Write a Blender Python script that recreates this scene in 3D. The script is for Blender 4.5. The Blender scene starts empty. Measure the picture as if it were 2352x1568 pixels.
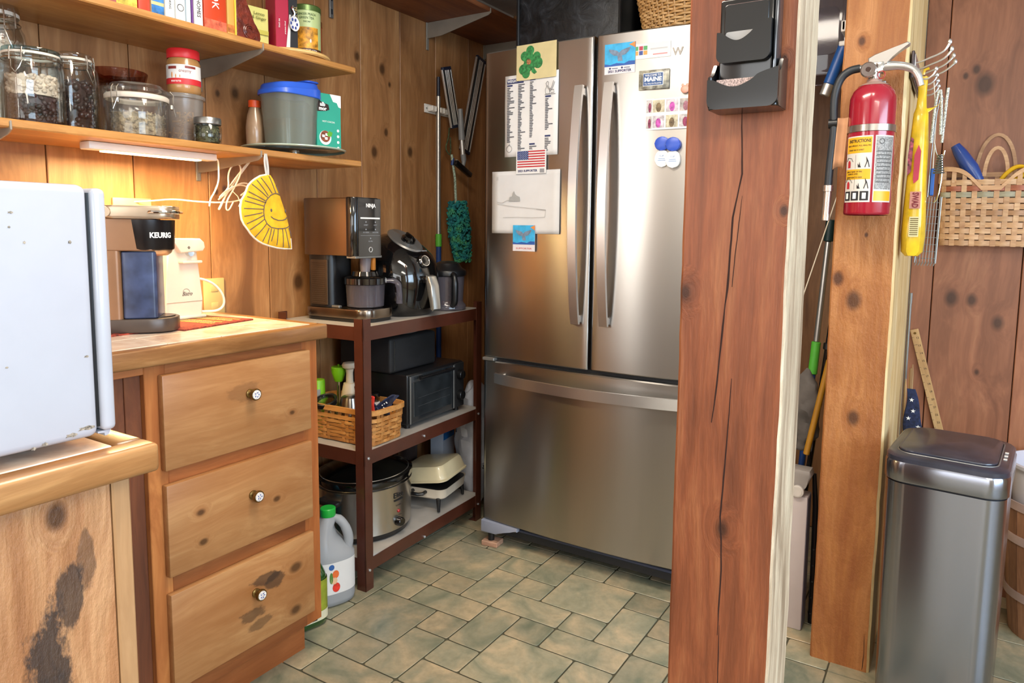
import bpy, bmesh, math, random
from mathutils import Vector, Matrix, noise as mnoise
random.seed(7)
SC = bpy.context.scene
COL = SC.collection
PI = math.pi
# ---------------------------------------------------------------- camera
cam = bpy.data.objects.new('camera', bpy.data.cameras.new('camera'))
COL.objects.link(cam)
cam.data.sensor_width = 36.0
cam.data.lens = 24.77
cam.data.shift_x = -0.0238
cam.data.shift_y = -0.0385
cam.data.clip_start = 0.02
_r, _u, _w = Vector((0.857, 0.515, 0.013)), Vector((-0.064, 0.081, 0.995)), Vector((-0.511, 0.853, -0.103))
_w.normalize(); _r = (_r - _w*_r.dot(_w)).normalized(); _u = _r.cross(_w)
cam.matrix_world = Matrix(((_r.x, _u.x, -_w.x, 1.96), (_r.y, _u.y, -_w.y, 0.0), (_r.z, _u.z, -_w.z, 1.17), (0, 0, 0, 1)))
SC.camera = cam
# ---------------------------------------------------------------- world, lamps, exposure
wd = bpy.data.worlds.new('world'); SC.world = wd; wd.use_nodes = True
wd.node_tree.nodes['Background'].inputs[0].default_value = (0.75, 0.86, 1.0, 1)
wd.node_tree.nodes['Background'].inputs[1].default_value = 1.0
SC.view_settings.view_transform = 'Standard'
SC.view_settings.look = 'None'
SC.view_settings.gamma = 1.0
SC.view_settings.use_curve_mapping = False
SC.view_settings.exposure = -0.05
def area(name, loc, direction, sx, sy, power, col):
    l = bpy.data.lights.new(name, 'AREA'); l.shape = 'RECTANGLE'; l.size = sx; l.size_y = sy
    l.energy = power; l.color = col
    o = bpy.data.objects.new(name, l); COL.objects.link(o); o.location = loc
    o.rotation_euler = Vector(direction).to_track_quat('-Z', 'Y').to_euler()
    return o
# daylight through the windows of the room (right wall, wall behind the camera, wall over the sink)
area('window_light_right', (4.37, 0.2, 1.45), (-1, 0.05, -0.05), 2.55, 1.15, 120, (0.60, 0.79, 1.0))
area('window_light_rear', (1.95, -2.99, 1.45), (0, 1, -0.05), 3.0, 1.15, 52, (1.0, 0.98, 0.95))
area('window_light_sink', (0.012, -1.02, 1.5), (1, 0, 0), 1.2, 0.92, 38, (1.0, 0.97, 0.92))
# two flush ceiling lamps
area('ceiling_lamp_kitchen', (1.35, 1.0, 2.145), (0, 0, -1), 1.1, 0.35, 34, (1.0, 0.90, 0.76))
area('ceiling_lamp_room', (2.9, -0.6, 2.145), (0, 0, -1), 1.2, 0.5, 48, (1.0, 0.90, 0.76))

# ---------------------------------------------------------------- materials
def lin(c):
    if isinstance(c, str):
        c = tuple(int(c[i:i+2], 16)/255 for i in (0, 2, 4))
    return tuple(((x/12.92) if x <= 0.04045 else ((x+0.055)/1.055)**2.4) for x in c) + (1.0,)
MATS = {}
class N:
    def __init__(s, name):
        s.m = bpy.data.materials.new(name); s.m.use_nodes = True
        s.t = s.m.node_tree; s.b = s.t.nodes['Principled BSDF']
    def n(s, typ, **kw):
        x = s.t.nodes.new(typ)
        for k, v in kw.items():
            if k.startswith('i_'):
                key = k[2:]; key = int(key) if key.isdigit() else key.replace('_', ' ')
                s.set(x.inputs[key], v)
            else: setattr(x, k, v)
        return x
    def set(s, inp, v):
        if isinstance(v, bpy.types.NodeSocket): s.t.links.new(v, inp)
        else: inp.default_value = v
    def math(s, op, a, b=0.0, c=0.0, clamp=False):
        x = s.n('ShaderNodeMath', operation=op, use_clamp=clamp); s.set(x.inputs[0], a); s.set(x.inputs[1], b); s.set(x.inputs[2], c); return x.outputs[0]
    def vm(s, op, a, b=(0, 0, 0)):
        x = s.n('ShaderNodeVectorMath', operation=op); s.set(x.inputs[0], a); s.set(x.inputs[1], b)
        return x.outputs['Value'] if op in ('LENGTH', 'DISTANCE', 'DOT_PRODUCT') else x.outputs[0]
    def mix(s, f, a, b, mode='MIX'):
        x = s.n('ShaderNodeMix', data_type='RGBA', blend_type=mode)
        s.set(x.inputs[0], f); s.set(x.inputs[6], a); s.set(x.inputs[7], b); return x.outputs[2]
    def noise(s, vec, scale, detail=4, rough=0.55, dist=0.0):
        x = s.n('ShaderNodeTexNoise'); s.set(x.inputs['Vector'], vec); x.inputs['Scale'].default_value = scale
        x.inputs['Detail'].default_value = detail; x.inputs['Roughness'].default_value = rough; x.inputs['Distortion'].default_value = dist
        return x.outputs[0]
    def ramp(s, f, stops):
        x = s.n('ShaderNodeValToRGB'); e = x.color_ramp.elements
        while len(e) < len(stops): e.new(0.5)
        for el, (p, c) in zip(e, stops):
            el.position = p; el.color = c if len(c) == 4 else tuple(c)+(1,)
        s.set(x.inputs[0], f); return x.outputs[0]
    def obj(s): return s.n('ShaderNodeTexCoord').outputs['Object']
    def rnd(s): return s.n('ShaderNodeObjectInfo').outputs['Random']
    def bump(s, h, st=0.2, dist=0.01):
        x = s.n('ShaderNodeBump'); x.inputs['Strength'].default_value = st; x.inputs['Distance'].default_value = dist
        s.set(x.inputs['Height'], h); s.t.links.new(x.outputs[0], s.b.inputs['Normal'])
def B01(v): return (v, v, v, 1)
def plain(name, col, rough=0.5, metal=0.0, spec=0.5, var=0.06, scale=12, bump=0.0, trans=0.0, ior=1.45, alpha=1.0, sss=0.0, coat=0.0, emit=None, estr=0.0):
    if name in MATS: return MATS[name]
    k = N(name); c = lin(col)
    if var:
        f = k.noise(k.obj(), scale, 3)
        lo = tuple(x*(1-var*2) for x in c[:3])+(1,); hi = tuple(min(1, x*(1+var*2)) for x in c[:3])+(1,)
        k.set(k.b.inputs['Base Color'], k.ramp(f, [(0.3, lo), (0.7, hi)]))
    else: k.b.inputs['Base Color'].default_value = c
    k.b.inputs['Roughness'].default_value = rough; k.b.inputs['Metallic'].default_value = metal
    k.b.inputs['Specular IOR Level'].default_value = spec
    if trans: k.b.inputs['Transmission Weight'].default_value = trans; k.b.inputs['IOR'].default_value = ior
    if alpha < 1: k.b.inputs['Alpha'].default_value = alpha
    if coat: k.b.inputs['Coat Weight'].default_value = coat; k.b.inputs['Coat Roughness'].default_value = 0.08
    if sss: k.b.inputs['Subsurface Weight'].default_value = sss; k.b.inputs['Subsurface Radius'].default_value = (0.01, 0.01, 0.01)
    if emit: k.b.inputs['Emission Color'].default_value = lin(emit); k.b.inputs['Emission Strength'].default_value = estr
    if bump: k.bump(k.noise(k.obj(), 60, 3), bump, 0.004)
    MATS[name] = k.m; return k.m
def wood(name, dark, base, light, axis='z', knots=0.35, rough=0.45, grain=1.0, blotch=0.35, spots=(), bump=0.12, coat=0.0, stain=None, warpk=0.12, freq=14, rand=0.22, saw=0.0):
    if name in MATS: return MATS[name]
    k = N(name); P = k.obj(); rn = k.rnd()
    off = k.n('ShaderNodeCombineXYZ', i_0=k.math('MULTIPLY', rn, 37.0), i_1=k.math('MULTIPLY', rn, 53.0), i_2=k.math('MULTIPLY', rn, 91.0)).outputs[0]
    Q = k.vm('ADD', P, off)
    st = {'x': (0.09, 1, 1), 'y': (1, 0.09, 1), 'z': (1, 1, 0.09)}[axis]
    st2 = {'x': (0.45, 1, 1), 'y': (1, 0.45, 1), 'z': (1, 1, 0.45)}[axis]
    S = k.vm('MULTIPLY', Q, st)
    warp = k.noise(k.vm('MULTIPLY', Q, st2), 4.0, 2)
    # random knots
    v = k.n('ShaderNodeTexVoronoi', i_Scale=3.1); k.set(v.inputs['Vector'], k.vm('MULTIPLY', Q, st2))
    kd = k.math('DIVIDE', v.outputs['Distance'], k.math('MULTIPLY_ADD', k.n('ShaderNodeSeparateColor', i_0=v.outputs['Color']).outputs[0], 1.5, 0.15))
    km = k.math('MULTIPLY', k.math('SUBTRACT', 1.0, k.math('MULTIPLY', kd, 4.5), clamp=True), knots, clamp=True)
    near = km
    dots = k.ramp(kd, [(0.0, B01(1)), (0.05, B01(0.8)), (0.085, B01(0.0))])
    kmask = k.math('MULTIPLY', dots, min(1.0, knots*2.4))
    for (sx, sy, sz, rr) in spots:
        e = {'x': (0.7, 1, 1), 'y': (1, 0.7, 1), 'z': (1, 1, 0.7)}[axis]
        d = k.vm('LENGTH', k.vm('MULTIPLY', k.vm('SUBTRACT', P, (sx, sy, sz)), e))
        d = k.math('ADD', d, k.math('MULTIPLY', k.math('SUBTRACT', warp, 0.5), rr*0.9))
        q = k.math('DIVIDE', d, rr)
        kmask = k.math('MAXIMUM', kmask, k.math('MULTIPLY', k.math('SUBTRACT', 1.15, q, clamp=True), 1.5, clamp=True))
        near = k.math('MAXIMUM', near, k.math('SUBTRACT', 1.0, k.math('DIVIDE', q, 2.6), clamp=True))
    disp = k.n('ShaderNodeCombineXYZ', i_0=k.math('MULTIPLY_ADD', near, 0.03, k.math('MULTIPLY', warp, warpk)), i_1=k.math('MULTIPLY_ADD', near, 0.03, k.math('MULTIPLY', warp, warpk)), i_2=k.math('MULTIPLY_ADD', near, 0.02, k.math('MULTIPLY', warp, warpk))).outputs[0]
    S = k.vm('ADD', S, disp)
    g1 = k.noise(S, freq, 5, 0.6, 0.4)
    g2 = k.noise(S, freq*9, 3, 0.6)
    b = k.noise(k.vm('MULTIPLY', Q, st2), 6, 4, 0.6)
    c = k.ramp(k.math('MULTIPLY_ADD', k.math('SUBTRACT', g1, 0.5), grain, 0.5), [(0.30, lin(dark)), (0.50, lin(base)), (0.70, lin(light))])
    c = k.mix(k.math('MULTIPLY', k.ramp(g2, [(0.42, B01(1)), (0.62, B01(0))]), 0.30), c, lin(dark))
    c = k.mix(k.math('MULTIPLY', k.ramp(b, [(0.48, B01(0)), (0.72, B01(1))]), blotch), c, lin(dark))
    hv = k.n('ShaderNodeHueSaturation', i_4=c); hv.inputs['Saturation'].default_value = 1.0
    k.set(hv.inputs['Value'], k.math('MULTIPLY_ADD', rn, rand*2, 1.0-rand)); c = hv.outputs[0]
    kc = tuple(x*0.22 for x in lin(dark)[:3])+(1,)
    c = k.mix(k.math('MULTIPLY', near, 0.35), c, lin(dark))
    c = k.mix(k.math('MULTIPLY', kmask, 0.85), c, kc)
    if stain:
        for (sx, sy, sz, ex, ey, ez, amt) in stain:
            d = k.vm('LENGTH', k.vm('MULTIPLY', k.vm('SUBTRACT', P, (sx, sy, sz)), (ex, ey, ez)))
            d = k.math('ADD', d, k.math('MULTIPLY', k.math('SUBTRACT', k.noise(k.vm('MULTIPLY', Q, st2), 22, 6, .7), 0.5), 2.6))
            c = k.mix(k.math('MULTIPLY', k.ramp(d, [(0.75, B01(1)), (1.0, B01(0))]), amt), c, (0.03, 0.018, 0.014, 1))
    k.set(k.b.inputs['Base Color'], c)
    k.b.inputs['Roughness'].default_value = rough
    if coat: k.b.inputs['Coat Weight'].default_value = coat; k.b.inputs['Coat Roughness'].default_value = 0.15
    h = k.math('MULTIPLY_ADD', g2, 0.4, g1)
    if saw:
        h = k.math('MULTIPLY_ADD', k.noise(k.vm('MULTIPLY', Q, (1, 1, 0.5)), 45, 5, 0.7), saw, h)
    if bump: k.bump(h, bump, 0.006)
    MATS[name] = k.m; return k.m
def steel(name, col, rough=0.28, wave=0.0, aniso=0.85, axis='z', tan=None):
    if name in MATS: return MATS[name]
    k = N(name); P = k.obj()
    st = {'z': (9, 9, 0.25), 'x': (0.25, 9, 9), 'h': (0.2, 0.2, 30)}[axis]
    g = k.noise(k.vm('MULTIPLY', P, st), 5, 3)
    c = lin(col)
    k.set(k.b.inputs['Base Color'], k.ramp(g, [(0.3, tuple(x*0.99 for x in c[:3])+(1,)), (0.7, tuple(min(1, x*1.01) for x in c[:3])+(1,))]))
    k.b.inputs['Metallic'].default_value = 1.0
    k.b.inputs['Roughness'].default_value = rough
    if aniso:
        k.b.inputs['Anisotropic'].default_value = aniso; k.b.inputs['Anisotropic Rotation'].default_value = 0.25
        tg = k.n('ShaderNodeTangent', direction_type='RADIAL', axis='Z'); k.set(k.b.inputs['Tangent'], tg.outputs[0])
    if wave: k.bump(k.noise(k.vm('MULTIPLY', P, (1, 1, 0.3)), 4, 0), wave, 0.03)
    MATS[name] = k.m; return k.m
def glass(name, col='ffffff', rough=0.02, alpha=None):
    if name in MATS: return MATS[name]
    k = N(name)
    # thin-walled clear material: mix of transparency and gloss by facing
    t = k.t; out = t.nodes['Material Output']
    tr = k.n('ShaderNodeBsdfTransparent'); tr.inputs[0].default_value = lin(col)
    gl = k.n('ShaderNodeBsdfGlossy'); gl.inputs['Roughness'].default_value = rough
    lw = k.n('ShaderNodeLayerWeight'); lw.inputs[0].default_value = 0.35
    f = k.math('MULTIPLY_ADD', lw.outputs['Fresnel'], 0.45, 0.03, clamp=True)
    ms = k.n('ShaderNodeMixShader'); k.set(ms.inputs[0], f); t.links.new(tr.outputs[0], ms.inputs[1]); t.links.new(gl.outputs[0], ms.inputs[2])
    res = ms.outputs[0]
    if alpha:
        df = k.n('ShaderNodeBsdfDiffuse'); df.inputs[0].default_value = lin(alpha[0])
        m2 = k.n('ShaderNodeMixShader'); m2.inputs[0].default_value = alpha[1]
        t.links.new(res, m2.inputs[1]); t.links.new(df.outputs[0], m2.inputs[2]); res = m2.outputs[0]
    t.links.new(res, out.inputs['Surface'])
    MATS[name] = k.m; return k.m

# ---------------------------------------------------------------- mesh helpers
def ML(o, m):
    o.data.materials.append(m)
class G:
    """collects shapes into one mesh"""
    def __init__(s): s.bm = bmesh.new(); s.T = Matrix.Identity(4)
    def _v(s, p): return s.bm.verts.new(s.T @ Vector(p))
    def at(s, M): s.T = M; return s
    def face(s, pts):
        try: return s.bm.faces.new([s._v(p) for p in pts])
        except ValueError: return None
    def box(s, a, b, bev=0.0, seg=2):
        x0, y0, z0 = a; x1, y1, z1 = b
        if x0 > x1: x0, x1 = x1, x0
        if y0 > y1: y0, y1 = y1, y0
        if z0 > z1: z0, z1 = z1, z0
        v = [s._v(p) for p in ((x0,y0,z0),(x1,y0,z0),(x1,y1,z0),(x0,y1,z0),(x0,y0,z1),(x1,y0,z1),(x1,y1,z1),(x0,y1,z1))]
        fs = [s.bm.faces.new([v[i] for i in q]) for q in ((0,3,2,1),(4,5,6,7),(0,1,5,4),(1,2,6,5),(2,3,7,6),(3,0,4,7))]
        if bev:
            es = list({e for f in fs for e in f.edges})
            bev = min(bev, 0.49*min(x1-x0, y1-y0, z1-z0))
            bmesh.ops.bevel(s.bm, geom=es, offset=bev, segments=seg, profile=0.5, affect='EDGES')
        return s
    def rbox(s, a, b, r, axis='z', n=6, bev=0.0):
        """box whose edges along one axis are rounded with radius r"""
        i = 'xyz'.index(axis); o = [j for j in range(3) if j != i]
        lo, hi = [min(a[j], b[j]) for j in range(3)], [max(a[j], b[j]) for j in range(3)]
        pts = rrect(lo[o[0]], lo[o[1]], hi[o[0]], hi[o[1]], r, n)
        return s.prism(pts, axis, lo[i], hi[i], bev)
    def prism(s, pts, axis, a, b, bev=0.0, seg=2):
        def mk(p, t):
            if axis == 'z': return (p[0], p[1], t)
            if axis == 'y': return (p[0], t, p[1])
            return (t, p[0], p[1])
        v0 = [s._v(mk(p, a)) for p in pts]; v1 = [s._v(mk(p, b)) for p in pts]
        n = len(pts); fs = []
        fs.append(s.bm.faces.new(v0)); fs.append(s.bm.faces.new(v1[::-1]))
        for i in range(n): fs.append(s.bm.faces.new([v0[i], v1[i], v1[(i+1) % n], v0[(i+1) % n]]))
        if bev:
            es = list(set(fs[0].edges) | set(fs[1].edges))
            bmesh.ops.bevel(s.bm, geom=es, offset=bev, segments=seg, profile=0.5, affect='EDGES')
        return s
    def lathe(s, prof, c=(0, 0, 0), n=28, sx=1.0, sy=1.0, closed=True, sq=0.0):
        rings = []
        for r, z in prof:
            if r < 1e-6: rings.append([s._v((c[0], c[1], c[2]+z))])
            else:
                R = []
                for i in range(n):
                    a = 2*PI*i/n; q = 1.0
                    if sq: q = 1.0/((abs(math.cos(a))**(2+sq)+abs(math.sin(a))**(2+sq))**(1/(2+sq)))
                    R.append(s._v((c[0]+r*q*sx*math.cos(a), c[1]+r*q*sy*math.sin(a), c[2]+z)))
                rings.append(R)
        for A, B in zip(rings, rings[1:]):
            for i in range(n):
                j = (i+1) % n
                if len(A) == 1 and len(B) == 1: continue
                if len(A) == 1: s.bm.faces.new([A[0], B[i], B[j]])
                elif len(B) == 1: s.bm.faces.new([A[i], A[j], B[0]])
                else: s.bm.faces.new([A[i], A[j], B[j], B[i]])
        if closed:
            if len(rings[0]) > 1: s.bm.faces.new(rings[0][::-1])
            if len(rings[-1]) > 1: s.bm.faces.new(rings[-1])
        return s
    def cyl(s, p0, p1, r0, r1=None, n=20, bev=0.0):
        if r1 is None: r1 = r0
        p0, p1 = Vector(p0), Vector(p1); d = p1-p0; L = d.length
        M = Matrix.Translation(p0) @ d.to_track_quat('Z', 'Y').to_matrix().to_4x4()
        T = s.T; s.T = T @ M
        if bev: s.lathe([(r0-bev, 0), (r0, bev), (r1, L-bev), (r1-bev, L)], n=n)
        else: s.lathe([(r0, 0), (r1, L)], n=n)
        s.T = T; return s
    def sph(s, c, r, n=16, m=10, sc=(1, 1, 1)):
        T = s.T; s.T = T @ Matrix.Translation(c) @ Matrix.Diagonal((sc[0], sc[1], sc[2], 1))
        s.lathe([(r*math.sin(PI*i/m), -r*math.cos(PI*i/m)) for i in range(m+1)], n=n, closed=False)
        s.T = T; return s
    def tube(s, pts, r, n=8, closed=False, flat=1.0, smooth=0):
        P = [Vector(p) for p in pts]
        for _ in range(smooth):
            Q = []
            m = len(P)
            for i in range(m if closed else m-1):
                a, b = P[i], P[(i+1) % m]; Q += [a*0.75+b*0.25, a*0.25+b*0.75]
            if not closed: Q = [P[0]]+Q+[P[-1]]
            P = Q
        m = len(P); rings = []; up = Vector((0, 0, 1)); prev = None
        for i in range(m):
            if closed: t = P[(i+1) % m]-P[i-1]
            else: t = P[min(i+1, m-1)]-P[max(i-1, 0)]
            if t.length < 1e-9: t = Vector((0, 0, 1))
            t.normalize()
            if prev is None:
                a = up if abs(t.z) < 0.9 else Vector((1, 0, 0)); x = t.cross(a).normalized()
            else: x = (prev - t*prev.dot(t)); x = x.normalized() if x.length > 1e-6 else t.orthogonal().normalized()
            prev = x; y = t.cross(x)
            rr = r[i*(len(r)-1)//max(1, m-1)] if isinstance(r, (list, tuple)) else r
            rings.append([s._v(P[i]+x*rr*math.cos(2*PI*k/n)+y*rr*flat*math.sin(2*PI*k/n)) for k in range(n)])
        for i in range(m if closed else m-1):
            A, B = rings[i], rings[(i+1) % m]
            for k in range(n): s.bm.faces.new([A[k], A[(k+1) % n], B[(k+1) % n], B[k]])
        if not closed: s.bm.faces.new(rings[0][::-1]); s.bm.faces.new(rings[-1])
        return s
    def grid(s, fn, nu, nv, thick=None):
        V = [[s._v(fn(i/nu, j/nv)) for j in range(nv+1)] for i in range(nu+1)]
        for i in range(nu):
            for j in range(nv): s.bm.faces.new([V[i][j], V[i+1][j], V[i+1][j+1], V[i][j+1]])
        return s
    def strip(s, pts, w, nrm, t=0.0008):
        """flat ribbon following pts, width w across, thickness t along nrm"""
        nrm = Vector(nrm).normalized(); P = [Vector(p) for p in pts]; m = len(P); R = []
        for i in range(m):
            d = (P[min(i+1, m-1)]-P[max(i-1, 0)]).normalized(); x = d.cross(nrm).normalized()
            ww = (w[i] if isinstance(w, (list, tuple)) else w)/2
            R.append([s._v(P[i]+x*ww), s._v(P[i]-x*ww), s._v(P[i]-x*ww+nrm*t), s._v(P[i]+x*ww+nrm*t)])
        for A, B in zip(R, R[1:]):
            for k in range(4): s.bm.faces.new([A[k], A[(k+1) % 4], B[(k+1) % 4], B[k]])
        s.bm.faces.new(R[0][::-1]); s.bm.faces.new(R[-1]); return s
    def out(s, name, m, parent=None, ang=35, flatshade=False, solid=0.0, sub=0):
        bmesh.ops.recalc_face_normals(s.bm, faces=s.bm.faces)
        me = bpy.data.meshes.new(name); s.bm.to_mesh(me); s.bm.free()
        if m: me.materials.append(m)
        if not flatshade:
            me.shade_smooth(); me.set_sharp_from_angle(angle=math.radians(ang))
        o = bpy.data.objects.new(name, me); COL.objects.link(o)
        if parent: o.parent = parent
        if solid: md = o.modifiers.new('solid', 'SOLIDIFY'); md.thickness = solid; md.offset = 0
        if sub: md = o.modifiers.new('sub', 'SUBSURF'); md.levels = sub; md.render_levels = sub
        return o
def rrect(x0, y0, x1, y1, r, n=5):
    P = []
    for cx, cy, a0 in ((x1-r, y1-r, 0), (x0+r, y1-r, 90), (x0+r, y0+r, 180), (x1-r, y0+r, 270)):
        for i in range(n+1):
            a = math.radians(a0+90*i/n); P.append((cx+r*math.cos(a), cy+r*math.sin(a)))
    return P
def thing(name, label, cat, loc=(0, 0, 0), rz=0.0, group=None, rot=None):
    o = bpy.data.objects.new(name, None); COL.objects.link(o); o.empty_display_size = 0.05
    o.location = loc; o.rotation_euler = rot if rot else (0, 0, rz)
    o['label'] = label; o['category'] = cat
    if group: o['group'] = group
    return o
def tag(o, label, cat, group=None, kind=None):
    if label: o['label'] = label
    if cat: o['category'] = cat
    if group: o['group'] = group
    if kind: o['kind'] = kind
    return o
def struct(o): o['kind'] = 'structure'; return o
def stuff(o): o['kind'] = 'stuff'; return o
def lab(o, l): o['label'] = l; return o
def dup(root, loc, rz, label, group=None):
    r = root.copy(); COL.objects.link(r); r.location = loc; r.rotation_euler = (0, 0, rz); r['label'] = label
    if group: r['group'] = group
    for ch in list(root.children):
        c = ch.copy(); COL.objects.link(c); c.parent = r
        for g in list(ch.children):
            d = g.copy(); COL.objects.link(d); d.parent = c
    return r
_font = None
def text(s, size, org, xd, yd, m, parent, name='lettering', width=None, align='CENTER', ext=0.0003, shear=0.0, bold=0.0):
    """flat printed lettering: org in the parent's frame, xd reading direction, yd up"""
    cu = bpy.data.curves.new(name, 'FONT'); cu.body = s; cu.size = size; cu.align_x = align; cu.align_y = 'CENTER'
    cu.extrude = ext; cu.shear = shear; cu.offset = bold; cu.resolution_u = 2
    t = bpy.data.objects.new(name, cu)
    me = bpy.data.meshes.new_from_object(t)
    bpy.data.objects.remove(t)
    xs = [v.co.x for v in me.vertices]
    sx = width/(max(xs)-min(xs)) if (width and xs) else 1.0
    xd = Vector(xd).normalized(); yd = Vector(yd).normalized(); zd = xd.cross(yd)
    M = Matrix(((xd.x, yd.x, zd.x, org[0]), (xd.y, yd.y, zd.y, org[1]), (xd.z, yd.z, zd.z, org[2]), (0, 0, 0, 1)))
    for v in me.vertices: v.co = M @ Vector((v.co.x*sx, v.co.y, v.co.z))
    me.materials.append(m)
    o = bpy.data.objects.new(name, me); COL.objects.link(o)
    if parent: o.parent = parent
    return o
# ---------------------------------------------------------------- palette
W_WALL = wood('pine_wall', '7f5330', 'ad794b', 'c69563', 'z', knots=0.3, rough=0.42, blotch=0.4, freq=11, rand=0.16,
              spots=[(0,1.664,.977,.024),(0,1.436,1.576,.020),(0,1.376,1.566,.010),(0,2.089,1.776,.017),(0,2.13,1.725,.009),(0,2.042,1.457,.018),(0,2.108,1.539,.012),(0,2.248,1.477,.016),(0,1.957,1.797,.016),(0,1.36,1.27,.008),(0,1.39,1.28,.010)])
W_WALLR = wood('pine_wall_room', '734630', 'a2684a', 'b9805c', 'z', knots=0.25, rough=0.45, blotch=0.3, freq=9, rand=0.10,
              spots=[(1.992,2.65,1.636,.028),(1.967,2.65,1.684,.011),(1.939,2.65,1.667,.008),(1.944,2.65,.964,.022),(2.001,2.65,.961,.018),(2.076,2.65,.893,.022),(2.03,2.65,.73,.010)])
W_DRAWER = wood('birch_drawer', '8f5b30', 'ab7a4c', 'bd9160', 'y', knots=0.18, rough=0.4, blotch=0.55, freq=10, rand=0.05, grain=0.8,
              spots=[(.535,.924,.527,.009),(.535,.928,.457,.008),(.535,1.129,.491,.008),(.535,1.182,.29,.014),(.535,1.179,.176,.014),(.535,1.182,.70,.007)],
              stain=[(.535,1.09,.30,1,22,60,.7),(.535,1.12,.285,1,30,45,.7),(.535,1.05,.225,1,24,60,.6),(.535,1.07,.19,1,26,70,.5),(.535,1.04,.78,1,26,40,.25)])
W_FRAME = wood('cabinet_frame', '80441e', 'a06031', 'b97a43', 'z', knots=0.15, rough=0.42, blotch=0.35, freq=10)
W_RAIL = wood('cabinet_rail', '7d4420', 'a05f33', 'b87642', 'y', knots=0.05, rough=0.42, blotch=0.3, freq=10)
W_DARK = wood('cabinet_inside', '4a2714', '6b3a1f', '7d4a28', 'z', knots=0.1, rough=0.6, blotch=0.3)
W_OAKY = wood('oak_edge', '744b26', '966a3f', 'b08556', 'y', knots=0.0, rough=0.33, blotch=0.2, freq=22, coat=0.2)
W_OAKX = wood('oak_edge_cross', '744b26', '966a3f', 'b08556', 'x', knots=0.0, rough=0.33, blotch=0.2, freq=22, coat=0.2)
W_SHELF = wood('shelf_pine', '94602c', 'b9854a', 'cc9c5e', 'y', knots=0.12, rough=0.35, blotch=0.15, freq=12, rand=0.04)
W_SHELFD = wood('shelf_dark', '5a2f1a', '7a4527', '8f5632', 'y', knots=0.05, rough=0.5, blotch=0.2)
W_POST = wood('fir_post', '66351d', '8a4c2d', '9f633e', 'z', knots=0.0, rough=0.5, grain=1.1, blotch=0.15, freq=30, rand=0.0, warpk=0.02,
              spots=[(1.617,1.0,1.08,.012),(1.685,1.0,.734,.013),(1.751,1.0,1.199,.006),(1.742,1.0,1.40,.005)], bump=0.25)
W_POSTS = wood('post_pale_edge', '857058', 'baa68c', 'd2c2a6', 'z', knots=0.0, rough=0.7, grain=1.5, blotch=0.5, freq=34, rand=0.0, bump=0.5, saw=1.0, warpk=0.03)
W_POST2 = wood('rough_pine_post', '824922', 'a56b38', 'b87f4c', 'z', knots=0.0, rough=0.6, grain=1.2, blotch=0.35, freq=12, rand=0.0,
              spots=[(1.747,1.978,.689,.017),(1.731,1.978,.997,.020),(1.691,1.978,1.052,.014),(1.715,1.978,1.648,.009),(1.752,1.978,1.166,.005)], bump=0.5, saw=1.8)
W_PALE = wood('pale_pine', 'bd965a', 'e8cb92', 'f5e0b4', 'z', knots=0.1, rough=0.55, blotch=0.2, freq=14, bump=0.3)
W_PANEL = wood('rough_plank', '80502c', 'a9764c', 'c4966a', 'z', knots=0.0, rough=0.6, grain=1.3, blotch=0.6, freq=14, rand=0.0, bump=0.5, saw=1.6,
              spots=[(1.13,.368,.85,.011)], stain=[(1.13,.378,.745,1,70,22,.85),(1.13,.355,.66,1,38,11,.93),(1.13,.396,.79,1,110,25,.55),(1.13,.34,.62,1,22,14,.8)])
GAP = plain('dark_gap', '2a160c', 0.9, var=0)
PAINT = plain('ceiling_paint', 'dcd8d0', 0.8, var=0.03)
WPLAS = plain('white_plastic', 'e9e7e2', 0.35, var=0.02)
WENAM = plain('white_enamel', 'b3b6c0', 0.25, var=0.015, coat=0.4)
BLK = plain('black_plastic', '141416', 0.32, var=0.1)
BLKG = plain('black_gloss', '0b0b0c', 0.08, var=0, coat=0.6)
BLKM = plain('black_matte', '1b1b1d', 0.65, var=0.2)
CHR = plain('chrome', 'd8d8d8', 0.12, metal=1, var=0.02)
GREYM = plain('grey_metal', '8e8e8c', 0.4, metal=0.7, var=0.05)
BRASS = plain('aged_brass', '7a5f33', 0.35, metal=0.9, var=0.2, scale=80)
SS = steel('stainless', 'b2aea9', 0.28, wave=0.16)
SSD = steel('stainless_dark', '6e6660', 0.30)
SSH = steel('stainless_handle', 'd4d3d4', 0.33, aniso=0)
SSC = steel('stainless_can', '9599a6', 0.22, wave=0.12)
RACKM = plain('brown_enamel', '4c261a', 0.35, var=0.08, coat=0.3)
RACKS = plain('grey_shelf_liner', 'a5a09a', 0.4, var=0.06)
INK = plain('black_ink', '17171b', 0.6, var=0)
INKB = plain('navy_ink', '27305e', 0.6, var=0)
INKW = plain('white_ink', 'f0f0ee', 0.6, var=0)
INKR = plain('red_ink', 'b3262e', 0.6, var=0)
PAPER = plain('paper', 'd6d5d4', 0.7, var=0.02)
GLS = glass('clear_glass', 'fbfdfc')
GLSB = glass('clear_glass_blue', 'd2e6ea')
GLSP = glass('clear_tinted_plum', 'dab8b0', 0.05)
PLC = glass('clear_plastic', 'fafaf8', 0.08, ('c9c5c2', 0.04))
PLF = glass('frosted_plastic', 'f0ece6', 0.25, ('b9b2ac', 0.24))
PLD = glass('smoky_plastic', 'c9c4cc', 0.06, ('a39da8', 0.16))
CORD = plain('white_cord', 'e6dcc8', 0.45, var=0.02)
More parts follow.
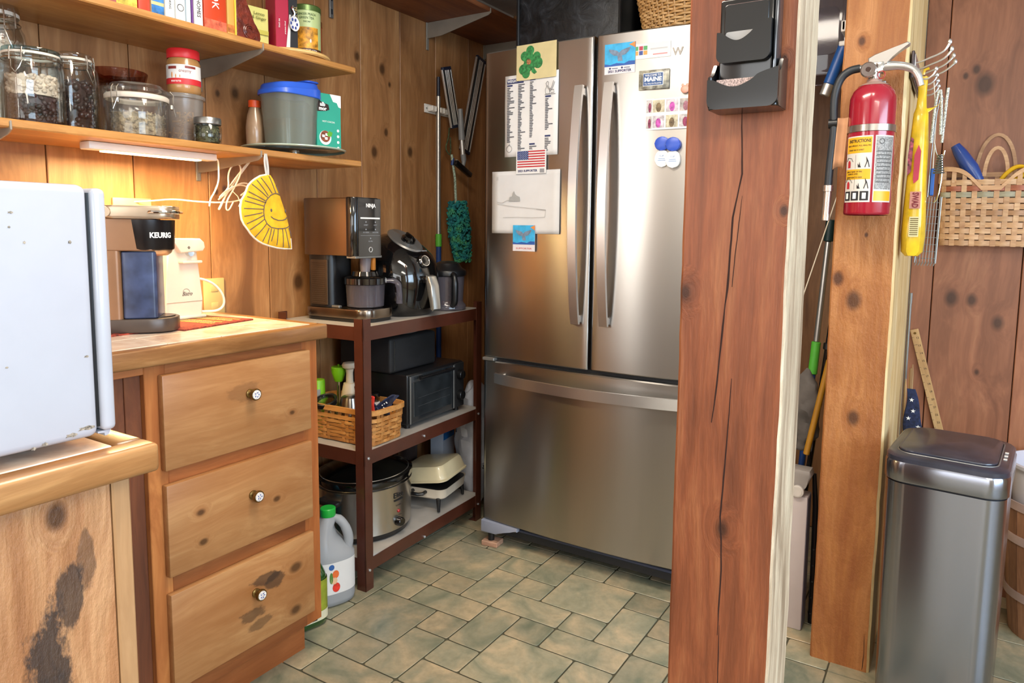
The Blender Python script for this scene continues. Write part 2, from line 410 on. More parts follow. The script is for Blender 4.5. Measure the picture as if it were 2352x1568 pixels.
# ---------------------------------------------------------------- room shell
def tile_mat():
    k = N('vinyl_tile'); P = k.obj(); rn = k.rnd()
    Q = k.vm('ADD', P, k.n('ShaderNodeCombineXYZ', i_0=k.math('MULTIPLY', rn, 31.0), i_1=k.math('MULTIPLY', rn, 17.0)).outputs[0])
    a = k.noise(Q, 7, 5, 0.6, 0.6); b = k.noise(Q, 40, 5, 0.7)
    c = k.ramp(a, [(0.32, lin('6d7361')), (0.46, lin('928d76')), (0.58, lin('a99a7e')), (0.72, lin('c0aa88'))])
    c = k.mix(k.math('MULTIPLY', k.ramp(b, [(0.4, B01(0)), (0.7, B01(1))]), 0.35), c, lin('6b6b52'))
    hv = k.n('ShaderNodeHueSaturation', i_4=c); k.set(hv.inputs['Value'], k.math('MULTIPLY_ADD', rn, 0.35, 0.84))
    k.set(k.b.inputs['Base Color'], hv.outputs[0]); k.b.inputs['Roughness'].default_value = 0.38
    k.bump(b, 0.12, 0.002); return k.m
TILE = tile_mat()
GROUT = plain('grout', '4d4a38', 0.7, var=0.1)
g = G(); g.box((-0.1, -3.1, -0.05), (4.5, 2.95, 0.0)); floor = struct(g.out('floor', GROUT))
TX, TY, UX, UY = 0.417, 1.400, 0.1189, 0.1064
PAT = [(0, 0, 2, 2), (1, 2, 2, 1), (2, 3, 1, 2), (3, 1, 1, 2), (3, 3, 2, 1), (1, 3, 1, 1), (2, 1, 1, 1), (3, 0, 1, 1), (0, 2, 1, 1)]
tmesh = {}
rest = G()
for I in range(-9, 10):
    for J in range(-12, 5):
        for (i, j, wi, hj) in PAT:
            x0 = TX+(4*I+i)*UX; y0 = TY+(4*J+j)*UY; x1 = x0+wi*UX; y1 = y0+hj*UY
            if x0 < -0.02 or x1 > 4.45 or y1 > 2.93 or y0 < -3.0: continue
            gp = 0.0022
            vis = (x1 > 0.40 and x0 < 1.72 and y1 > 0.88 and y0 < 2.5) or (x1 > 1.98 and x0 < 2.6 and y1 > 1.3 and y0 < 2.68)
            if vis:
                key = (wi, hj)
                if key not in tmesh:
                    q = G(); q.prism(rrect(gp, gp, wi*UX-gp, hj*UY-gp, 0.007, 2), 'z', 0.0, 0.003, bev=0.0012, seg=1)
                    o = q.out('tile', TILE, floor); tmesh[key] = o.data
                else:
                    o = bpy.data.objects.new('tile', tmesh[key]); COL.objects.link(o); o.parent = floor
                o.location = (x0, y0, 0)
            else:
                rest.box((x0+gp, y0+gp, 0), (x1-gp, y1-gp, 0.003))
stuff(rest.out('tile_field', TILE, floor))
# left wall of vertical pine planks
g = G()
g.box((-0.06, -0.36, 0), (-0.018, 2.95, 2.17)); g.box((-0.06, -3.1, 0), (-0.018, -1.62, 2.17))
g.box((-0.06, -1.62, 0), (-0.018, -0.36, 1.02)); g.box((-0.06, -1.62, 1.98), (-0.018, -0.36, 2.17))
wl = struct(g.out('wall_left', GAP))
J = [-0.36, -0.18, 0.04, 0.245, 0.46, 0.676, 0.895, 1.111, 1.336, 1.547, 1.757, 1.973, 2.19, 2.411, 2.645, 2.90]
for a, b in zip(J, J[1:]):
    q = G(); d = random.uniform(0, 0.0015)
    q.box((-0.02, a+0.0012, 0), (0.0+d, b-0.0012, 2.17), 0.0018, 1); q.out('plank', W_WALL, wl)
for a, b, z0, z1 in ((-3.1, -2.6, 0, 2.17), (-2.6, -2.1, 0, 2.17), (-2.1, -1.62, 0, 2.17), (-1.62, -1.12, 0, 1.02), (-1.12, -.36, 0, 1.02), (-1.62, -1.12, 1.98, 2.17), (-1.12, -.36, 1.98, 2.17)):
    q = G(); q.box((-0.02, a+0.0015, z0), (0, b-0.0015, z1), 0.002, 1); q.out('plank', W_WALL, wl)
# wall behind the fridge alcove and wall of the next room
g = G(); g.box((-0.06, 2.92, 0), (1.83, 2.96, 2.17)); wb = struct(g.out('wall_back', GAP))
for i in range(8):
    q = G(); q.box((0.225*i+0.001, 2.90, 0), (0.225*(i+1)-0.001, 2.925, 2.17), 0.002, 1); q.out('plank', W_WALL, wb)
g = G(); g.box((1.83, 2.67, 0), (4.5, 2.70, 2.17)); wr = struct(g.out('wall_right_room', GAP))
J = [1.822, 1.888, 2.127, 2.36, 2.60, 2.84, 3.08, 3.32, 3.56, 3.80, 4.04, 4.28, 4.5]
for a, b in zip(J, J[1:]):
    q = G(); q.box((a+0.0012, 2.65+random.uniform(-.0015, 0), 0), (b-0.0012, 2.672, 2.17), 0.002, 1); q.out('plank', W_WALLR, wr)
# partition between the broom nook and the next room
g = G(); g.box((1.792, 2.125, 0), (1.821, 2.90, 2.17)); wp = struct(g.out('wall_partition', W_PALE))
# outer walls (unseen, they close the room)
OUT = plain('cream_wall', 'c8b79c', 0.8, var=0.03)
g = G(); g.box((4.4, -3.1, 0), (4.5, -1.15, 2.17)); g.box((4.4, 1.55, 0), (4.5, 2.7, 2.17)); g.box((4.4, -1.15, 0), (4.5, 1.55, 0.82)); g.box((4.4, -1.15, 2.08), (4.5, 1.55, 2.17))
struct(g.out('wall_right', OUT))
g = G(); g.box((-0.06, -3.12, 0), (.4, -3.02, 2.17)); g.box((3.5, -3.12, 0), (4.5, -3.02, 2.17)); g.box((.4, -3.12, 0), (3.5, -3.02, 0.82)); g.box((.4, -3.12, 2.08), (3.5, -3.02, 2.17))
struct(g.out('wall_rear', OUT))
def window(n, axis, pos, a0, a1, z0, z1):
    q = G(); t = 0.05
    def bx(u0, u1, w0, w1, d=0.05):
        if axis == 'x': q.box((pos-d/2, u0, w0), (pos+d/2, u1, w1), 0.004, 1)
        else: q.box((u0, pos-d/2, w0), (u1, pos+d/2, w1), 0.004, 1)
    bx(a0-t, a0, z0-t, z1+t); bx(a1, a1+t, z0-t, z1+t); bx(a0, a1, z0-t, z0); bx(a0, a1, z1, z1+t)
    m = (a0+a1)/2; bx(m-0.02, m+0.02, z0, z1, 0.03)
    w = struct(q.out('window_%d' % n, plain('window_white', 'dcdad2', 0.5, var=0.02)))
    q = G()
    if axis == 'x': q.box((pos-0.003, a0, z0), (pos+0.003, a1, z1))
    else: q.box((a0, pos-0.003, z0), (a1, pos+0.003, z1))
    q.out('pane', GLS, w)
window(1, 'x', -0.02, -1.6, -0.38, 1.04, 1.96)
window(2, 'x', 4.42, -1.1, 1.5, 0.87, 2.03)
window(3, 'y', -3.05, .45, 3.45, 0.87, 2.03)
g = G(); g.box((-0.1, -3.15, 2.17), (4.5, 2.95, 2.23)); ceil = struct(g.out('ceiling', PAINT))
for i in range(8):
    q = G(); q.box((0.06+0.20*i, 1.3, 2.160), (0.078+0.20*i, 2.9, 2.17), 0.002, 1); q.out('seam_strip', WPLAS, ceil)
for nm, loc, sx, sy in (('a', (1.35, 1.0), 1.14, .39), ('b', (2.9, -.6), 1.24, .54)):
    t = thing('ceiling_light', 'flat white ceiling lamp above the kitchen floor' if nm == 'a' else 'flat white ceiling lamp in the room behind the camera', 'ceiling light', (loc[0], loc[1], 2.17))
    q = G(); q.box((-sx/2, -sy/2, -0.03), (sx/2, -sy/2+.02, 0)); q.box((-sx/2, sy/2-.02, -0.03), (sx/2, sy/2, 0)); q.box((-sx/2, -sy/2+.02, -0.03), (-sx/2+.02, sy/2-.02, 0)); q.box((sx/2-.02, -sy/2+.02, -0.03), (sx/2, sy/2-.02, 0)); q.out('frame', WPLAS, t)

# ---------------------------------------------------------------- timber posts
def post(name, x0, x1, y0, y1, mf, ms, label, seed, z1=2.17, jit=0.0009, bulge=0.0):
    """rough sawn timber; side face toward the next room is a part of its own"""
    n = 64
    rnd = random.Random(seed)
    ph = [rnd.uniform(0, 9) for _ in range(4)]
    def j(k, z): return jit*(mnoise.noise(Vector((ph[k], z*6, k*3.1)))*1.8+mnoise.noise(Vector((ph[k], z*30, k*7.1))))
    t = thing(name, label, 'post', ((x0+x1)/2, (y0+y1)/2, 0), group='square timber posts'); cx, cy = (x0+x1)/2, (y0+y1)/2
    q = G(); R = []
    for i in range(n+1):
        z = z1*i/n
        R.append([(x0+j(0, z), y0+0.004), (x0+0.004+j(0, z), y0), (x1-0.003+j(1, z), y0), (x1-0.003+j(1, z), y1), (x0+j(2, z), y1)])
    V = [[q._v((p[0]-cx, p[1]-cy, z1*i/n)) for p in r] for i, r in enumerate(R)]
    for A, B in zip(V, V[1:]):
        for k in range(5): q.bm.faces.new([A[k], A[(k+1) % 5], B[(k+1) % 5], B[k]])
    q.bm.faces.new(V[0][::-1]); q.bm.faces.new(V[-1])
    o = q.out('beam', mf, t); o.location = (0, 0, 0)
    # recentre object coordinates so that the wood material can be addressed in world metres
    for v in o.data.vertices: v.co.x += cx; v.co.y += cy
    o.location = (-cx, -cy, 0)
    q = G(); S = []
    for i in range(n+1):
        z = z1*i/n; b = bulge*(0.6+0.4*mnoise.noise(Vector((z*3, 5, 1))))
        e = x1-0.003+j(1, z)
        S.append([q._v(p) for p in ((e, y0+0.0005, z), (e+0.003+b*0.7, y0+0.004+b*.3, z), (x1+b+j(3, z)*.5, (y0+y1)/2, z), (x1+b*0.7+j(3, z), y1-0.004, z), (e, y1-0.0005, z))])
    for A, B in zip(S, S[1:]):
        for k in range(5): q.bm.faces.new([A[k], A[(k+1) % 5], B[(k+1) % 5], B[k]])
    q.bm.faces.new(S[0][::-1]); q.bm.faces.new(S[-1])
    o = q.out('sawn_side', ms, t); o.location = (-cx, -cy, 0); lab(o, 'pale weathered sawn side of the post')
    return t, cx, cy
P1, c1x, c1y = post('timber_post', 1.6085, 1.7595, 1.0, 1.135, W_POST, W_POSTS, 'reddish brown square timber post with a long crack, in front of the fridge', 3)
def crack(pts, w, parent, cx, cy, y):
    P = []; Wd = []; m = len(pts)
    for i in range(m-1):
        for k in range(6):
            f = k/6; x = pts[i][0]*(1-f)+pts[i+1][0]*f; z = pts[i][1]*(1-f)+pts[i+1][1]*f
            P.append((x-cx+0.0006*mnoise.noise(Vector((z*40, 2, 3))), y-cy, z))
            u = (i+f)/(m-1); Wd.append(w*(0.25+0.75*math.sin(PI*min(1, max(0, u)))**0.6)*(0.8+0.5*mnoise.noise(Vector((z*25, 7, 1)))))
    q = G(); q.strip(P, Wd, (0, -1, 0), 0.0004); o = q.out('crack', plain('crack_dark', '2b1209', 0.9, var=0), parent); return o
crack([(1.688, 1.345), (1.6925, 1.25), (1.682, 1.19), (1.679, 1.10), (1.674, 1.034), (1.668, 0.937), (1.662, 0.882)], 0.0032, P1, c1x, c1y, 1.0)
crack([(1.694, 1.22), (1.6885, 1.15), (1.684, 1.08)], 0.0014, P1, c1x, c1y, 1.0)
crack([(1.690, 0.96), (1.6865, 0.86), (1.684, 0.80), (1.6815, 0.752), (1.684, 0.72), (1.6865, 0.67), (1.685, 0.61), (1.6845, 0.56)], 0.0030, P1, c1x, c1y, 1.0)
crack([(1.6865, 0.585), (1.688, 0.5), (1.686, 0.40)], 0.0016, P1, c1x, c1y, 1.0)
P2, c2x, c2y = post('timber_post', 1.674, 1.819, 1.978, 2.123, W_POST2, W_PALE, 'golden brown rough pine post carrying the fire extinguisher', 9, jit=0.0012, bulge=0.007)
crack([(1.806, 0.11), (1.808, 0.05), (1.805, 0.0)], 0.002, P2, c2x, c2y, 1.978)
# ---------------------------------------------------------------- peninsula in the foreground
def cab_box(q, a, b, bev=0.002): q.box(a, b, bev, 1)
t = thing('peninsula_cabinet', 'rough plank end of the low peninsula cabinet at the lower left', 'cabinet', (1.13, 0.45, 0))
def rel(o, t):   # object coordinates stay in room metres
    o.location = -t.location if t.rotation_euler.z == 0 else o.location; return o
q = G(); q.box((0.55, -0.9, 0.0), (1.11, 0.40, 0.872)); rel(q.out('carcass', W_DARK, t), t)
for a, b in ((-0.55, -0.33), (-0.33, -0.1), (-0.1, 0.14), (0.14, 0.4275)):
    q = G(); q.box((1.11, a+.0008, 0), (1.13, b-.0008, 0.872), 0.0015, 1); rel(lab(q.out('plank', W_PANEL, t), 'rough plank with a black stain') if b > .4 else q.out('plank', W_PANEL, t), t)
q = G(); q.box((1.105, 0.428, 0), (1.131, 0.449, 0.872), 0.002, 1); rel(q.out('corner_board', wood('pale_board', '946a42', 'b3875a', 'c49d72', 'z', knots=0.2, rough=0.55, freq=10, blotch=0.2), t), t)
t = thing('worktop', 'oak edged tiled worktop under the white appliance, lower left', 'worktop', (1.162, 0.469, 0.88))
q = G(); q.box((0.56, -0.9, 0.874), (1.13, 0.437, 0.9105)); rel(q.out('core', W_DARK, t), t)
q = G(); q.box((1.1275, -0.9, 0.8785), (1.162, 0.469, 0.9135), 0.006, 3); rel(q.out('front_edge', W_OAKY, t), t)
q = G(); q.box((0.56, 0.435, 0.8785), (1.1273, 0.469, 0.9135), 0.005, 3); rel(q.out('side_edge', W_OAKX, t), t)
def ctile_mat():
    k = N('counter_tile'); P = k.obj()
    a = k.noise(P, 9, 5, 0.65, 1.0)
    c = k.ramp(a, [(0.3, lin('c4a189')), (0.5, lin('dcc3ae')), (0.7, lin('ead9c8'))])
    k.set(k.b.inputs['Base Color'], c); k.b.inputs['Roughness'].default_value = 0.22; return k.m
CT = ctile_mat()
for i in range(4):
    for j in range(6):
        x0, y0 = 0.565+0.14*i, -0.405+0.14*j
        q = G(); q.box((x0+.001, y0+.001, 0.906), (min(x0+.139, 1.1265), min(y0+.139, 0.434), 0.9118), 0.0012, 1); rel(q.out('tile', CT, t), t)
# white microwave
t = thing('microwave_oven', 'large white box microwave at the left edge, seen from its side', 'microwave', (1.12, 0.25, 0.9118))
q = G(); q.box((0.76, -0.08, 0.9255), (1.12, 0.4235, 1.2125), 0.009, 4); rel(q.out('body', WENAM, t), t)
q = G(); q.box((0.755, 0.4275, 0.929), (1.1205, 0.4435, 1.2095), 0.0065, 4); rel(q.out('door', WENAM, t), t)
q = G(); q.box((0.765, 0.421, 0.935), (1.113, 0.430, 1.204)); rel(q.out('door_gasket', BLK, t), t)
q = G(); q.prism([(0.425, 0.9285), (0.440, 0.9285), (0.437, 0.9225), (0.433, 0.922), (0.4325, 0.9255), (0.425, 0.9265)], 'x', 1.06, 1.112); rel(q.out('hinge', WENAM, t), t)
for x in (0.8, 1.03):
    for y in (-0.04, 0.38):
        q = G(); q.cyl((x, y, 0.9118), (x, y, 0.927), 0.012, n=12); rel(q.out('foot', BLK, t), t)
WEARM = plain('wear_mark', '8b8173', 0.7, var=0.4, scale=300)
for (y, z, a, b) in ((.393, .9335, .006, .0022), (.409, .938, .009, .0022), (.355, .928, .0022, .0016), (.366, .93, .0028, .002), (.347, 1.18, .0025, .0012), (.402, 1.149, .0018, .0018), (.358, 1.149, .0014, .0014), (.335, 1.02, .0015, .001), (.413, 1.02, .0025, .0012), (.345, 1.165, .0012, .0012)):
    q = G(); q.prism([(y+a*math.cos(k*PI/5)*(1+.3*math.sin(k*2.3)), z+b*math.sin(k*PI/5)*(1+.3*math.cos(k*3.1))) for k in range(10)], 'x', 1.1198, 1.1203); rel(q.out('wear_mark', WEARM, t), t)
# ---------------------------------------------------------------- drawer cabinet along the wall
t = thing('drawer_cabinet', 'orange stained wooden base cabinet with three stacked drawers', 'cabinet', (0.517, 1.05, 0))
q = G(); q.box((0.02, 0.52, 0.10), (0.497, 1.278, 0.873)); q.box((0.02, 0.55, 0), (0.465, 1.262, 0.10)); rel(q.out('carcass', W_DARK, t), t)
q = G(); q.box((0.465, 0.55, 0.0), (0.468, 1.262, 0.10)); rel(q.out('toe_board', W_RAIL, t), t)
for a, b in ((0.8195, 0.865), (1.232, 1.281)):
    q = G(); q.box((0.497, a, 0.10), (0.517, b, 0.873), 0.0015, 1); rel(q.out('stile', W_FRAME, t), t)
for a, b in ((0.845, 0.873), (0.60, 0.652), (0.355, 0.42), (0.10, 0.15)):
    q = G(); q.box((0.497, 0.865, a), (0.5165, 1.232, b), 0.001, 1); rel(q.out('rail', W_RAIL, t), t)
q = G(); q.box((0.498, 0.60, 0.857), (0.517, 0.819, 0.873), 0.001, 1); rel(q.out('rail', W_RAIL, t), t)
q = G(); q.box((0.47, 0.47, 0.1), (0.4975, 0.79, 0.857)); q.box((0.4965, 0.786, 0.1), (0.502, 0.8195, 0.857), 0.001, 1); rel(q.out('side_panel', W_DARK, t), t)
q = G(); q.box((0.02, 1.262, 0.1), (0.497, 1.281, 0.873), 0.001, 1); rel(q.out('end_panel', W_FRAME, t), t)
KC = plain('knob_enamel', 'e0d8d4', 0.2, var=0.2, scale=200, coat=0.5)
for z0, z1, kz in ((0.643, 0.852, 0.773), (0.404, 0.611, 0.524), (0.142, 0.3645, 0.276)):
    q = G(); q.box((0.517, 0.8475, z0), (0.535, 1.2435, z1), 0.003, 2); d = rel(q.out('drawer', W_DRAWER, t), t)
    q = G(); q.at(Matrix.Translation((0.535, 1.06, kz)) @ Matrix.Rotation(PI/2, 4, 'Y'))
    q.lathe([(0.011, 0), (0.011, 0.003), (0.006, 0.006), (0.006, 0.013), (0.0135, 0.017), (0.0145, 0.021), (0.0135, 0.0245), (0.0115, 0.0245)], n=24)
    k = q.out('knob', BRASS, d)
    q = G(); q.at(Matrix.Translation((0.535+.0243, 1.06, kz)) @ Matrix.Rotation(PI/2, 4, 'Y')); q.lathe([(0.0112, 0), (0.0108, 0.0015), (0, 0.0022)], n=20); q.out('knob_inlay', KC, d)
    q = G()
    for s in range(5):
        a = s*1.25; y, z = 1.06+0.005*math.cos(a), kz+0.005*math.sin(a)
        q.cyl((0.535+.0262, y, z), (0.535+.0268, y, z), 0.0016, n=8)
    q.out('knob_flower', plain('flower_blue', '5a6aa8', 0.4, var=0.1), d)
t = thing('worktop', 'pale tiled worktop with oak edge over the drawers', 'worktop', (0.542, 1.05, 0.88))
q = G(); q.box((0.0015, 0.48, 0.874), (0.51, 1.27, 0.9105)); rel(q.out('core', W_DARK, t), t)
q = G(); q.box((0.509, 0.475, 0.8755), (0.542, 1.298, 0.914), 0.005, 3); rel(q.out('front_edge', W_OAKY, t), t)
q = G(); q.box((0.0015, 1.268, 0.8755), (0.5085, 1.298, 0.914), 0.005, 3); rel(q.out('side_edge', W_OAKX, t), t)
for i in range(4):
    for j in range(6):
        x0, y0 = 0.002+0.1275*i, 0.49+0.13*j
        q = G(); q.box((x0+.001, y0+.001, 0.906), (min(x0+.1265, .508), min(y0+.129, 1.2675), 0.9145), 0.0012, 1); rel(q.out('tile', CT, t), t)
# ---------------------------------------------------------------- shelves
def shelf(label, y0, y1, z0, z1, dep, m, sag=0.0, x0=0.0015):
    t = thing('wall_shelf', label, 'shelf', (dep/2, y1, z0))
    q = G(); n = 16
    def zz(y): return -sag*math.sin(PI*min(1, max(0, (y-y0)/(y1-y0))))
    R = []
    for i in range(n+1):
        y = y0+(y1-y0)*i/n; s = zz(y)
        R.append([q._v(p) for p in ((x0, y, z0+s), (dep-.003, y, z0+s), (dep, y, z0+s+.003), (dep, y, z1+s-.003), (dep-.003, y, z1+s), (x0, y, z1+s))])
    for A, B in zip(R, R[1:]):
        for k in range(6): q.bm.faces.new([A[k], A[(k+1) % 6], B[(k+1) % 6], B[k]])
    q.bm.faces.new(R[0][::-1]); q.bm.faces.new(R[-1])
    rel(q.out('board', m, t), t); return t
shelf('long golden pine shelf holding the glass jars, above the coffee maker', -0.3, 1.68, 1.361, 1.3795, 0.29, W_SHELF)
shelf('upper golden pine shelf holding the cookbooks and tea tins', -0.3, 1.66, 1.650, 1.668, 0.29, W_SHELF)
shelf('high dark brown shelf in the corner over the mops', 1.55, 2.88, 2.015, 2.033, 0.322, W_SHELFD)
BRK = plain('bracket_grey', '8d8579', 0.45, metal=0.3, var=0.05)
def bracket(y, z, dep, label, m, h=0.045, drop=0.09):
    t = thing('shelf_bracket', label, 'bracket', (0, y, z), group='metal shelf brackets')
    q = G(); q.prism([(0.006, 0), (dep-.012, 0), (dep-.002, .012), (dep+.003, .014), (dep+.004, -.004), (dep-.010, -.012), (0.08, -h), (0.006, -h-.004)], 'y', -.002, .002, 0.0008, 1); q.out('arm', m, t)
    q = G(); q.box((0.0015, -.007, -drop), (0.007, .007, 0.0), 0.001, 1)
    q.out('wall_strip', m, t); return t
bracket(0.70, 1.361, 0.29, 'metal bracket under the jar shelf at the left edge', BRK, 0.06)
bracket(1.30, 1.361, 0.29, 'grey metal bracket under the jar shelf where the mitt hangs', BRK, 0.035, 0.062)
bracket(1.315, 1.650, 0.29, 'pale metal bracket under the upper shelf, behind the peanut butter', BRK, 0.05)
bracket(2.355, 2.0145, 0.322, 'grey metal bracket under the high corner shelf, nearer one', BRK, 0.06, 0.11)
bracket(2.765, 2.0145, 0.322, 'grey metal bracket in the corner behind the fridge top', BRK, 0.06)
# slotted strip on the wall above
t = thing('slotted_strip', 'short slotted metal strip on the wall above the upper shelf end', 'bracket', (0.002, 1.829, 1.90))
q = G(); q.box((0, -.008, 0), (.008, .008, .2), .001, 1); q.out('strip', GREYM, t)
q = G()
for k in range(4): q.box((.0078, -.003, .012+k*.045), (.0086, .003, .03+k*.045))
q.out('slot', INK, t)
# ---------------------------------------------------------------- under shelf lamp with its flex
t = thing('under_shelf_light', 'slim white strip light glowing warm beneath the jar shelf', 'light', (0.19, 1.055, 1.361))
q = G(); q.box((-.022, -.165, -.0185), (.022, .165, -.0003), .003, 2); q.out('housing', WPLAS, t)
q = G(); q.box((-.012, -.125, -.0215), (.012, .125, -.0183), .001, 1); q.out('diffuser', plain('lamp_glow', 'fff4d8', 0.4, var=0, emit='ffd797', estr=16.0), t)
q = G(); q.tube([(0, .164, -.010), (0, .175, -.010), (0, .183, -.014), (-.005, .187, -.035), (-.010, .190, -.07), (-.02, .183, -.10), (-.03, .175, -.12), (-.02, .165, -.14)], .0022, 6, smooth=2); q.out('flex', CORD, t)
sl = bpy.data.lights.new('shelf_lamp_light', 'AREA'); sl.shape = 'RECTANGLE'; sl.size = 0.02; sl.size_y = 0.26; sl.energy = 8.5; sl.color = (1.0, 0.71, 0.31)
so = bpy.data.objects.new('shelf_lamp_light', sl); COL.objects.link(so); so.parent = t; so.location = (0, 0, -.024)
t = thing('coiled_power_cord', 'bundled white power cord hanging from the jar shelf', 'cord', (0.17, 1.34, 1.36))
q = G()
for pts in ([(0, .02, 0), (-.01, .0, -.03), (-.02, -.03, -.075), (-.02, -.06, -.115), (-.01, -.085, -.145), (.0, -.09, -.148), (0, -.075, -.12), (-.01, -.05, -.085), (-.02, -.045, -.045), (-.02, -.03, -.018), (-.01, -.012, -.014), (-.0, -.015, -.04), (.0, -.04, -.085), (.0, -.065, -.12), (0, -.07, -.146), (.0, -.06, -.15), (0, -.045, -.125)],
            [(-.01, -.085, -.12), (0, -.06, -.095), (0, -.02, -.068), (.0, .012, -.07), (.0, .022, -.085), (.0, .008, -.105), (.0, -.03, -.122), (-.02, -.08, -.128), (-.05, -.13, -.126), (-.09, -.17, -.120), (-.13, -.20, -.126), (-.165, -.235, -.13)],
            [(0, .015, -.002), (-.01, -.01, -.035), (-.015, -.045, -.08), (-.01, -.075, -.11), (-.0, -.09, -.115), (0, -.07, -.095), (0, -.03, -.075), (0, .0, -.076), (0, .004, -.088), (0, -.02, -.105)]):
    q.tube(pts, .0023, 6, smooth=2)
q.out('flex', CORD, t)
q = G(); q.tube([(.004, -.048, -.095), (.006, -.034, -.108), (.006, -.026, -.125), (.003, -.030, -.137)], .0012, 5); q.out('twist_tie', CORD, t)
# ---------------------------------------------------------------- sun pot holder
MITT = [(1.3082,1.3096),(1.3198,1.3096),(1.3291,1.2982),(1.3384,1.2794),(1.3496,1.2556),(1.3608,1.2266),(1.3721,1.1972),(1.3794,1.1674),(1.3847,1.1339),(1.3869,1.1037),(1.3613,1.105),(1.3372,1.1078),(1.3137,1.1131),(1.2907,1.1199),(1.2757,1.1272),(1.2629,1.1361),(1.2512,1.1472),(1.2416,1.1598),(1.2311,1.1722),(1.2243,1.1862),(1.2222,1.2016),(1.2218,1.2171),(1.2261,1.2374),(1.2375,1.2534),(1.2473,1.2757),(1.2568,1.2856),(1.2681,1.2942),(1.2871,1.3049)]
RAYS = [(1.3119,1.3067),(1.3319,1.2612),(1.286,1.3001),(1.3182,1.259),(1.2727,1.2929),(1.3045,1.2519),(1.2566,1.281),(1.3024,1.247),(1.2441,1.2608),(1.2945,1.2379),(1.24,1.247),(1.2962,1.2323),(1.2323,1.2353),(1.2883,1.2233),(1.2289,1.215),(1.288,1.2145),(1.2291,1.194),(1.2839,1.2048),(1.2366,1.1739),(1.2875,1.1977),(1.2461,1.1575),(1.29,1.1874),(1.262,1.1377),(1.2963,1.1746),(1.2852,1.1256),(1.3046,1.1634),(1.3022,1.1197),(1.3123,1.1619),(1.3131,1.1261),(1.322,1.1603),(1.3318,1.1145),(1.3348,1.1612),(1.3543,1.1092),(1.3498,1.1622),(1.3746,1.1072),(1.3609,1.1614),(1.3827,1.139),(1.3752,1.164),(1.3437,1.2602),(1.3365,1.2825)]
FACE = [(1.3476,1.2555),(1.3378,1.2591),(1.326,1.2593),(1.3122,1.2538),(1.2984,1.2404),(1.2902,1.2241),(1.2878,1.2065),(1.29,1.189),(1.2982,1.1747),(1.3114,1.1651),(1.3309,1.162),(1.3528,1.1622),(1.3691,1.1648),(1.3764,1.169)]
SMILE = [(1.3114,1.195),(1.3199,1.1895),(1.3355,1.1849),(1.3515,1.1852),(1.3637,1.1887),(1.3699,1.1938)]
t = thing('pot_holder', 'yellow quilted half moon pot holder printed with a smiling sun', 'pot holder', (0.30, 1.305, 1.365))
M0 = (-0.30, -1.305, -1.365)
def mp(y, z, x=0.30): return (x+M0[0], y+M0[1], z+M0[2])
cyM = sum(p[0] for p in MITT)/len(MITT); czM = sum(p[1] for p in MITT)/len(MITT)
def puff(y, z):
    d = min(math.hypot(y-a, z-b) for a, b in MITT); return 0.008*min(1, d/0.035)**0.5
q = G()
for sgn in (1, -1):
    rings = []
    for f in (1.0, 0.93, 0.8, 0.6, 0.4, 0.2):
        rings.append([q._v(mp(cyM+(a-cyM)*f, czM+(b-czM)*f, 0.30+sgn*(0.0015+puff(cyM+(a-cyM)*f, czM+(b-czM)*f)))) for a, b in MITT])
    for A, B in zip(rings, rings[1:]):
        for k in range(len(A)): q.bm.faces.new([A[k], A[(k+1) % len(A)], B[(k+1) % len(A)], B[k]])
    q.bm.faces.new(rings[-1])
YEL = plain('yellow_cotton', 'e0ae1f', 0.85, var=0.12, scale=30, bump=0.3)
q.out('quilted_face', YEL, t, ang=60)
q = G(); q.tube([mp(a, b) for a, b in MITT[8:]]+[mp(*MITT[0])], .0028, 6); q.out('white_piping', plain('white_cotton', 'ddd6c6', 0.85, var=0.03), t)
BR = plain('print_brown', '5e5050', 0.8, var=0)
def sx_(y, z): return 0.30+0.0022+puff(y, z)
q = G()
def draw(pts, w):
    P = []
    for (a, b), (c, d) in zip(pts, pts[1:]):
        for k in range(6):
            f = k/6; y, z = a+(c-a)*f, b+(d-b)*f; P.append(mp(y, z, sx_(y, z)))
    y, z = pts[-1]; P.append(mp(y, z, sx_(y, z))); q.strip(P, w, (1, 0, 0), .0006)
for i in range(0, len(RAYS), 2): draw([RAYS[i], RAYS[i+1]], .0021)
draw(FACE, .0023); draw(SMILE, .0023)
for y, z in ((1.3138, 1.2121), (1.3645, 1.2119)):
    q.at(Matrix.Translation(mp(y, z, sx_(y, z)-.001))); q.sph((0, 0, 0), .0042, 12, 6, (.4, .8 if y < 1.33 else .5, 1.15)); q.at(Matrix.Identity(4))
q.out('printed_sun', BR, t)
q = G(); q.tube([mp(1.309, 1.306), mp(1.305, 1.33), mp(1.303, 1.352), mp(1.306, 1.371, .302), mp(1.311, 1.352), mp(1.314, 1.33), mp(1.314, 1.306)], .0035, 8, flat=.5, smooth=1); q.out('hanging_loop', plain('grey_loop', 'b9b7b2', 0.8, var=0.05), t)
# outlets on the wall
def outlet(y, z, w, h, label):
    t = thing('wall_outlet', label, 'outlet', (0, y, z), group='outlets on the wall behind the counter')
    q = G(); q.box((0.0015, -w/2, -h/2), (.007, w/2, h/2), .002, 2); q.out('cover_plate', plain('ivory_plastic', 'd9b878', 0.4, var=0.03), t)
    for s in (-1, 1):
        q = G(); q.box((.0065, -.012+s*w/4*(w > h), -.012+s*h/4*(h >= w)), (.009, .012+s*w/4*(w > h), .012+s*h/4*(h >= w)), .003, 2); q.out('socket', plain('ivory_plastic', 'd9b878', 0.4), t)
outlet(1.10, 1.205, .105, .07, 'ivory double outlet on the wall behind the coffee maker')
outlet(1.338, .95, .07, .115, 'tan outlet plate low on the wall beside the can opener')
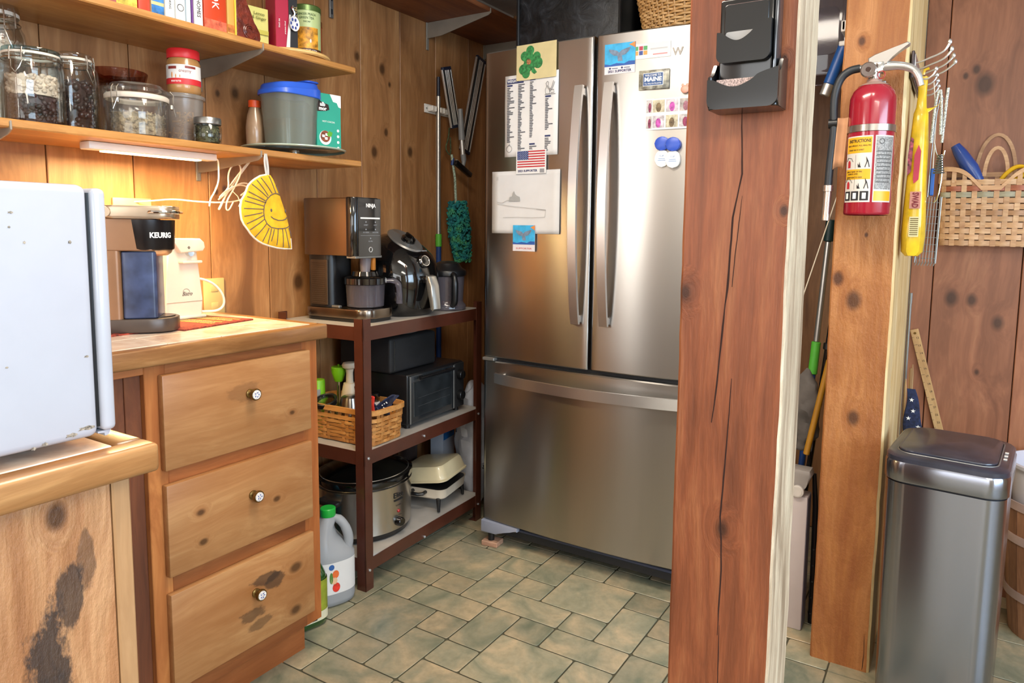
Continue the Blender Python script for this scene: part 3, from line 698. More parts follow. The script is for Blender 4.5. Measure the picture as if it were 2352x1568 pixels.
# ---------------------------------------------------------------- coffee maker (left half of the counter)
CT_Z = 0.9146
t = thing('placemat', 'dark red and olive woven placemat under the can opener', 'placemat', (0.25, 1.14, CT_Z), 0.18)
q = G(); q.box((-.20, -.155, 0), (.095, .075, .004), .0015, 2); q.out('cloth', plain('maroon_weave', '7c2f22', 0.9, var=0.3, scale=160, bump=.5), t)
q = G()
for k, y in enumerate((-.05, -.02, .01, .04)): q.box((-.15, y, .0038), (.075, y+.012, .0046))
lab(q.out('stripe', plain('olive_weave', '8a7c3c', 0.9, var=0.35, scale=200, bump=.5), t), 'olive woven stripes')
q = G()
for k in range(28): q.box((-.14+k*.0075, -.034, .0044), (-.137+k*.0075, -.028, .005)); q.box((-.14+k*.0075, .024, .0044), (-.137+k*.0075, .03, .005))
stuff(q.out('stitching', plain('cream_thread', 'c9b98a', 0.9, var=0), t))
t = thing('placemat', 'corner of a red patterned placemat under the coffee maker', 'placemat', (0.275, 0.925, CT_Z), 0.1)
q = G(); q.box((-.16, -.12, 0), (.045, .06, .003), .001, 1); q.out('cloth', plain('red_pattern', '8d3524', 0.9, var=0.5, scale=120), t)

t = thing('coffee_maker', 'bronze and black single cup coffee maker on the tiled counter', 'coffee maker', (0.305, 0.968, CT_Z+.0032), rot=(0, 0, -0.70))
BRZ = plain('bronze_paint', '8a6548', 0.35, metal=0.25, var=0.04)
CHB = plain('champagne_metal', 'b9a58e', 0.3, metal=0.75, var=0.04)
DK = plain('dark_bronze', '4d423b', 0.35, metal=0.3, var=0.06)
# machine faces +y (cup side right); side we see is +x
q = G(); q.prism(rrect(-.056, -.088, .056, .02, .012, 4), 'z', .190, .264, .002, 1); q.prism(rrect(-.056, -.088, .056, -.052, .010, 4), 'z', .003, .192, .002, 1); q.out('housing', BRZ, t)
q = G(); q.prism(rrect(-.053, -.0515, .053, .020, .008, 3), 'z', .033, .188, .002, 1); q.out('water_tank', plain('smoky_blue', '34405f', 0.3, var=0.25, scale=20, coat=0.15), t)
q = G(); q.lathe([(.053, .192), (.055, .195), (.058, .262), (0, .262)], (0, -.002, 0), 44, sx=1.06); q.out('brew_head', plain('black_drum', '221f20', 0.3, metal=0.5, var=0.05), t)
q = G(); q.lathe([(0, .178), (.040, .178), (.048, .184), (.051, .1915), (0, .1915)], (0, -.002, 0), 32); q.out('head_rim', CHB, t)
q = G(); q.prism(rrect(-.062, -.092, .062, .062, .03, 6), 'z', .2645, .294, .006, 3); q.out('lid', CHB, t)
q = G(); q.tube([(.062, .012, .279), (.067, .018, .280), (.066, .042, .280), (.052, .062, .280), (.03, .069, .280), (-.03, .069, .280), (-.052, .062, .280)], .004, 8, smooth=1); q.out('handle', CHR, t)
q = G(); q.cyl((.060, -.078, .279), (.0645, -.078, .279), .012, n=18); q.out('hinge_cap', CHB, t)
q = G(); q.prism([(-.058, -.088), (.058, -.088), (.060, .0), (.055, .028), (.042, .046), (.02, .056), (-.02, .056), (-.042, .046), (-.055, .028), (-.060, .0)], 'z', .0, .032, .003, 2); q.out('drip_base', DK, t)
q = G(); q.cyl((0, .008, .0318), (0, .008, .0345), .042, n=28, bev=.001); q.out('drip_tray', plain('tray_metal', '3a3636', 0.3, metal=.7), t)
o = text('KEURIG', .017, (0, 0, 0), (1, 0, 0), (0, 1, 0), INKW, t, width=.050, bold=.0006, ext=.0004)
for v in o.data.vertices:
    th = .66+v.co.x/.058; v.co = Vector(((.0585+v.co.z)*1.06*math.cos(th), -.002+(.0585+v.co.z)*math.sin(th), .226+v.co.y))

t = thing('can_opener', 'white upright electric can opener beside the coffee maker', 'can opener', (0.145, 1.125, CT_Z+.0045), 0.05)
IV = plain('ivory_gloss', 'ead9c2', 0.28, var=0.015, coat=.3)
q = G()
pr0 = [(-.058, 0.0), (.052, 0.0), (.050, .05), (.040, .20), (.036, .212), (-.045, .215), (-.052, .12)]
q.prism([(y, z) for y, z in pr0], 'x', -.05, .045, .010, 4); q.out('body', IV, t)
q = G(); q.prism([(-.020, .176), (.046, .180), (.053, .190), (.050, .204), (.038, .214), (-.045, .215)], 'x', .03, .062, .004, 3); q.out('lever', IV, t)
q = G(); q.box((.044, -.018, .148), (.066, .040, .156), .003, 2); q.out('guide_shelf', IV, t)
q = G(); q.cyl((.045, .012, .176), (.058, .012, .176), .009, n=14); q.cyl((.05, .003, .19), (.062, .003, .19), .004, n=10); q.out('cutting_wheel', CHR, t)
q = G(); q.box((.0455, -.055, .044), (.0464, .051, .0452)); q.out('seam', plain('seam_tan', 'a58e74', .6, var=0), t)
q = G(); q.box((-.052, -.06, 0), (.056, .054, .008), .003, 2); q.out('foot', IV, t)
text('Bistro', .016, (.0458, .004, .066), (0, 1, 0), (0, 0, 1), plain('grey_ink', '4a4540', .6, var=0), t, width=.030, shear=.5)
q = G(); q.tube([(.0460, .002+.010*math.cos(a), .070+.010*math.sin(a)) for a in [k*PI/8 for k in range(9)]], .0004, 4); q.out('emblem', plain('grey_ink', '4a4540'), t)
q = G(); q.tube([(-.02, .04, .10), (-.01, .06, .102), (.0, .085, .10), (.01, .115, .085), (.02, .135, .055), (.02, .14, .025), (.015, .125, .008), (-.0, .10, .006), (-.02, .06, .01)], .0035, 8, smooth=2); q.out('power_cord', CORD, t)

# ---------------------------------------------------------------- jars on the lower shelf
SZ = 1.3797
def pellets(cx, cy, z0, z1, r, n, sz, m, parent, sc=(1, 1, .6), seed=1, square=False, name='contents'):
    """the food in a jar: a core plus a skin of beans"""
    rnd = random.Random(seed); q = G()
    core = r-sz*0.8
    q.lathe([(core, z0), (core, z1-sz*0.3), (core*.5, z1+sz*.2), (0, z1+sz*.3)], (cx, cy, 0), 18, sq=2.5 if square else 0)
    for _ in range(n):
        a = rnd.uniform(-PI, PI); top = rnd.random() < .2
        rr = rnd.uniform(0, r-sz) if top else r-sz*.75
        z = (z1+rnd.uniform(-sz*.4, sz*.4)) if top else rnd.uniform(z0+sz*.4, z1)
        if square and not top:
            qf = 1.0/((abs(math.cos(a))**4.5+abs(math.sin(a))**4.5)**(1/4.5)); rr *= qf
        M = Matrix.Translation((cx+rr*math.cos(a), cy+rr*math.sin(a), z)) @ Matrix.Rotation(rnd.uniform(0, 6), 4, (rnd.random(), rnd.random(), rnd.random()+.1)) 
        q.at(M); q.sph((0, 0, 0), sz*rnd.uniform(.8, 1.15), 7, 4, sc)
    q.at(Matrix.Identity(4))
    return stuff(q.out(name, m, parent, ang=60))
BEANW = plain('pale_bean', 'd8c6b2', 0.5, var=0.15, scale=60)
BEAND = plain('dark_bean', '3a2a2b', 0.45, var=0.5, scale=60)
SEED = plain('sunflower_seed', 'a8997c', 0.6, var=0.35, scale=90)
WIRE = plain('wire', 'b9b5ad', 0.25, metal=1, var=0)
GASK = plain('gasket', 'd9cfc0', 0.6, var=0.02)
def bail_jar(name, label, x, y, r, h, lidm, glm, square=0.0, neck=0.86, latch=-0.6, z=SZ, wide=1.0):
    t = thing(name, label, 'jar', (x, y, z), group='glass jars on the lower shelf'); nr = r*neck
    q = G(); q.lathe([(r*.9, 0.0005), (r, .008), (r, h*.72), (r*.97, h*.78), (nr*1.0, h*.85), (nr, h*.90), (nr-.002, h*.90), (nr-.004, h*.86), (r-.006, h*.76), (r-.004, h*.70), (r-.004, .012), (0, .008)], n=36, sq=square, closed=False); q.out('glass_body', glm, t, ang=50)
    q = G(); q.lathe([(nr*1.04, h*.90), (nr*1.05, h*.915), (nr*1.04, h*.93), (nr*.9, h*.93), (nr*.9, h*.90)], n=32, closed=False); q.out('rubber_seal', GASK, t)
    q = G(); q.lathe([(nr*1.03, h*.932), (nr*1.06, h*.95), (nr*1.03, h*.985), (nr*.8, h), (0, h*.995)], n=32, closed=False); q.out('lid', lidm, t, ang=50)
    q = G(); a = latch; c, s = math.cos(a), math.sin(a); R = nr*1.10
    for d in (-.012, .012):
        q.tube([(R*c-d*s, R*s+d*c, h*.96), (R*1.06*c-d*s, R*1.06*s+d*c, h*.90), (R*1.05*c-d*s, R*1.05*s+d*c, h*.80)], .0014, 6)
    q.tube([(R*c+.012*s, R*s-.012*c, h*.80), (R*1.12*c+.008*s, R*1.12*s-.008*c, h*.70), (R*1.12*c, R*1.12*s, h*.64), (R*1.12*c-.008*s, R*1.12*s+.008*c, h*.70), (R*c-.012*s, R*s+.012*c, h*.80)], .0014, 6)
    q.tube([(R*.98*math.cos(k*PI/12), R*.98*math.sin(k*PI/12), h*.845) for k in range(24)], .0014, 6, closed=True)
    q.tube([(R*.95*math.cos(a+PI), R*.95*math.sin(a+PI), h*.845), (R*1.05*math.cos(a+PI), R*1.05*math.sin(a+PI), h*.90), (R*.98*math.cos(a+PI), R*.98*math.sin(a+PI), h*.97)], .0014, 6)
    q.out('wire_bail', WIRE, t); return t
t = bail_jar('glass_jar', 'tall clear glass clip jar of pale beans behind the blue lidded one', .070, .770, .060, .275, GLS, GLS, neck=.80, latch=.2)
pellets(0, 0, .008, .195, .056, 280, .008, BEANW, t, (1, .6, .5), 2)
t = bail_jar('glass_jar', 'squat glass clip jar with a blue glass lid, white beans over dark ones', .185, .792, .054, .167, GLSB, GLS, square=1.5, neck=.95, latch=-.9)
pellets(0, 0, .008, .065, .049, 230, .0075, BEAND, t, (1, .7, .6), 3)
o = pellets(0, 0, .066, .108, .049, 150, .0062, BEANW, t, (1, .75, .6), 4); lab(o, 'white beans')
t = bail_jar('glass_jar', 'square clear glass clip jar full of dark dried fruit', .13, .905, .043, .188, GLS, GLS, square=3.0, neck=.86, latch=.5)
pellets(0, 0, .008, .118, .038, 230, .0095, plain('prune', '33211f', 0.3, var=.5, scale=50), t, (1, .8, .7), 5, True)
t = thing('glass_jar', 'wide glass jar with a plum tinted dish lid, behind the sunflower seed jar', 'jar', (.065, 1.045, SZ))
q = G(); q.lathe([(.04, 0.001), (.045, .01), (.045, .13), (.042, .145), (.040, .145), (.042, .13), (.042, .012), (0, .01)], n=30, closed=False); q.out('glass_body', GLS, t, ang=50)
q = G(); q.lathe([(0, .145), (.055, .145), (.062, .152), (.068, .178), (.066, .180), (.058, .154), (0, .150)], n=36, closed=False); q.out('lid', GLSP, t, ang=50)
t = thing('plastic_jar', 'low wide clear plastic clip jar half filled with sunflower seeds', 'jar', (.196, 1.016, SZ))
q = G(); q.lathe([(.062, .0005), (.066, .004), (.067, .095), (.065, .098), (.062, .095), (.062, .006), (0, .005)], n=40, closed=False); q.out('clear_body', PLC, t, ang=50)
q = G(); q.lathe([(.069, .090), (.071, .093), (.071, .100), (.068, .103), (.068, .090)], n=40, closed=False); q.out('rubber_seal', GASK, t)
q = G(); q.lathe([(.070, .103), (.0745, .107), (.0735, .115), (.062, .121), (.056, .128), (0, .125)], n=40, closed=False); q.out('lid', PLC, t, ang=50)
q = G()
for a in (-1.15, .95):
    c, s = math.cos(a), math.sin(a)
    for d in (-.007, .007): q.tube([(.073*c-d*s, .073*s+d*c, .118), (.080*c-d*s, .080*s+d*c, .110), (.080*c-d*s, .080*s+d*c, .086)], .0014, 6)
    q.tube([(.078*c+.007*s, .078*s-.007*c, .086), (.084*c, .084*s, .060), (.078*c-.007*s, .078*s+.007*c, .086)], .0014, 6)
    q.at(Matrix.Translation((.076*c, .076*s, .083)) @ Matrix.Rotation(a, 4, 'Z')); q.box((-.003, -.009, -.008), (.003, .009, .004), .001, 1); q.at(Matrix.Identity(4))
q.out('wire_clips', WIRE, t)
pellets(0, 0, .006, .058, .060, 300, .0052, SEED, t, (1.25, .5, .35), 6)
t = thing('food_tub', 'frosted plastic tub of dry pasta with no lid, under the peanut butter', 'tub', (.160, 1.158, SZ))
q = G(); q.lathe([(.040, .0005), (.043, .003), (.051, .118), (.0555, .119), (.0565, .124), (.0555, .128), (.0535, .128), (.050, .121), (.0415, .006), (0, .005)], n=36, closed=False); q.out('frosted_body', PLF, t, ang=50)
rnd = random.Random(4); q = G()
for k in range(46):
    a, rr, z = rnd.uniform(0, 6.28), rnd.uniform(.008, .036), rnd.uniform(.012, .085)
    d = Vector((rnd.uniform(-1, 1), rnd.uniform(-1, 1), rnd.uniform(-.2, 1.2))).normalized()*.012
    c = Vector((rr*math.cos(a), rr*math.sin(a), z)); q.cyl(c-d, c+d, .0026, n=6)
stuff(q.out('pasta', plain('dry_pasta', 'd9ad5f', .6, var=.1), t))
q = G(); q.lathe([(.045, .1285), (.05, .1285), (.05, .1305), (0, .1305), (0, .1285)], n=28, closed=False); q.out('inner_lid', PLF, t)
t = thing('peanut_butter_jar', 'red lidded creamy peanut butter jar on the frosted tub', 'jar', (.168, 1.160, SZ+.131))
q = G(); q.lathe([(.036, .0005), (.0405, .006), (.041, .020), (.0405, .080), (.036, .092), (.036, .098), (0, .098)], n=32, closed=False); q.out('jar_body', plain('peanut_butter', 'a97c4a', .3, var=.04, coat=.5), t, ang=50)
q = G(); q.lathe([(.0385, .090), (.0395, .092), (.0395, .112), (.037, .1145), (0, .1145), ], n=48, closed=False); q.out('lid', plain('red_lid', 'd0252c', .4, var=.03), t, ang=50)
def wrap(q, r, a0, a1, z0, z1, n=20, dr=.0006):
    q.grid(lambda u, v: ((r+dr)*math.cos(a0+(a1-a0)*u), (r+dr)*math.sin(a0+(a1-a0)*u), z0+(z1-z0)*v), n, 1)
def curved_text(s, size, r, a, z, m, parent, width=None):
    """lettering bent round a vertical axis of radius r, centred at angle a"""
    o = text(s, size, (0, 0, 0), (1, 0, 0), (0, 1, 0), m, parent, width=width, ext=.0002)
    for v in o.data.vertices:
        th = a+v.co.x/r; rr = r+v.co.z; zz = v.co.y
        v.co = Vector((rr*math.cos(th), rr*math.sin(th), z+zz))
    return o
A0 = -0.85   # direction toward the room
q = G(); wrap(q, .0410, A0-1.5, A0+1.6, .022, .072); q.out('label', PAPER, t)
q = G(); wrap(q, .0412, A0-1.5, A0+1.6, .022, .037); q.out('label_band', plain('label_red', 'c2272d', .5, var=0), t)
q = G(); wrap(q, .0413, A0+.35, A0+1.0, .063, .069, 8); q.out('label_tab', plain('label_maroon', '7d2a22', .5, var=0), t)
q = G(); wrap(q, .0412, A0-.75, A0-.15, .060, .067, 8); q.out('label_crest', plain('label_maroon', '7d2a22'), t)
q = G()
for k, (a, z, s) in enumerate(((-.45, .045, .009), (-.2, .042, .007), (.05, .042, .006))):
    q.sph((.0405*math.cos(A0+a), .0405*math.sin(A0+a), z), s, 12, 6, (.25, .25, 1)); 
q.out('label_picture', plain('biscuit', 'c07d3c', .6), t)
curved_text('creamy', .012, .0418, A0+.35, .056, plain('label_maroon', '7d2a22'), t, .030)
curved_text('PEANUT BUTTER', .006, .0418, A0-.2, .029, INKW, t, .026)
t = thing('mason_jar', 'small quilted glass jar of dark dried herbs with a silver lid', 'jar', (.250, 1.168, SZ))
q = G()
n = 36
q.lathe([(.029, .0005), (.032, .004), (.0335, .02), (.0335, .045), (.029, .052), (.029, .056)], n=n, closed=False)
for v in q.bm.verts:
    a = math.atan2(v.co.y, v.co.x); k = 1+.02*math.sin(a*10)*math.sin(v.co.z*260); v.co.x *= k; v.co.y *= k
q.out('quilted_glass', GLS, t, ang=70)
pellets(0, 0, .004, .046, .0305, 200, .0042, plain('dry_herb', '46452c', .7, var=.5, scale=80), t, (1, .5, .4), 9)
q = G(); q.lathe([(.0325, .050), (.0335, .051), (.0335, .064), (.032, .067), (.028, .0672), (.0275, .0665), (0, .0665)], n=36, closed=False); q.out('screw_lid', plain('tin_lid', '9a9a98', .3, metal=.9, var=.03), t)
# glass turntable
t = thing('turntable', 'pale green frosted glass turntable on the jar shelf', 'turntable', (.180, 1.508, SZ))
q = G(); q.lathe([(.150, .020), (.155, .0225), (.155, .0245), (.151, .0265), (0, .0265), (0, .020)], n=64, closed=False); q.out('glass_disc', plain('green_glass', 'aebfae', .12, var=.02, coat=.5), t)
q = G(); q.lathe([(.05, .0005), (.05, .004), (.018, .006), (.018, .020), (0, .020)], n=28, closed=False); q.out('bearing', CHR, t)
TZ = SZ+.0268
t = thing('plastic_bin', 'tall cloudy plastic bin of brown powder with a bright blue lid', 'bin', (.185, 1.490, TZ))
def binp(q, prof, n=40): q.lathe(prof, n=n, sx=.66, sy=.80, sq=1.6, closed=False)
q = G(); binp(q, [(.080, .0008), (.085, .004), (.096, .146), (.101, .150), (.101, .156), (.098, .156), (.092, .144), (.083, .006), (0, .005)]); q.out('cloudy_body', glass('cloudy_bin', 'e6ebe6', .2, ('c6c8be', .20)), t, ang=50)
q = G(); binp(q, [(.078, .006), (.0865, .075), (.083, .080), (.04, .084), (.03, .076), (0, .079)]); stuff(q.out('powder', plain('cocoa_powder', '5f4a3a', .9, var=.08), t))
q = G()
BL = plain('blue_lid', '2f5fd0', .35, var=.03, coat=.2)
binp(q, [(.1035, .150), (.1065, .152), (.105, .163), (.097, .168), (.094, .178), (.088, .182), (0, .184)])
for v in q.bm.verts:
    if v.co.z > .160: v.co.z += (v.co.y+.08)*.10
q.out('lid', BL, t, ang=40)
q = G(); q.prism(rrect(-.045, .03, .045, .082, .015, 3), 'z', .200, .2055, .002, 1)
for v in q.bm.verts: v.co.z += (v.co.y-.1)*.02
q.out('pour_flap', BL, t)
t = thing('spice_bottle', 'clear bottle of pale spice with an orange cap, behind the blue lidded bin', 'bottle', (.095, 1.433, TZ))
t.location.z = TZ
q = G(); q.lathe([(.022, .001), (.026, .01), (.027, .06), (.022, .095), (.016, .115), (.0155, .125), (0, .125)], n=24, closed=False); q.out('bottle_body', plain('bottle_amber', 'a08266', .25, var=.1, coat=.4), t)
q = G(); q.lathe([(.0175, .118), (.018, .12), (.018, .138), (.016, .1395), (0, .1395)], n=28, closed=False); q.out('cap', plain('orange_cap', 'e0501a', .4, var=.02), t)
t = thing('cocoa_box', 'teal hot cocoa box on the glass turntable, right of the bin', 'box', (.200, 1.607, TZ), -0.12)
q = G(); q.box((-.03, -.045, .0006), (.03, .045, .176), .001, 1); q.out('carton', plain('teal_card', '2fa08a', .45, var=.02), t)
FX = .0304
q = G(); q.prism([(.045, .176), (.045, .138), (.036, .140), (.030, .152), (.016, .154), (.004, .176)], 'x', FX-.0003, FX+.0002); q.out('white_cloud', INKW, t)
q = G(); q.prism([(-.045, .152), (-.03, .150), (-.012, .145), (-.002, .143), (.002, .128), (-.012, .122), (-.03, .120), (-.045, .118)], 'x', FX-.0003, FX+.0002); q.out('logo_patch', plain('cocoa_brown', '33201a', .5, var=0), t)
text('alb', .017, (FX+.0004, -.0235, .1415), (0, 1, 0), (0, 0, 1), INKW, t, bold=.0006)
text('mor', .016, (FX+.0004, -.0235, .1285), (0, 1, 0), (0, 0, 1), INKW, t, bold=.0006)
text('HOT COCOA', .0075, (FX+.0002, -.002, .090), (0, 1, 0), (0, 0, 1), INKW, t)
q = G(); q.cyl((FX-.0002, -.015, .040), (FX+.0003, -.015, .040), .022, n=24); q.out('mug_print', INKW, t)
q = G(); q.cyl((FX-.0002, -.015, .044), (FX+.0005, -.015, .044), .018, n=20); q.out('cocoa_print', plain('cocoa_print', '8a4b32', .6, var=.3, scale=90), t)
q = G()
for y, z in ((-.022, .045), (-.012, .038), (-.01, .050)): q.box((FX, y-.005, z-.004), (FX+.0007, y+.005, z+.004), .001, 1)
q.out('marshmallow_print', INKW, t)
q = G(); q.prism([(-.010, .052), (.0, .062), (.012, .058), (.008, .046), (-.004, .044)], 'x', FX, FX+.0008); q.out('leaf_print', plain('leaf_green', '5ba334', .6, var=0), t)
q = G()
for k in range(4): q.cyl((FX-.0002, .033, .066-.018*k), (FX+.0002, .033, .066-.018*k), .0045, n=12)
q.out('badge_print', INKW, t)
# ---------------------------------------------------------------- books, tins and boxes on the upper shelf
UZ = 1.6685
def book(y0, y1, h, dep, col, label, name='book', cat='book', bands=(), txt=None, tcol=None, tsize=.016, tz=.5, x1=.262, group='cookbooks and boxes on the upper shelf'):
    t = thing(name, label, cat, (x1-dep/2, (y0+y1)/2-.026, UZ), 0, group); w = y1-y0-.0012
    q = G(); q.box((-dep/2, -w/2, .0005), (dep/2, w/2, h), .0015, 2); q.out('cover', plain('book_'+col, col, .4, var=.02, coat=.2), t)
    q = G(); q.box((-dep/2-.0005, -w/2+.002, .003), (dep/2-.004, w/2-.002, h+.0006)); q.out('pages', PAPER, t)
    for b0, b1, bc in bands:
        q = G(); q.box((dep/2-.0003, -w/2+.0005, b0), (dep/2+.0003, w/2-.0005, b1)); q.out('cover_band', plain('band_'+bc, bc, .5, var=.25, scale=60), t)
    if txt:
        text(txt, tsize, (dep/2+.0005, 0, tz), (0, 0, -1), (0, 1, 0), tcol or INK, t)
    return t
rb = random.Random(3)
for (y0, y1, col, lb, kw) in (
    (.965, 1.015, 'd98a86', 'pink and yellow patterned box spine at the left end of the cookbooks', dict(bands=[(.0, .05, 'd8c14e')])),
    (1.017, 1.046, 'd84a34', 'coral red book spine with a white dot', dict(txt='ALL', tcol=INKW, tsize=.014, tz=.07)),
    (1.048, 1.081, 'd9c48e', 'cream and blue illustrated spine left of the white books', dict(bands=[(.0, .026, '2f6fae'), (.034, .048, '3a77b5')])),
    (1.083, 1.108, 'f0f0ec', 'plain white book spine, first of the white ones', dict(txt='COOKING', tsize=.008, tz=.045)),
    (1.110, 1.136, 'eeeee8', 'white book spine with a round black emblem', dict(txt='KITCHEN', tsize=.009, tz=.075)),
    (1.138, 1.151, 'cfe0ea', 'thin pale blue book spine', {}),
    (1.152, 1.158, '6b3a86', 'very thin purple booklet spine', {}),
    (1.159, 1.184, 'ece6e0', 'white spine with upright black writing, left of the red cookbook', dict(txt='in HOMES', tsize=.014, tz=.055)),
    (1.186, 1.252, 'c4421f', 'thick orange red cookbook spine lettered COOK', dict(bands=[(.0, .03, 'd9664a')], txt='COOK', tcol=INKW, tsize=.028, tz=.10)),
    (1.254, 1.276, 'e0a050', 'pale orange spine beside the red cookbook', dict(bands=[(.01, .03, 'c97a3a')])),
    (1.277, 1.283, 'e6c83c', 'very thin yellow and blue spine', {}),
  ):
    k = book(y0, y1, rb.uniform(.20, .24), rb.uniform(.15, .2), col, lb, **kw)
    if 'round black' in lb:
        q = G(); q.tube([(.0, .008*math.cos(a*PI/8), .036+.008*math.sin(a*PI/8)) for a in range(16)], .0009, 5, closed=True); o = q.out('emblem', INK, k); o.location.x = max(v.co.x for v in k.children[0].data.vertices)
# carved leather bookend
t = thing('bookend', 'dark red carved scroll shaped bookend next to the cookbooks', 'bookend', (.20, 1.294, UZ))
q = G(); q.prism([(-.034, .0005), (.042, .0005), (.048, .018), (.046, .034), (.036, .05), (.022, .064), (.008, .08), (-.003, .10), (-.008, .13), (-.010, .17), (-.034, .17)], 'x', -.04, .052, .007, 3)
q.out('scroll_block', plain('carved_leather', '6b2a1d', .35, var=.25, scale=50, bump=.9, coat=.3), t)
q = G()
for s in range(3): q.tube([(.053, -.006+.020*math.cos(a)*(.5+.25*s)+.016, .030+.020*math.sin(a)*(.5+.25*s)) for a in [k*PI/7+s for k in range(9)]], .0022, 6)
q.out('carving', plain('carved_leather', '6b2a1d'), t)
def carton(name, label, x, y, w, d, h, col, rz=0.0, z=UZ):
    t = thing(name, label, 'box', (x, y, z), rz)
    q = G(); q.box((-d/2, -w/2, .0005), (d/2, w/2, h), .001, 1); q.out('carton', plain('card_'+col, col, .4, var=.02), t); return t
t = carton('tea_box', 'pale yellow lemon and ginger tea box, half hidden by the bookend', .14, 1.392, .062, .09, .125, 'd8d27c', -.15)
q = G(); q.box((.0498, -.028, .05), (.0504, .028, .062)); q.box((.0498, -.028, .0), (.0504, .028, .02)); q.out('printed_band', plain('yellow_band', 'c4bb52', .5), t)
text('Lemon', .012, (.0505, 0, .106), (0, 1, 0), (0, 0, 1), plain('olive_ink', '5d6428', .6, var=0), t)
text('& Ginger', .012, (.0505, 0, .094), (0, 1, 0), (0, 0, 1), plain('olive_ink', '5d6428'), t)
# wooden lazy susan with tins
t = thing('wooden_turntable', 'round pale wooden turntable carrying the tea tins', 'turntable', (.165, 1.515, UZ))
q = G(); q.lathe([(.05, .0005), (.05, .006), (.112, .006), (.116, .010), (.116, .014), (.112, .018), (0, .018)], n=56, closed=False); q.out('plate', wood('lazy_susan', 'b58a4c', 'd8b577', 'e8cf98', 'y', knots=0), t)
WZ = UZ+.0183
t = carton('tea_box', 'tall crimson and black tea box on the wooden turntable', .190, 1.462, .066, .065, .20, 'a81c3c', -.25, WZ)
q = G(); q.box((.0345, .006, .0), (.0354, .0328, .2)); q.out('black_panel', plain('card_black', '202024', .4), t)
q = G(); q.prism([(-.004, 0), (.008, 0), (.012, .10), (.008, .10)], 'x', .035, .0357); q.out('cream_stripe', PAPER, t)
text('TEA HOUSE', .012, (.0362, .0265, .095), (0, 0, -1), (0, 1, 0), plain('gold_ink', 'c9b46a', .5, var=0), t)
text('black tea', .007, (.0362, -.024, .07), (0, 0, 1), (0, -1, 0), INKW, t)
text('premium blend', .006, (.0362, -.006, .06), (0, 0, 1), (0, -1, 0), INKW, t)
t = thing('spoon_rest', 'round white dish with blue spots and a silver clip, hung on the crimson tea box', 'dish', (.2275, 1.470, WZ+.075))
q = G(); q.at(Matrix.Rotation(PI/2, 4, 'Y')); q.lathe([(0, .002), (.012, .003), (.017, .007), (.018, .010), (.016, .009), (.010, .006), (0, .005)], n=24, closed=False, sx=1.2); q.at(Matrix.Identity(4)); q.out('dish', plain('blue_white_china', 'dfe0e6', .15, var=.02, coat=.6), t)
q = G()
for k in range(6): q.sph((.008, .011*math.cos(k*1.05), .013*math.sin(k*1.05)), .0035, 8, 5, (.3, 1, 1.3))
q.out('blue_spots', plain('china_blue', '2d3f8c', .2, var=0), t)
q = G(); q.tube([(.004, 0, .018), (.007, .004, .03), (.007, -.004, .04), (.004, 0, .05)], .004, 8, smooth=1); q.out('silver_clip', CHR, t)
def tin(label, x, y, r, h, body, lidc, z, lines):
    t = thing('tea_tin', label, 'tin', (x, y, z), group='tea tins on the wooden turntable')
    q = G(); q.lathe([(r-.001, .0005), (r, .002), (r, h-.016), (0, h-.016)], n=40, closed=False); q.out('body', plain('tin_'+body, body, .35, var=.02), t)
    q = G(); q.lathe([(r+.0012, h-.018), (r+.0012, h-.003), (r-.002, h), (r-.006, h-.002), (0, h-.002)], n=40, closed=False); q.out('lid', plain('tin_'+lidc, lidc, .3, metal=.4, var=.02), t)
    q = G(); wrap(q, r, A0-.7, A0+1.0, .014, h*.55); q.out('picture_panel', plain('panel_amber', 'c98a24' if body != '9a3a1c' else '6b2b18', .5, var=.4, scale=50), t)
    q = G(); wrap(q, r, A0-1.3, A0+1.4, .006, .020, 24, .0009); q.out('label_band', plain('panel_brown', '4a2c18', .5), t)
    for s, sz, a, zz, mt, wd in lines: curved_text(s, sz, r+.0008, A0+a, zz, mt, t, wd)
    return t
DG = plain('dark_green_ink', '2c4a24', .6, var=0)
t = tin('pale green ginger peach green tea tin with a green lid', .190, 1.556, .042, .150, 'b3c48a', '56703a', WZ, [('GINGER PEACH', .010, .15, .120, DG, .055), ('GREEN TEA', .010, .15, .109, DG, .044), ('The REPUBLIC of TEA', .009, .15, .013, INKW, .062), ('DECAF', .007, .15, .098, DG, None)])
q = G(); q.cyl((.0415*math.cos(A0-.75), .0435*math.sin(A0-.75), .076), (.0428*math.cos(A0-.75), .0428*math.sin(A0-.75), .076), .011, n=20); q.out('round_seal', INKW, t)
curved_text('50', .009, .0432, A0-.75, .076, DG, t)
q = G(); q.sph((.0410*math.cos(A0+.4), .0410*math.sin(A0+.4), .042), .010, 12, 6, (.3, .3, .7)); q.out('cup_print', INKW, t)
tin('orange and brown tea tin just behind the pale green one', .140, 1.622, .030, .132, '9a3a1c', '8a4a22', WZ, [('SPICE', .008, .5, .105, INKW, .03), ('REPUBLIC', .009, .5, .018, INKW, .045)])
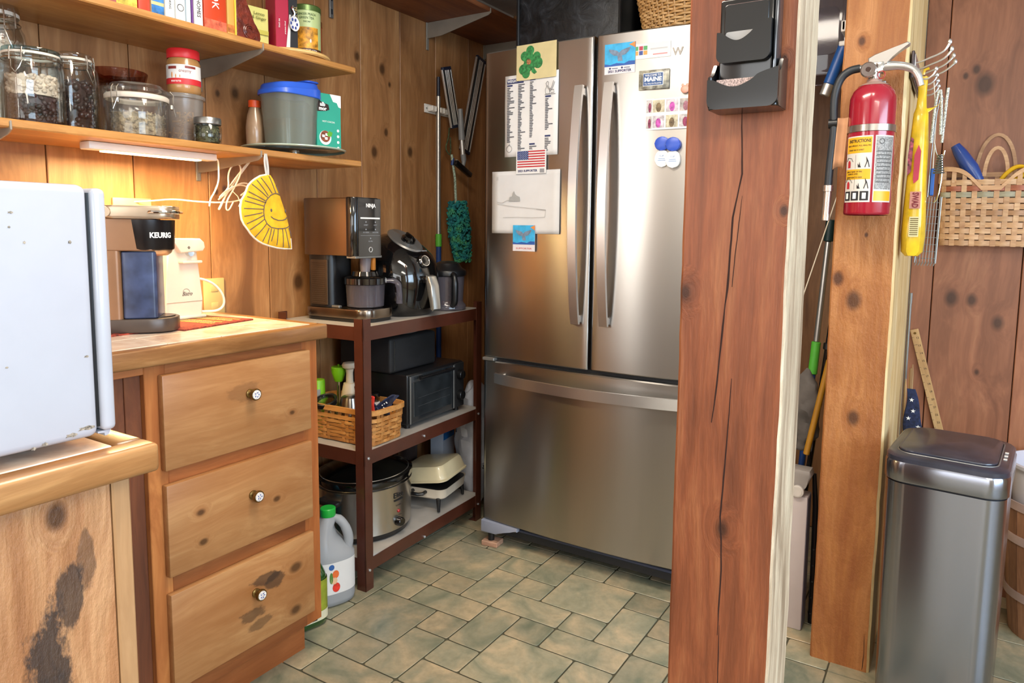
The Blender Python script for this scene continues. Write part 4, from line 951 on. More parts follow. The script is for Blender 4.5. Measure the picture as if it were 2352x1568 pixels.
# ---------------------------------------------------------------- brown metal rack
RZ = 0.045
t = thing('metal_rack', 'brown metal three tier rack between the drawer cabinet and the fridge', 'rack', (0.395, 1.572, 0), RZ)
RK = t
RM = Matrix.Translation((0.395, 1.572, 0)) @ Matrix.Rotation(RZ, 4, 'Z')
LX, LY = -0.368, 0.675      # local extents: x from LX to 0 (front), y from 0 to LY
def angle_post(x, y, sx, sy):
    q = G(); w, th = .036, .0022
    q.box((x, y, .004), (x+sx*w, y+sy*th, .885)); q.box((x, y, .004), (x+sx*th, y+sy*w, .885))
    q.box((x+sx*.0002, y+sy*.0002, 0), (x+sx*w*.98, y+sy*w*.98, .005))
    q.out('post', RACKM, t)
angle_post(0, 0, -1, 1); angle_post(LX, 0, 1, 1); angle_post(0, LY, -1, -1); angle_post(LX, LY, 1, -1)
LEV = (.860, .462, .108)
for z in LEV:
    q = G(); q.box((LX+.004, .004, z-.004), (-.004, LY-.004, z), .001, 1); q.out('shelf_panel', RACKS, t)
    for a, b in (((-.0022-.0025, .0, z-.044), (-.0022, LY, z-.0002)), ((LX+.0025, 0, z-.044), (LX+.005, LY, z-.0002))):
        q = G(); q.box(a, b); q.out('rail', RACKM, t)
    for y in (.0025, LY-.005):
        q = G(); q.box((LX, y, z-.044), (0, y+.0025, z-.0002)); q.out('rail', RACKM, t)
BOLT = plain('zinc_bolt', 'c9ccd2', .3, metal=.8, var=0)
for z in (.44, .07):
    for y in (.018, .305, LY-.02):
        q = G(); q.cyl((-.003, y, z), (.004, y, z), .0045, n=10, bev=.0008); q.out('bolt', BOLT, t)
def on_rack(x, y, z): v = RM @ Vector((x, y, z)); return (v.x, v.y, v.z)
Z1, Z2, Z3 = .8605, .4625, .1085
# ---------------------------------------------------------------- frozen drink / food machine
t = thing('food_processor', 'tall bronze countertop machine with black touch panel and clear bowl', 'kitchen machine', (0.215, 1.70, Z1), 0.06)
BZ = steel('bronze_steel', '84786c', .24, aniso=.6)
q = G(); q.prism(rrect(-.155, -.063, .066, .065, .022, 6), 'z', .2155, .402, .003, 2); q.out('motor_head', BZ, t)
q = G(); q.prism(rrect(.03, -.065, .077, .067, .020, 6), 'z', .213, .404, .003, 2); q.out('front_panel', BLKG, t)
q = G(); q.box((.0765, -.047, .2125), (.0795, .062, .402), .001, 1); q.out('touch_screen', plain('touch_black', '0d0e11', .05, var=0, coat=1), t)
q = G(); q.box((.04, -.062, .207), (.079, .066, .2145), .001, 1); q.out('trim_bar', GREYM, t)
text('NINJA', .017, (.0798, .012, .378), (0, 1, 0), (0, 0, 1), INKW, t, bold=.0005, width=.046)
GI = plain('panel_grey', '9a9da3', .5, var=0)
q = G(); q.box((.0795, -.038, .335), (.0799, .056, .340)); q.out('panel_line', INKW, t)
q = G(); q.box((.0795, -.038, .281), (.0799, .056, .2816)); q.out('panel_rule', GI, t)
for yy, zz, s in ((-.012, .315, 'SORBET'), (.034, .315, 'LIGHT'), (-.012, .291, 'ICE CREAM'), (.034, .291, 'SMOOTHIE'), (.010, .262, 'RE-SPIN')):
    text(s, .0058, (.0796, yy, zz), (0, 1, 0), (0, 0, 1), GI, t)
    q = G(); q.cyl((.0792, yy, zz+.010), (.0797, yy, zz+.010), .0025, n=10); q.out('key_symbol', GI, t)
q = G(); q.tube([(.0798, .010+.008*math.cos(a*PI/8), .235+.008*math.sin(a*PI/8)) for a in range(16)], .0007, 5, closed=True); q.out('power_symbol', INKW, t)
q = G(); q.prism(rrect(-.155, -.070, .128, .088, .045, 8), 'z', .012, .042, .004, 2); q.out('base', BZ, t)
q = G(); q.prism(rrect(-.150, -.066, .122, .084, .042, 8), 'z', .0003, .013); q.out('rubber_foot', BLK, t)
q = G(); q.prism(rrect(-.145, -.058, -.035, .06, .03, 6), 'z', .043, .215); q.out('column', BLK, t)
q = G(); q.box((-.120, -.0612, .05), (-.045, -.0565, .20), .001, 1)
for k in range(20): q.box((-.112, -.0628, .056+k*.007), (-.055, -.0612, .0585+k*.007))
stuff(q.out('vent_ribs', plain('vent_brown', '4a3c30', .3, metal=.4, var=.1), t))
q = G(); q.box((-.035, -.056, .0425), (.0, -.042, .050), .002, 1); q.out('release_button', GREYM, t)
bx_, by_ = .048, .018
q = G(); q.lathe([(.055, .044), (.060, .047), (.064, .118), (.066, .120), (.063, .122), (.060, .117), (.057, .05), (0, .048)], (bx_, by_, 0), 36, closed=False); q.out('clear_bowl', PLD, t, ang=50)
q = G(); q.lathe([(.066, .119), (.069, .121), (.069, .140), (.064, .144), (.045, .148), (.040, .162), (0, .164)], (bx_, by_, 0), 36, closed=False); q.out('bowl_lid', BLKG, t)
q = G(); q.tube([(bx_, by_, .05), (bx_, by_, .14)], .018, 16); q.tube([(bx_, by_, .16), (bx_, by_+.002, .2135)], [.016, .02], 16); q.out('spindle', plain('grey_clear', '6b6468', .3, var=.1), t)
q = G(); q.box((bx_+.012, by_+.012, .165), (bx_+.026, by_+.024, .210), .003, 2); q.out('orange_tab', plain('brown_tab', 'a86a24', .4), t)
q = G(); q.tube([(bx_+.045, by_+.045, .130), (bx_+.066, by_+.066, .130), (bx_+.076, by_+.076, .122), (bx_+.079, by_+.079, .10), (bx_+.079, by_+.079, .052)], [.009, .011, .013, .014, .014], 12, flat=.8, smooth=2); q.out('bowl_handle', PLD, t)
q = G(); q.cyl((bx_+.050, by_+.028, .132), (bx_+.060, by_+.034, .132), .010, n=16, bev=.002); q.out('lock_badge', plain('badge_white', 'c9c9c9', .4), t)
# ---------------------------------------------------------------- air fryer
t = thing('air_fryer', 'glossy black egg shaped air fryer with silver top and handle', 'air fryer', (0.225, 1.925, Z1), -0.12)
q = G()
prof = [(.105, .0005), (.112, .006), (.122, .03), (.131, .08), (.134, .13), (.131, .18), (.120, .22), (.098, .255), (.066, .277), (.03, .286), (0, .288)]
q.lathe(prof, n=48, sx=1.08, sy=.92, closed=False, sq=.5)
for v in q.bm.verts:
    if v.co.z > .15: v.co.x -= (v.co.z-.15)*.20
    if v.co.z > .2: v.co.z -= max(0, v.co.x)*.35*(v.co.z-.2)/.09
q.out('body', BLKG, t, ang=60)
SLV = plain('silver_paint', '8b8a88', .3, metal=.7, var=.03)
q = G(); q.at(Matrix.Translation((.035, 0, .262)) @ Matrix.Rotation(.52, 4, 'Y')); q.lathe([(0, -.004), (.070, -.004), (.072, .001), (.066, .006), (0, .010)], n=40, sx=1.08, sy=.80, closed=False)
q.out('top_plate', SLV, t)
q = G(); q.at(Matrix.Translation((.050, 0, .262)) @ Matrix.Rotation(.5, 4, 'Y')); q.lathe([(.026, 0), (.025, .012), (.018, .018), (0, .019)], n=24, closed=False); q.box((-.018, -.005, .015), (.018, .005, .027), .003, 2); q.out('timer_knob', BLKG, t)
q = G(); q.at(Matrix.Translation((.126, 0, .190)) @ Matrix.Rotation(1.25, 4, 'Y')); q.lathe([(.025, -.01), (.024, .010), (.019, .014), (0, .014)], n=24, closed=False); q.out('dial', BLKG, t)
q = G(); q.at(Matrix.Translation((.126, 0, .190)) @ Matrix.Rotation(1.25, 4, 'Y')); q.tube([(.018*math.cos(k*PI/12), .018*math.sin(k*PI/12), .0145) for k in range(24)], .0016, 6, closed=True); q.out('dial_ring', CHR, t)
text('POWER AIRFRYER', .006, (.1215, 0, .228), (0, 1, 0), (-.5, 0, .86), plain('panel_grey', '9a9da3'), t)
q = G(); q.tube([(.143*math.cos(a), .122*math.sin(a), .132) for a in [-1.4+k*.2 for k in range(15)]], .0012, 5); q.out('drawer_seam', plain('seam_grey', '3f3f42', .4, var=0), t)
q = G(); q.box((.125, -.024, .118), (.168, .024, .143), .006, 2); q.out('handle_mount', BLKG, t)
q = G(); q.prism([(.160, .146), (.176, .142), (.190, .110), (.199, .030), (.192, .022), (.182, .030), (.174, .100), (.160, .132)], 'y', -.020, .020, .005, 3); q.out('handle', plain('handle_silver', 'a3a19c', .25, metal=.8, var=.02), t)
# ---------------------------------------------------------------- blender pitcher
t = thing('blender_jug', 'clear blender jug with black lid and handle at the end of the rack', 'jug', (0.290, 2.125, Z1), -.6)
q = G(); q.lathe([(.055, .0005), (.068, .004), (.069, .018), (.060, .028), (.058, .034), (.064, .135), (.062, .136), (.056, .036), (0, .03)], n=40, closed=False, sq=.3); q.out('clear_jug', PLD, t, ang=50)
q = G(); q.lathe([(.067, .128), (.0715, .131), (.0725, .146), (.069, .152), (.055, .160), (.045, .176), (.025, .184), (0, .185)], n=40, closed=False); q.out('lid', BLK, t)
q = G(); q.tube([(.060, 0, .138), (.082, 0, .136), (.092, 0, .118), (.092, 0, .06), (.086, 0, .030), (.062, 0, .02)], [.010, .011, .013, .013, .011, .009], 12, smooth=2); q.out('handle', BLK, t)
q = G(); q.tube([(0, 0, .034), (0, 0, .13)], [.020, .014], 14)
for k in range(3):
    z = .05+.03*k; a = k*1.1; q.box((-.04, -.006, z), (.04, .006, z+.002))
q.out('blade_stack', BLKM, t)
t = thing('funnel_cup', 'small white plastic funnel cup between the air fryer and the clear jug', 'cup', (0.16, 2.105, Z1))
q = G(); q.lathe([(.018, .0005), (.02, .10), (.022, .15), (.036, .195), (.038, .197), (.034, .197), (.020, .15), (0, .14)], n=28, closed=False); q.out('cup_body', WPLAS, t)
q = G(); q.box((-.04, -.01, .196), (.05, .01, .1995), .001, 1); q.out('rim_tab', WPLAS, t)
# ---------------------------------------------------------------- middle tier
def weave_basket(t, hx, hy, z0, z1, rows, stakes_x, stakes_y, flare, m, rim, th=.002, sw=.011, amp=.0022, jagged=0.0, rounded=.3, gap=.0012, colours=None):
    """woven strips: every weaver and stake is a part of its own"""
    def P(u, z):   # u in 0..4 round the rectangle
        f = 1+flare*(z-z0)/(z1-z0); X, Y = hx*f, hy*f; s = u % 4
        a = 2*PI*s/4-PI/4*0-PI/2*0
        # superellipse outline
        a = 2*PI*s/4; e = rounded; c, d = math.cos(a), math.sin(a)
        return Vector((X*math.copysign(abs(c)**e, c), Y*math.copysign(abs(d)**e, d), z))
    n = 2*(stakes_x+stakes_y); seg = n*4
    # resample the outline by arc length
    raw = [P(4*i/400, z0) for i in range(401)]; L = [0]
    for a, b in zip(raw, raw[1:]): L.append(L[-1]+(b-a).length)
    def U(f):
        target = f*L[-1]; lo = 0
        while lo < 399 and L[lo+1] < target: lo += 1
        return 4*(lo+(target-L[lo])/max(1e-9, L[lo+1]-L[lo]))/400
    us = [U(i/seg) for i in range(seg)]
    hgt = (z1-z0)/rows
    for r in range(rows):
        q = G(); zc = z0+hgt*(r+.5); RR = []
        for i in range(seg):
            p = P(us[i], zc); p2 = P(us[i]+.004, zc); tn = (p2-p).normalized(); nm = Vector((tn.y, -tn.x, 0))
            off = amp*math.cos(PI*(i/4+r))
            wv = 1+.12*mnoise.noise(Vector((i*.3, r*3.1, 1)))
            RR.append([q._v(tuple(p+nm*(off+s*th/2)+Vector((0, 0, e*(hgt/2-gap)*wv)))) for s, e in ((1, -1), (1, 1), (-1, 1), (-1, -1))])
        for i in range(seg):
            A, B = RR[i], RR[(i+1) % seg]
            for k in range(4): q.bm.faces.new([A[k], A[(k+1) % 4], B[(k+1) % 4], B[k]])
        q.out('weaver', (colours[r] if colours and r in colours else m), t, ang=50)
    for i in range(n):
        u = us[(i*4) % seg]; q = G(); R2 = []
        for kz in range(rows+1):
            z = z0+hgt*kz*.999
            p = P(u, z); p2 = P(u+.004, z); tn = (p2-p).normalized(); nm = Vector((tn.y, -tn.x, 0))
            R2.append([q._v(tuple(p+nm*(s*th*.45)+tn*e*sw/2)) for s, e in ((1, -1), (1, 1), (-1, 1), (-1, -1))])
        for A, B in zip(R2, R2[1:]):
            for k in range(4): q.bm.faces.new([A[k], A[(k+1) % 4], B[(k+1) % 4], B[k]])
        q.bm.faces.new(R2[0]); q.bm.faces.new(R2[-1]); q.out('stake', m, t)
    return P, us, seg
ASH = wood('ash_splint', '8a5626', 'b97f43', 'cf9a5a', 'x', knots=0, rough=.4, blotch=.2, freq=20, rand=.10)
t = thing('woven_basket', 'brown ash splint basket of kitchen gadgets on the middle rack tier', 'basket', (0.225, 1.694, Z2), .05)
HX, HY = .150, .082
P, us, seg = weave_basket(t, HX, HY, .004, .076, 6, 8, 5, .05, ASH, None, amp=.0020)
q = G(); q.prism(rrect(-HX+.006, -HY+.006, HX-.006, HY-.006, .015, 3), 'z', .0, .004); q.out('bottom', ASH, t)
def ring(q, P, z, h, th, off, m=80, lift=None):
    RR = []
    for i in range(m):
        u = 4*i/m; p = P(u, z); p2 = P(u+.004, z); tn = (p2-p).normalized(); nm = Vector((tn.y, -tn.x, 0)); dz = lift(p) if lift else 0
        RR.append([q._v(tuple(p+nm*(off+s*th/2)+Vector((0, 0, e*h/2+dz)))) for s, e in ((1, -1), (1, 1), (-1, 1), (-1, -1))])
    for i in range(m):
        A, B = RR[i], RR[(i+1) % m]
        for k in range(4): q.bm.faces.new([A[k], A[(k+1) % 4], B[(k+1) % 4], B[k]])
q = G(); ring(q, P, .086, .013, .0025, .0005); q.out('upper_band', ASH, t)
q = G(); ring(q, P, .113, .016, .005, .003); q.out('rim', wood('basket_rim', '9a6430', 'c68c4c', 'dba565', 'x', knots=0, rough=.35), t)
q = G(); ring(q, P, .113, .015, .004, -.003); q.out('rim_lining', wood('basket_rim', '9a6430', 'c68c4c', 'dba565', 'x'), t)
for (x, y) in [(sx*HX*1.045, yy) for sx in (-1, 1) for yy in (-.055, -.038, .038, .055)]+[(xx, sy*HY*1.045) for sy in (-1, 1) for xx in (-.13, -.10, -.07, -.04, -.01, .02, .05, .08, .11, .135)]:
    q = G(); w = .0065
    if abs(x) > HX: q.box((x-.0012, y-w, .074), (x+.0012, y+w, .108))
    else: q.box((x-w, y-.0012, .074), (x+w, y+.0012, .108))
    q.out('handle_stake', ASH, t)
bx, by = .225, 1.694
BZ0 = Z2+.0045
LIME = plain('lime_plastic', '7cc21c', .35, var=.03)
t = thing('egg_tool', 'kitchen tool with a lime green cone head and steel stem', 'kitchen tool', (.128, 1.722, BZ0))
q = G(); q.lathe([(.012, .165), (.015, .168), (.024, .198), (.026, .215), (.024, .218), (0, .219)], n=28, closed=False); q.out('green_head', LIME, t)
q = G(); q.cyl((0, 0, .0005), (0, 0, .166), .0075, n=14); q.out('steel_stem', CHR, t)
q = G(); q.cyl((0, 0, .2185), (0, 0, .226), .003, n=8); q.out('top_pin', LIME, t)
t = thing('chopper', 'ivory plastic press chopper with a mushroom handle in the basket', 'kitchen tool', (.175, 1.728, BZ0))
IVP = plain('ivory_plastic2', 'd6c9b4', .4, var=.02)
q = G(); q.lathe([(.034, .0005), (.034, .10), (.022, .160), (.021, .165), (0, .165)], n=28, closed=False); q.out('press_body', IVP, t)
q = G(); q.lathe([(.0125, .165), (.0115, .20), (.014, .213), (.024, .220), (.026, .228), (.022, .236), (0, .240)], n=28, closed=False); q.out('push_handle', IVP, t)
q = G(); q.box((.021, -.002, .12), (.0265, .002, .155)); q.out('slot', BLK, t)
t = thing('gadget_bottle', 'lime green capped container at the cabinet end of the basket', 'container', (.098, 1.655, BZ0))
q = G(); q.lathe([(.024, .0005), (.024, .005), (.024, .175), (.022, .180), (0, .181)], n=28, closed=False); q.out('green_body', LIME, t)
q = G(); wrap(q, .0243, -1.4, -.4, .10, .15, 8); q.out('grey_label', plain('label_grey', '8d9396', .5), t)
t = thing('storage_jar', 'glass jar with a black ring lid lying tilted in the basket', 'jar', (.160, 1.650, Z2+.062), rot=(.35, .12, 0))
q = G(); q.lathe([(.024, .0), (.030, .004), (.034, .060), (.031, .062), (.027, .006), (0, .004)], n=28, closed=False); q.out('glass_body', GLS, t, ang=50)
q = G(); q.lathe([(.034, .058), (.038, .060), (.038, .074), (.034, .076), (.030, .074), (.030, .060)], n=32, closed=False); q.out('ring_lid', BLK, t)
q = G(); q.lathe([(0, .068), (.030, .068), (.030, .071), (0, .072)], n=28, closed=False); q.out('lid_glass', GLS, t)
t = thing('steel_cup', 'upturned brushed steel cup on a black stand in the basket', 'cup', (.238, 1.668, Z2+.062))
q = G(); q.lathe([(.036, .02), (.038, .022), (.036, .055), (.030, .078), (.022, .083), (0, .084)], n=32, closed=False); q.out('cup_body', SS, t)
q = G(); q.lathe([(.030, 0), (.040, .012), (.040, .020), (0, .0205)], n=28); q.out('black_stand', BLK, t)
t = thing('storage_jar', 'black lidded glass jar with a printed label behind the rack post', 'jar', (.262, 1.735, BZ0))
q = G(); q.lathe([(.030, .0005), (.033, .005), (.033, .115), (.030, .118), (0, .118)], n=28, closed=False); q.out('glass_body', GLS, t, ang=50)
q = G(); wrap(q, .0332, -1.4, .6, .075, .112); q.out('paper_label', PAPER, t)
q = G(); q.lathe([(.034, .117), (.034, .140), (.031, .142), (0, .142)], n=36, closed=False); q.out('lid', BLKG, t)
q = G()
for k in range(3): wrap(q, .0336, -.9, .2, .083+.008*k, .0855+.008*k, 8)
stuff(q.out('label_print', INK, t))
# folded cloth pot holders
t = thing('cloth_pot_holder', 'navy and red folded cloth poking out of the basket corner', 'cloth', (.315, 1.690, Z2+.082), .3)
NAVY = plain('navy_cloth', '1e2746', .85, var=.3, scale=90, bump=.3); REDC = plain('red_cloth', 'c0322c', .85, var=.15, bump=.3)
def cloth_leaf(q, w, h, dx, bend, seed, lean=0.0):
    def f(u, v):
        x = (u-.5)*w*(1-.65*v); z = v*h; y = bend*math.sin(u*PI)*(1-v*.5)+.006*mnoise.noise(Vector((u*3, v*3, seed)))
        return (dx+x+lean*v*v, y, z)
    q.grid(f, 10, 8)
q = G(); cloth_leaf(q, .07, .075, .03, .018, 1, .055); cloth_leaf(q, .08, .045, 0, .025, 2, -.01); q.out('navy_fold', NAVY, t, solid=.004)
q = G(); q.at(Matrix.Translation((-.012, -.006, .008))); cloth_leaf(q, .055, .058, 0, .014, 3, .015); q.at(Matrix.Identity(4)); q.out('red_fold', REDC, t, solid=.003)
rnd = random.Random(8); q = G()
for k in range(10):
    u, v = rnd.uniform(.2, .8), rnd.uniform(.1, .7); q.sph((.03+(u-.5)*.07*(1-.65*v)+.055*v*v, -.004+.018*math.sin(u*PI)*(1-v*.5)-.0, v*.07), .0022, 7, 4)
stuff(q.out('print_dots', INKW, t))
# toaster oven
t = thing('toaster_oven', 'black toaster oven with glass door and two knobs on the middle tier', 'toaster oven', (0.185, 2.005, Z2), RZ)
q = G(); q.box((-.15, -.172, .014), (.145, .172, .196), .008, 3); q.out('shell', BLK, t)
q = G(); q.box((.1451, -.168, .018), (.151, .105, .190), .003, 2); q.out('door_frame', plain('slate_black', '23272b', .25, var=.03, coat=.4), t)
q = G(); q.box((.1505, -.145, .040), (.1530, .085, .165), .001, 1); q.out('door_glass', plain('oven_glass', '2a2e31', .06, var=.2, scale=14, coat=1), t)
q = G()
for z in (.075, .105): q.tube([(.1535, -.12, z), (.1535, .07, z+.004)], .0007, 5)
q.out('wire_rack', plain('rack_shine', '6b7074', .3, metal=.7, var=0), t)
q = G(); q.box((.1515, -.166, .019), (.1535, -.160, .188), .0008, 1); q.out('door_trim', GREYM, t)
q = G(); q.box((.1515, .096, .019), (.1535, .102, .188), .0008, 1); q.out('door_trim', GREYM, t)
q = G(); q.box((.153, -.115, .176), (.168, -.100, .184)); q.box((.153, .045, .176), (.168, .060, .184)); q.tube([(.170, -.13, .180), (.170, .075, .180)], .0055, 10); q.out('door_handle', BLK, t)
q = G(); q.box((.1452, .108, .018), (.150, .170, .190), .002, 1); q.out('control_panel', BLKM, t)
for z in (.145, .065):
    q = G(); q.cyl((.150, .139, z), (.168, .139, z), .020, .018, n=24, bev=.002); q.box((.168, .137, z-.014), (.171, .141, z+.014)); q.out('knob', BLK, t)
for x in (-.13, .125):
    for y in (-.15, .15):
        q = G(); q.cyl((x, y, .0003), (x, y, .0145), .011, n=12); q.out('foot', BLK, t)
t = thing('black_appliance', 'black box shaped appliance with round lid standing on the toaster oven', 'appliance', (0.17, 1.955, Z2+.1965), RZ)
q = G(); q.box((-.125, -.15, .0005), (.110, .115, .125), .010, 3); q.out('body', BLKM, t)
q = G(); q.lathe([(.085, .1255), (.092, .130), (.094, .140), (.085, .150), (.05, .158), (0, .160)], (0, -.01, 0), 40, closed=False); q.out('round_lid', BLK, t)
q = G(); q.tube([(.096*math.cos(k*PI/20), -.01+.096*math.sin(k*PI/20), .131) for k in range(40)], .0022, 6, closed=True); q.out('lid_ring', GREYM, t)
q = G(); q.box((.1105, -.13, .01), (.113, -.125, .115), .001, 1); q.out('edge_trim', plain('slate_black', '23272b'), t)
# ---------------------------------------------------------------- lower tier
t = thing('slow_cooker', 'large oval stainless slow cooker with black glass lid on the bottom tier', 'slow cooker', (0.200, 1.770, Z3), RZ)
t.scale = (1, 1, .88)
q = G(); q.lathe([(.145, .0003), (.160, .004), (.165, .022), (.168, .025), (0, .025)], n=64, sx=.90, sy=1.0, closed=False); q.out('black_base', BLK, t)
q = G(); q.lathe([(.166, .024), (.170, .028), (.172, .200), (.174, .205), (.168, .207), (.164, .203), (.160, .05), (0, .05)], n=72, sx=.90, sy=1.0, closed=False); q.out('steel_body', steel('cooker_steel', 'cbc6be', .27, aniso=.5), t)
q = G(); q.lathe([(.160, .200), (.172, .210), (.178, .225), (.176, .238), (.166, .242), (.158, .236), (.15, .20), (0, .19)], n=64, sx=.90, sy=1.0, closed=False); q.out('stoneware_rim', BLKG, t)
q = G(); q.lathe([(.160, .238), (.163, .241), (.150, .248), (.10, .262), (.05, .268), (0, .269)], n=64, sx=.90, sy=1.0, closed=False); q.out('glass_lid', plain('lid_black_glass', '08090a', .15, var=0, coat=.2), t)
q = G(); q.tube([(.161*.9*math.cos(k*PI/32), .161*math.sin(k*PI/32), .242) for k in range(64)], .0022, 6, closed=True); q.out('lid_rim', plain('rim_steel', 'b7b2a8', .25, metal=.9, var=0), t)
q = G(); q.box((-.02, -.04, .268), (.02, .04, .285), .008, 3); q.out('lid_knob', BLK, t)
for s in (-1, 1):
    q = G(); q.at(Matrix.Translation((0, s*.176, .165))); q.box((-.045, -.016, -.01), (.045, .016, .010), .006, 2); q.at(Matrix.Identity(4)); q.out('side_handle', BLK, t)
CA = -.02
def oncook(a, z, d=0.0): return (.90*(.1722+d)*math.cos(a), (.1722+d)*math.sin(a), z)
def cook_text(s, size, a, z, m, width=None):
    o = text(s, size, (0, 0, 0), (1, 0, 0), (0, 1, 0), m, t, width=width, ext=.0002)
    for v in o.data.vertices:
        x, y, zz = v.co.x, v.co.y, v.co.z; v.co = Vector(oncook(a+x/.172, z+y, .0006+zz))
cook_text('Elite', .030, CA, .165, INK, .048)
q = G(); q.grid(lambda u, v: oncook(CA-.13+.26*u, .143+.006*v, .0008), 8, 1); q.out('name_bar', INK, t)
cook_text('GOURMET', .0055, CA, .124, INK)
q = G(); q.sph(oncook(CA, .100, 0), .0065, 14, 8, (.5, 1, 1)); q.out('indicator_lamp', plain('red_lamp', 'a5181c', .2, var=0, coat=.6), t)
q = G(); a = oncook(CA, .058, -.002); b = oncook(CA, .058, .018); q.cyl(a, b, .018, .016, n=24, bev=.002); q.out('knob', BLKG, t)
cook_text('LOW  WARM', .005, CA, .083, INK)
t = thing('electric_skillet', 'cream electric skillet with its domed lid set ajar', 'skillet', (0.248, 2.085, Z3), .20)
t.scale = (.88, .92, .84)
CRM = plain('cream_enamel', 'cdbf9b', .3, var=.03, coat=.4); CRM2 = plain('pan_ivory', 'cfc2ae', .35, var=.03)
q = G(); pr = rrect(-.115, -.115, .115, .115, .035, 6); V = []
for f, z in ((.90, .055), (.96, .062), (1.0, .100), (1.02, .105)): V.append([q._v((x*f, y*f, z)) for x, y in pr])
for A, B in zip(V, V[1:]):
    for k in range(len(A)): q.bm.faces.new([A[k], A[(k+1) % len(A)], B[(k+1) % len(A)], B[k]])
q.bm.faces.new(V[0][::-1]); q.out('pan', CRM2, t)
q = G(); q.prism(rrect(-.112, -.112, .112, .112, .034, 6), 'z', .096, .1035); q.out('pan_inside', BLK, t)
q = G(); q.at(Matrix.Translation((0, 0.01, .120)) @ Matrix.Rotation(-.16, 4, 'Y')); V = []
for f, z in ((1.03, 0), (1.03, .005), (.98, .010), (.90, .055), (.84, .066), (.5, .072)): V.append([q._v((x*f, y*f, z)) for x, y in pr])
for A, B in zip(V, V[1:]):
    for k in range(len(A)): q.bm.faces.new([A[k], A[(k+1) % len(A)], B[(k+1) % len(A)], B[k]])
q.bm.faces.new(V[-1]); q.bm.faces.new(V[0][::-1]); q.out('domed_lid', CRM, t)
for (x, y) in ((.085, -.105), (.09, .09), (-.09, -.09), (-.09, .09)):
    q = G(); q.tube([(x*.9, y*.9, .06), (x*1.06, y*1.06, .058), (x*1.10, y*1.10, .0055)], [.009, .010, .006], 10); q.out('leg', BLK, t)
for s in (-1, 1):
    q = G(); q.tube([(-.03, s*.108, .088), (-.03, s*.15, .088), (.03, s*.15, .088), (.03, s*.108, .088)], .008, 8, smooth=1); q.out('handle', BLK, t)
def bag(name, label, c, r, m, seed, sc=(1, 1, 1), cat='bag', amp=.45, txt=()):
    t = thing(name, label, cat, c)
    q = G(); q.sph((0, 0, r*sc[2]), r, 40, 28, sc)
    for v in q.bm.verts:
        p = v.co.copy(); n1 = abs(mnoise.noise(p*(2.2/r)*.6+Vector((seed, 0, 0)))); n2 = abs(mnoise.noise(p*(5/r)*.6+Vector((0, seed, 0))))
        k = 1+amp*(n1-.25)-amp*.5*n2; v.co = Vector((p.x*k, p.y*k, max(.0005, p.z*(1+.15*n1))))
    q.out('crumpled_film', m, t, ang=28)
    for s, size, o_, w in txt: text(s, size, o_, (0, .62, .78) if w else (0, 1, 0), (0, -.78, .62) if w else (0, 0, 1), INK, t, shear=.25)
    return t
BAGW = plain('white_bag', 'b9bdc9', .35, var=.06, coat=.2)
bag('plastic_bag', 'tall crumpled white plastic bag with handwriting between the rack and the fridge', (.262, 2.345, .0032), .102, BAGW, 3, (.85, .85, 2.5), txt=(('with us.', .035, (.089, -.035, .235), True), ('always', .035, (.089, .01, .19), True)))
t = thing('blue_carton', 'blue and white printed pack standing behind the crumpled bag', 'box', (.115, 2.315, .0032), .2)
q = G(); q.box((-.03, -.055, .0005), (.03, .055, .43), .004, 2); q.out('pack', plain('pack_white', 'bcc6d6', .4, var=.03), t)
q = G(); q.box((.0298, -.05, .28), (.0305, .05, .41)); q.out('blue_panel', plain('pack_blue', '1f6fb5', .4, var=.35, scale=20), t)
t = thing('dark_pot', 'tall dark pot behind the cream skillet', 'pot', (.095, 2.045, Z3))
t.location = (.082, 2.13, Z3)
t.scale = (.66, .66, 1)
q = G(); q.lathe([(.05, .0005), (.056, .01), (.06, .25), (.063, .255), (.058, .255), (.05, .02), (0, .015)], n=32, closed=False); q.out('pot_body', plain('dark_brown_pot', '2b201d', .35, var=.1, coat=.3), t)
# ---------------------------------------------------------------- jugs on the floor
t = thing('vinegar_jug', 'cloudy one gallon plastic jug with green cap on the floor by the rack', 'jug', (0.318, 1.490, 0.0032), -.35)
HD = glass('milky_plastic', 'd9dadd', .3, ('aeb1b5', .72))
JA = 1.05; jc, js = math.cos(JA), math.sin(JA)
q = G(); q.lathe([(.060, .0005), (.070, .006), (.073, .02), (.073, .155), (.070, .175), (.060, .205), (.042, .235), (.026, .258), (.020, .268), (.020, .285), (0, .285)], n=44, closed=False, sq=.8)
for v in q.bm.verts:
    e = v.co.x*jc+v.co.y*js
    if v.co.z > .16 and e > .01:
        d = e*.62*min(1, (v.co.z-.16)/.04)*(1 if v.co.z < .25 else .2); v.co.x -= d*jc; v.co.y -= d*js
q.out('jug_body', HD, t, ang=60)
q = G(); q.tube([(r*jc, r*js, z) for r, z in ((.014, .262), (.034, .256), (.052, .232), (.063, .195), (.058, .160))], [.012, .014, .015, .015, .016], 12, smooth=2); q.out('handle', HD, t)
q = G(); q.lathe([(.0225, .268), (.0235, .270), (.0235, .292), (.0215, .2945), (0, .2945)], n=30, closed=False); q.out('cap', plain('green_cap', '1fa53c', .35, var=.02), t)
def sqwrap(q, r, a0, a1, z0, z1, dr=.0008, n=20):
    def f(u, v):
        a = a0+(a1-a0)*u; k = 1.0/((abs(math.cos(a))**2.8+abs(math.sin(a))**2.8)**(1/2.8)); R = (r+dr)*k
        return (R*math.cos(a), R*math.sin(a), z0+(z1-z0)*v)
    q.grid(f, n, 1)
q = G(); sqwrap(q, .073, -1.75, .9, .045, .145, .0010, 28); q.out('paper_label', PAPER, t)
JV = .15
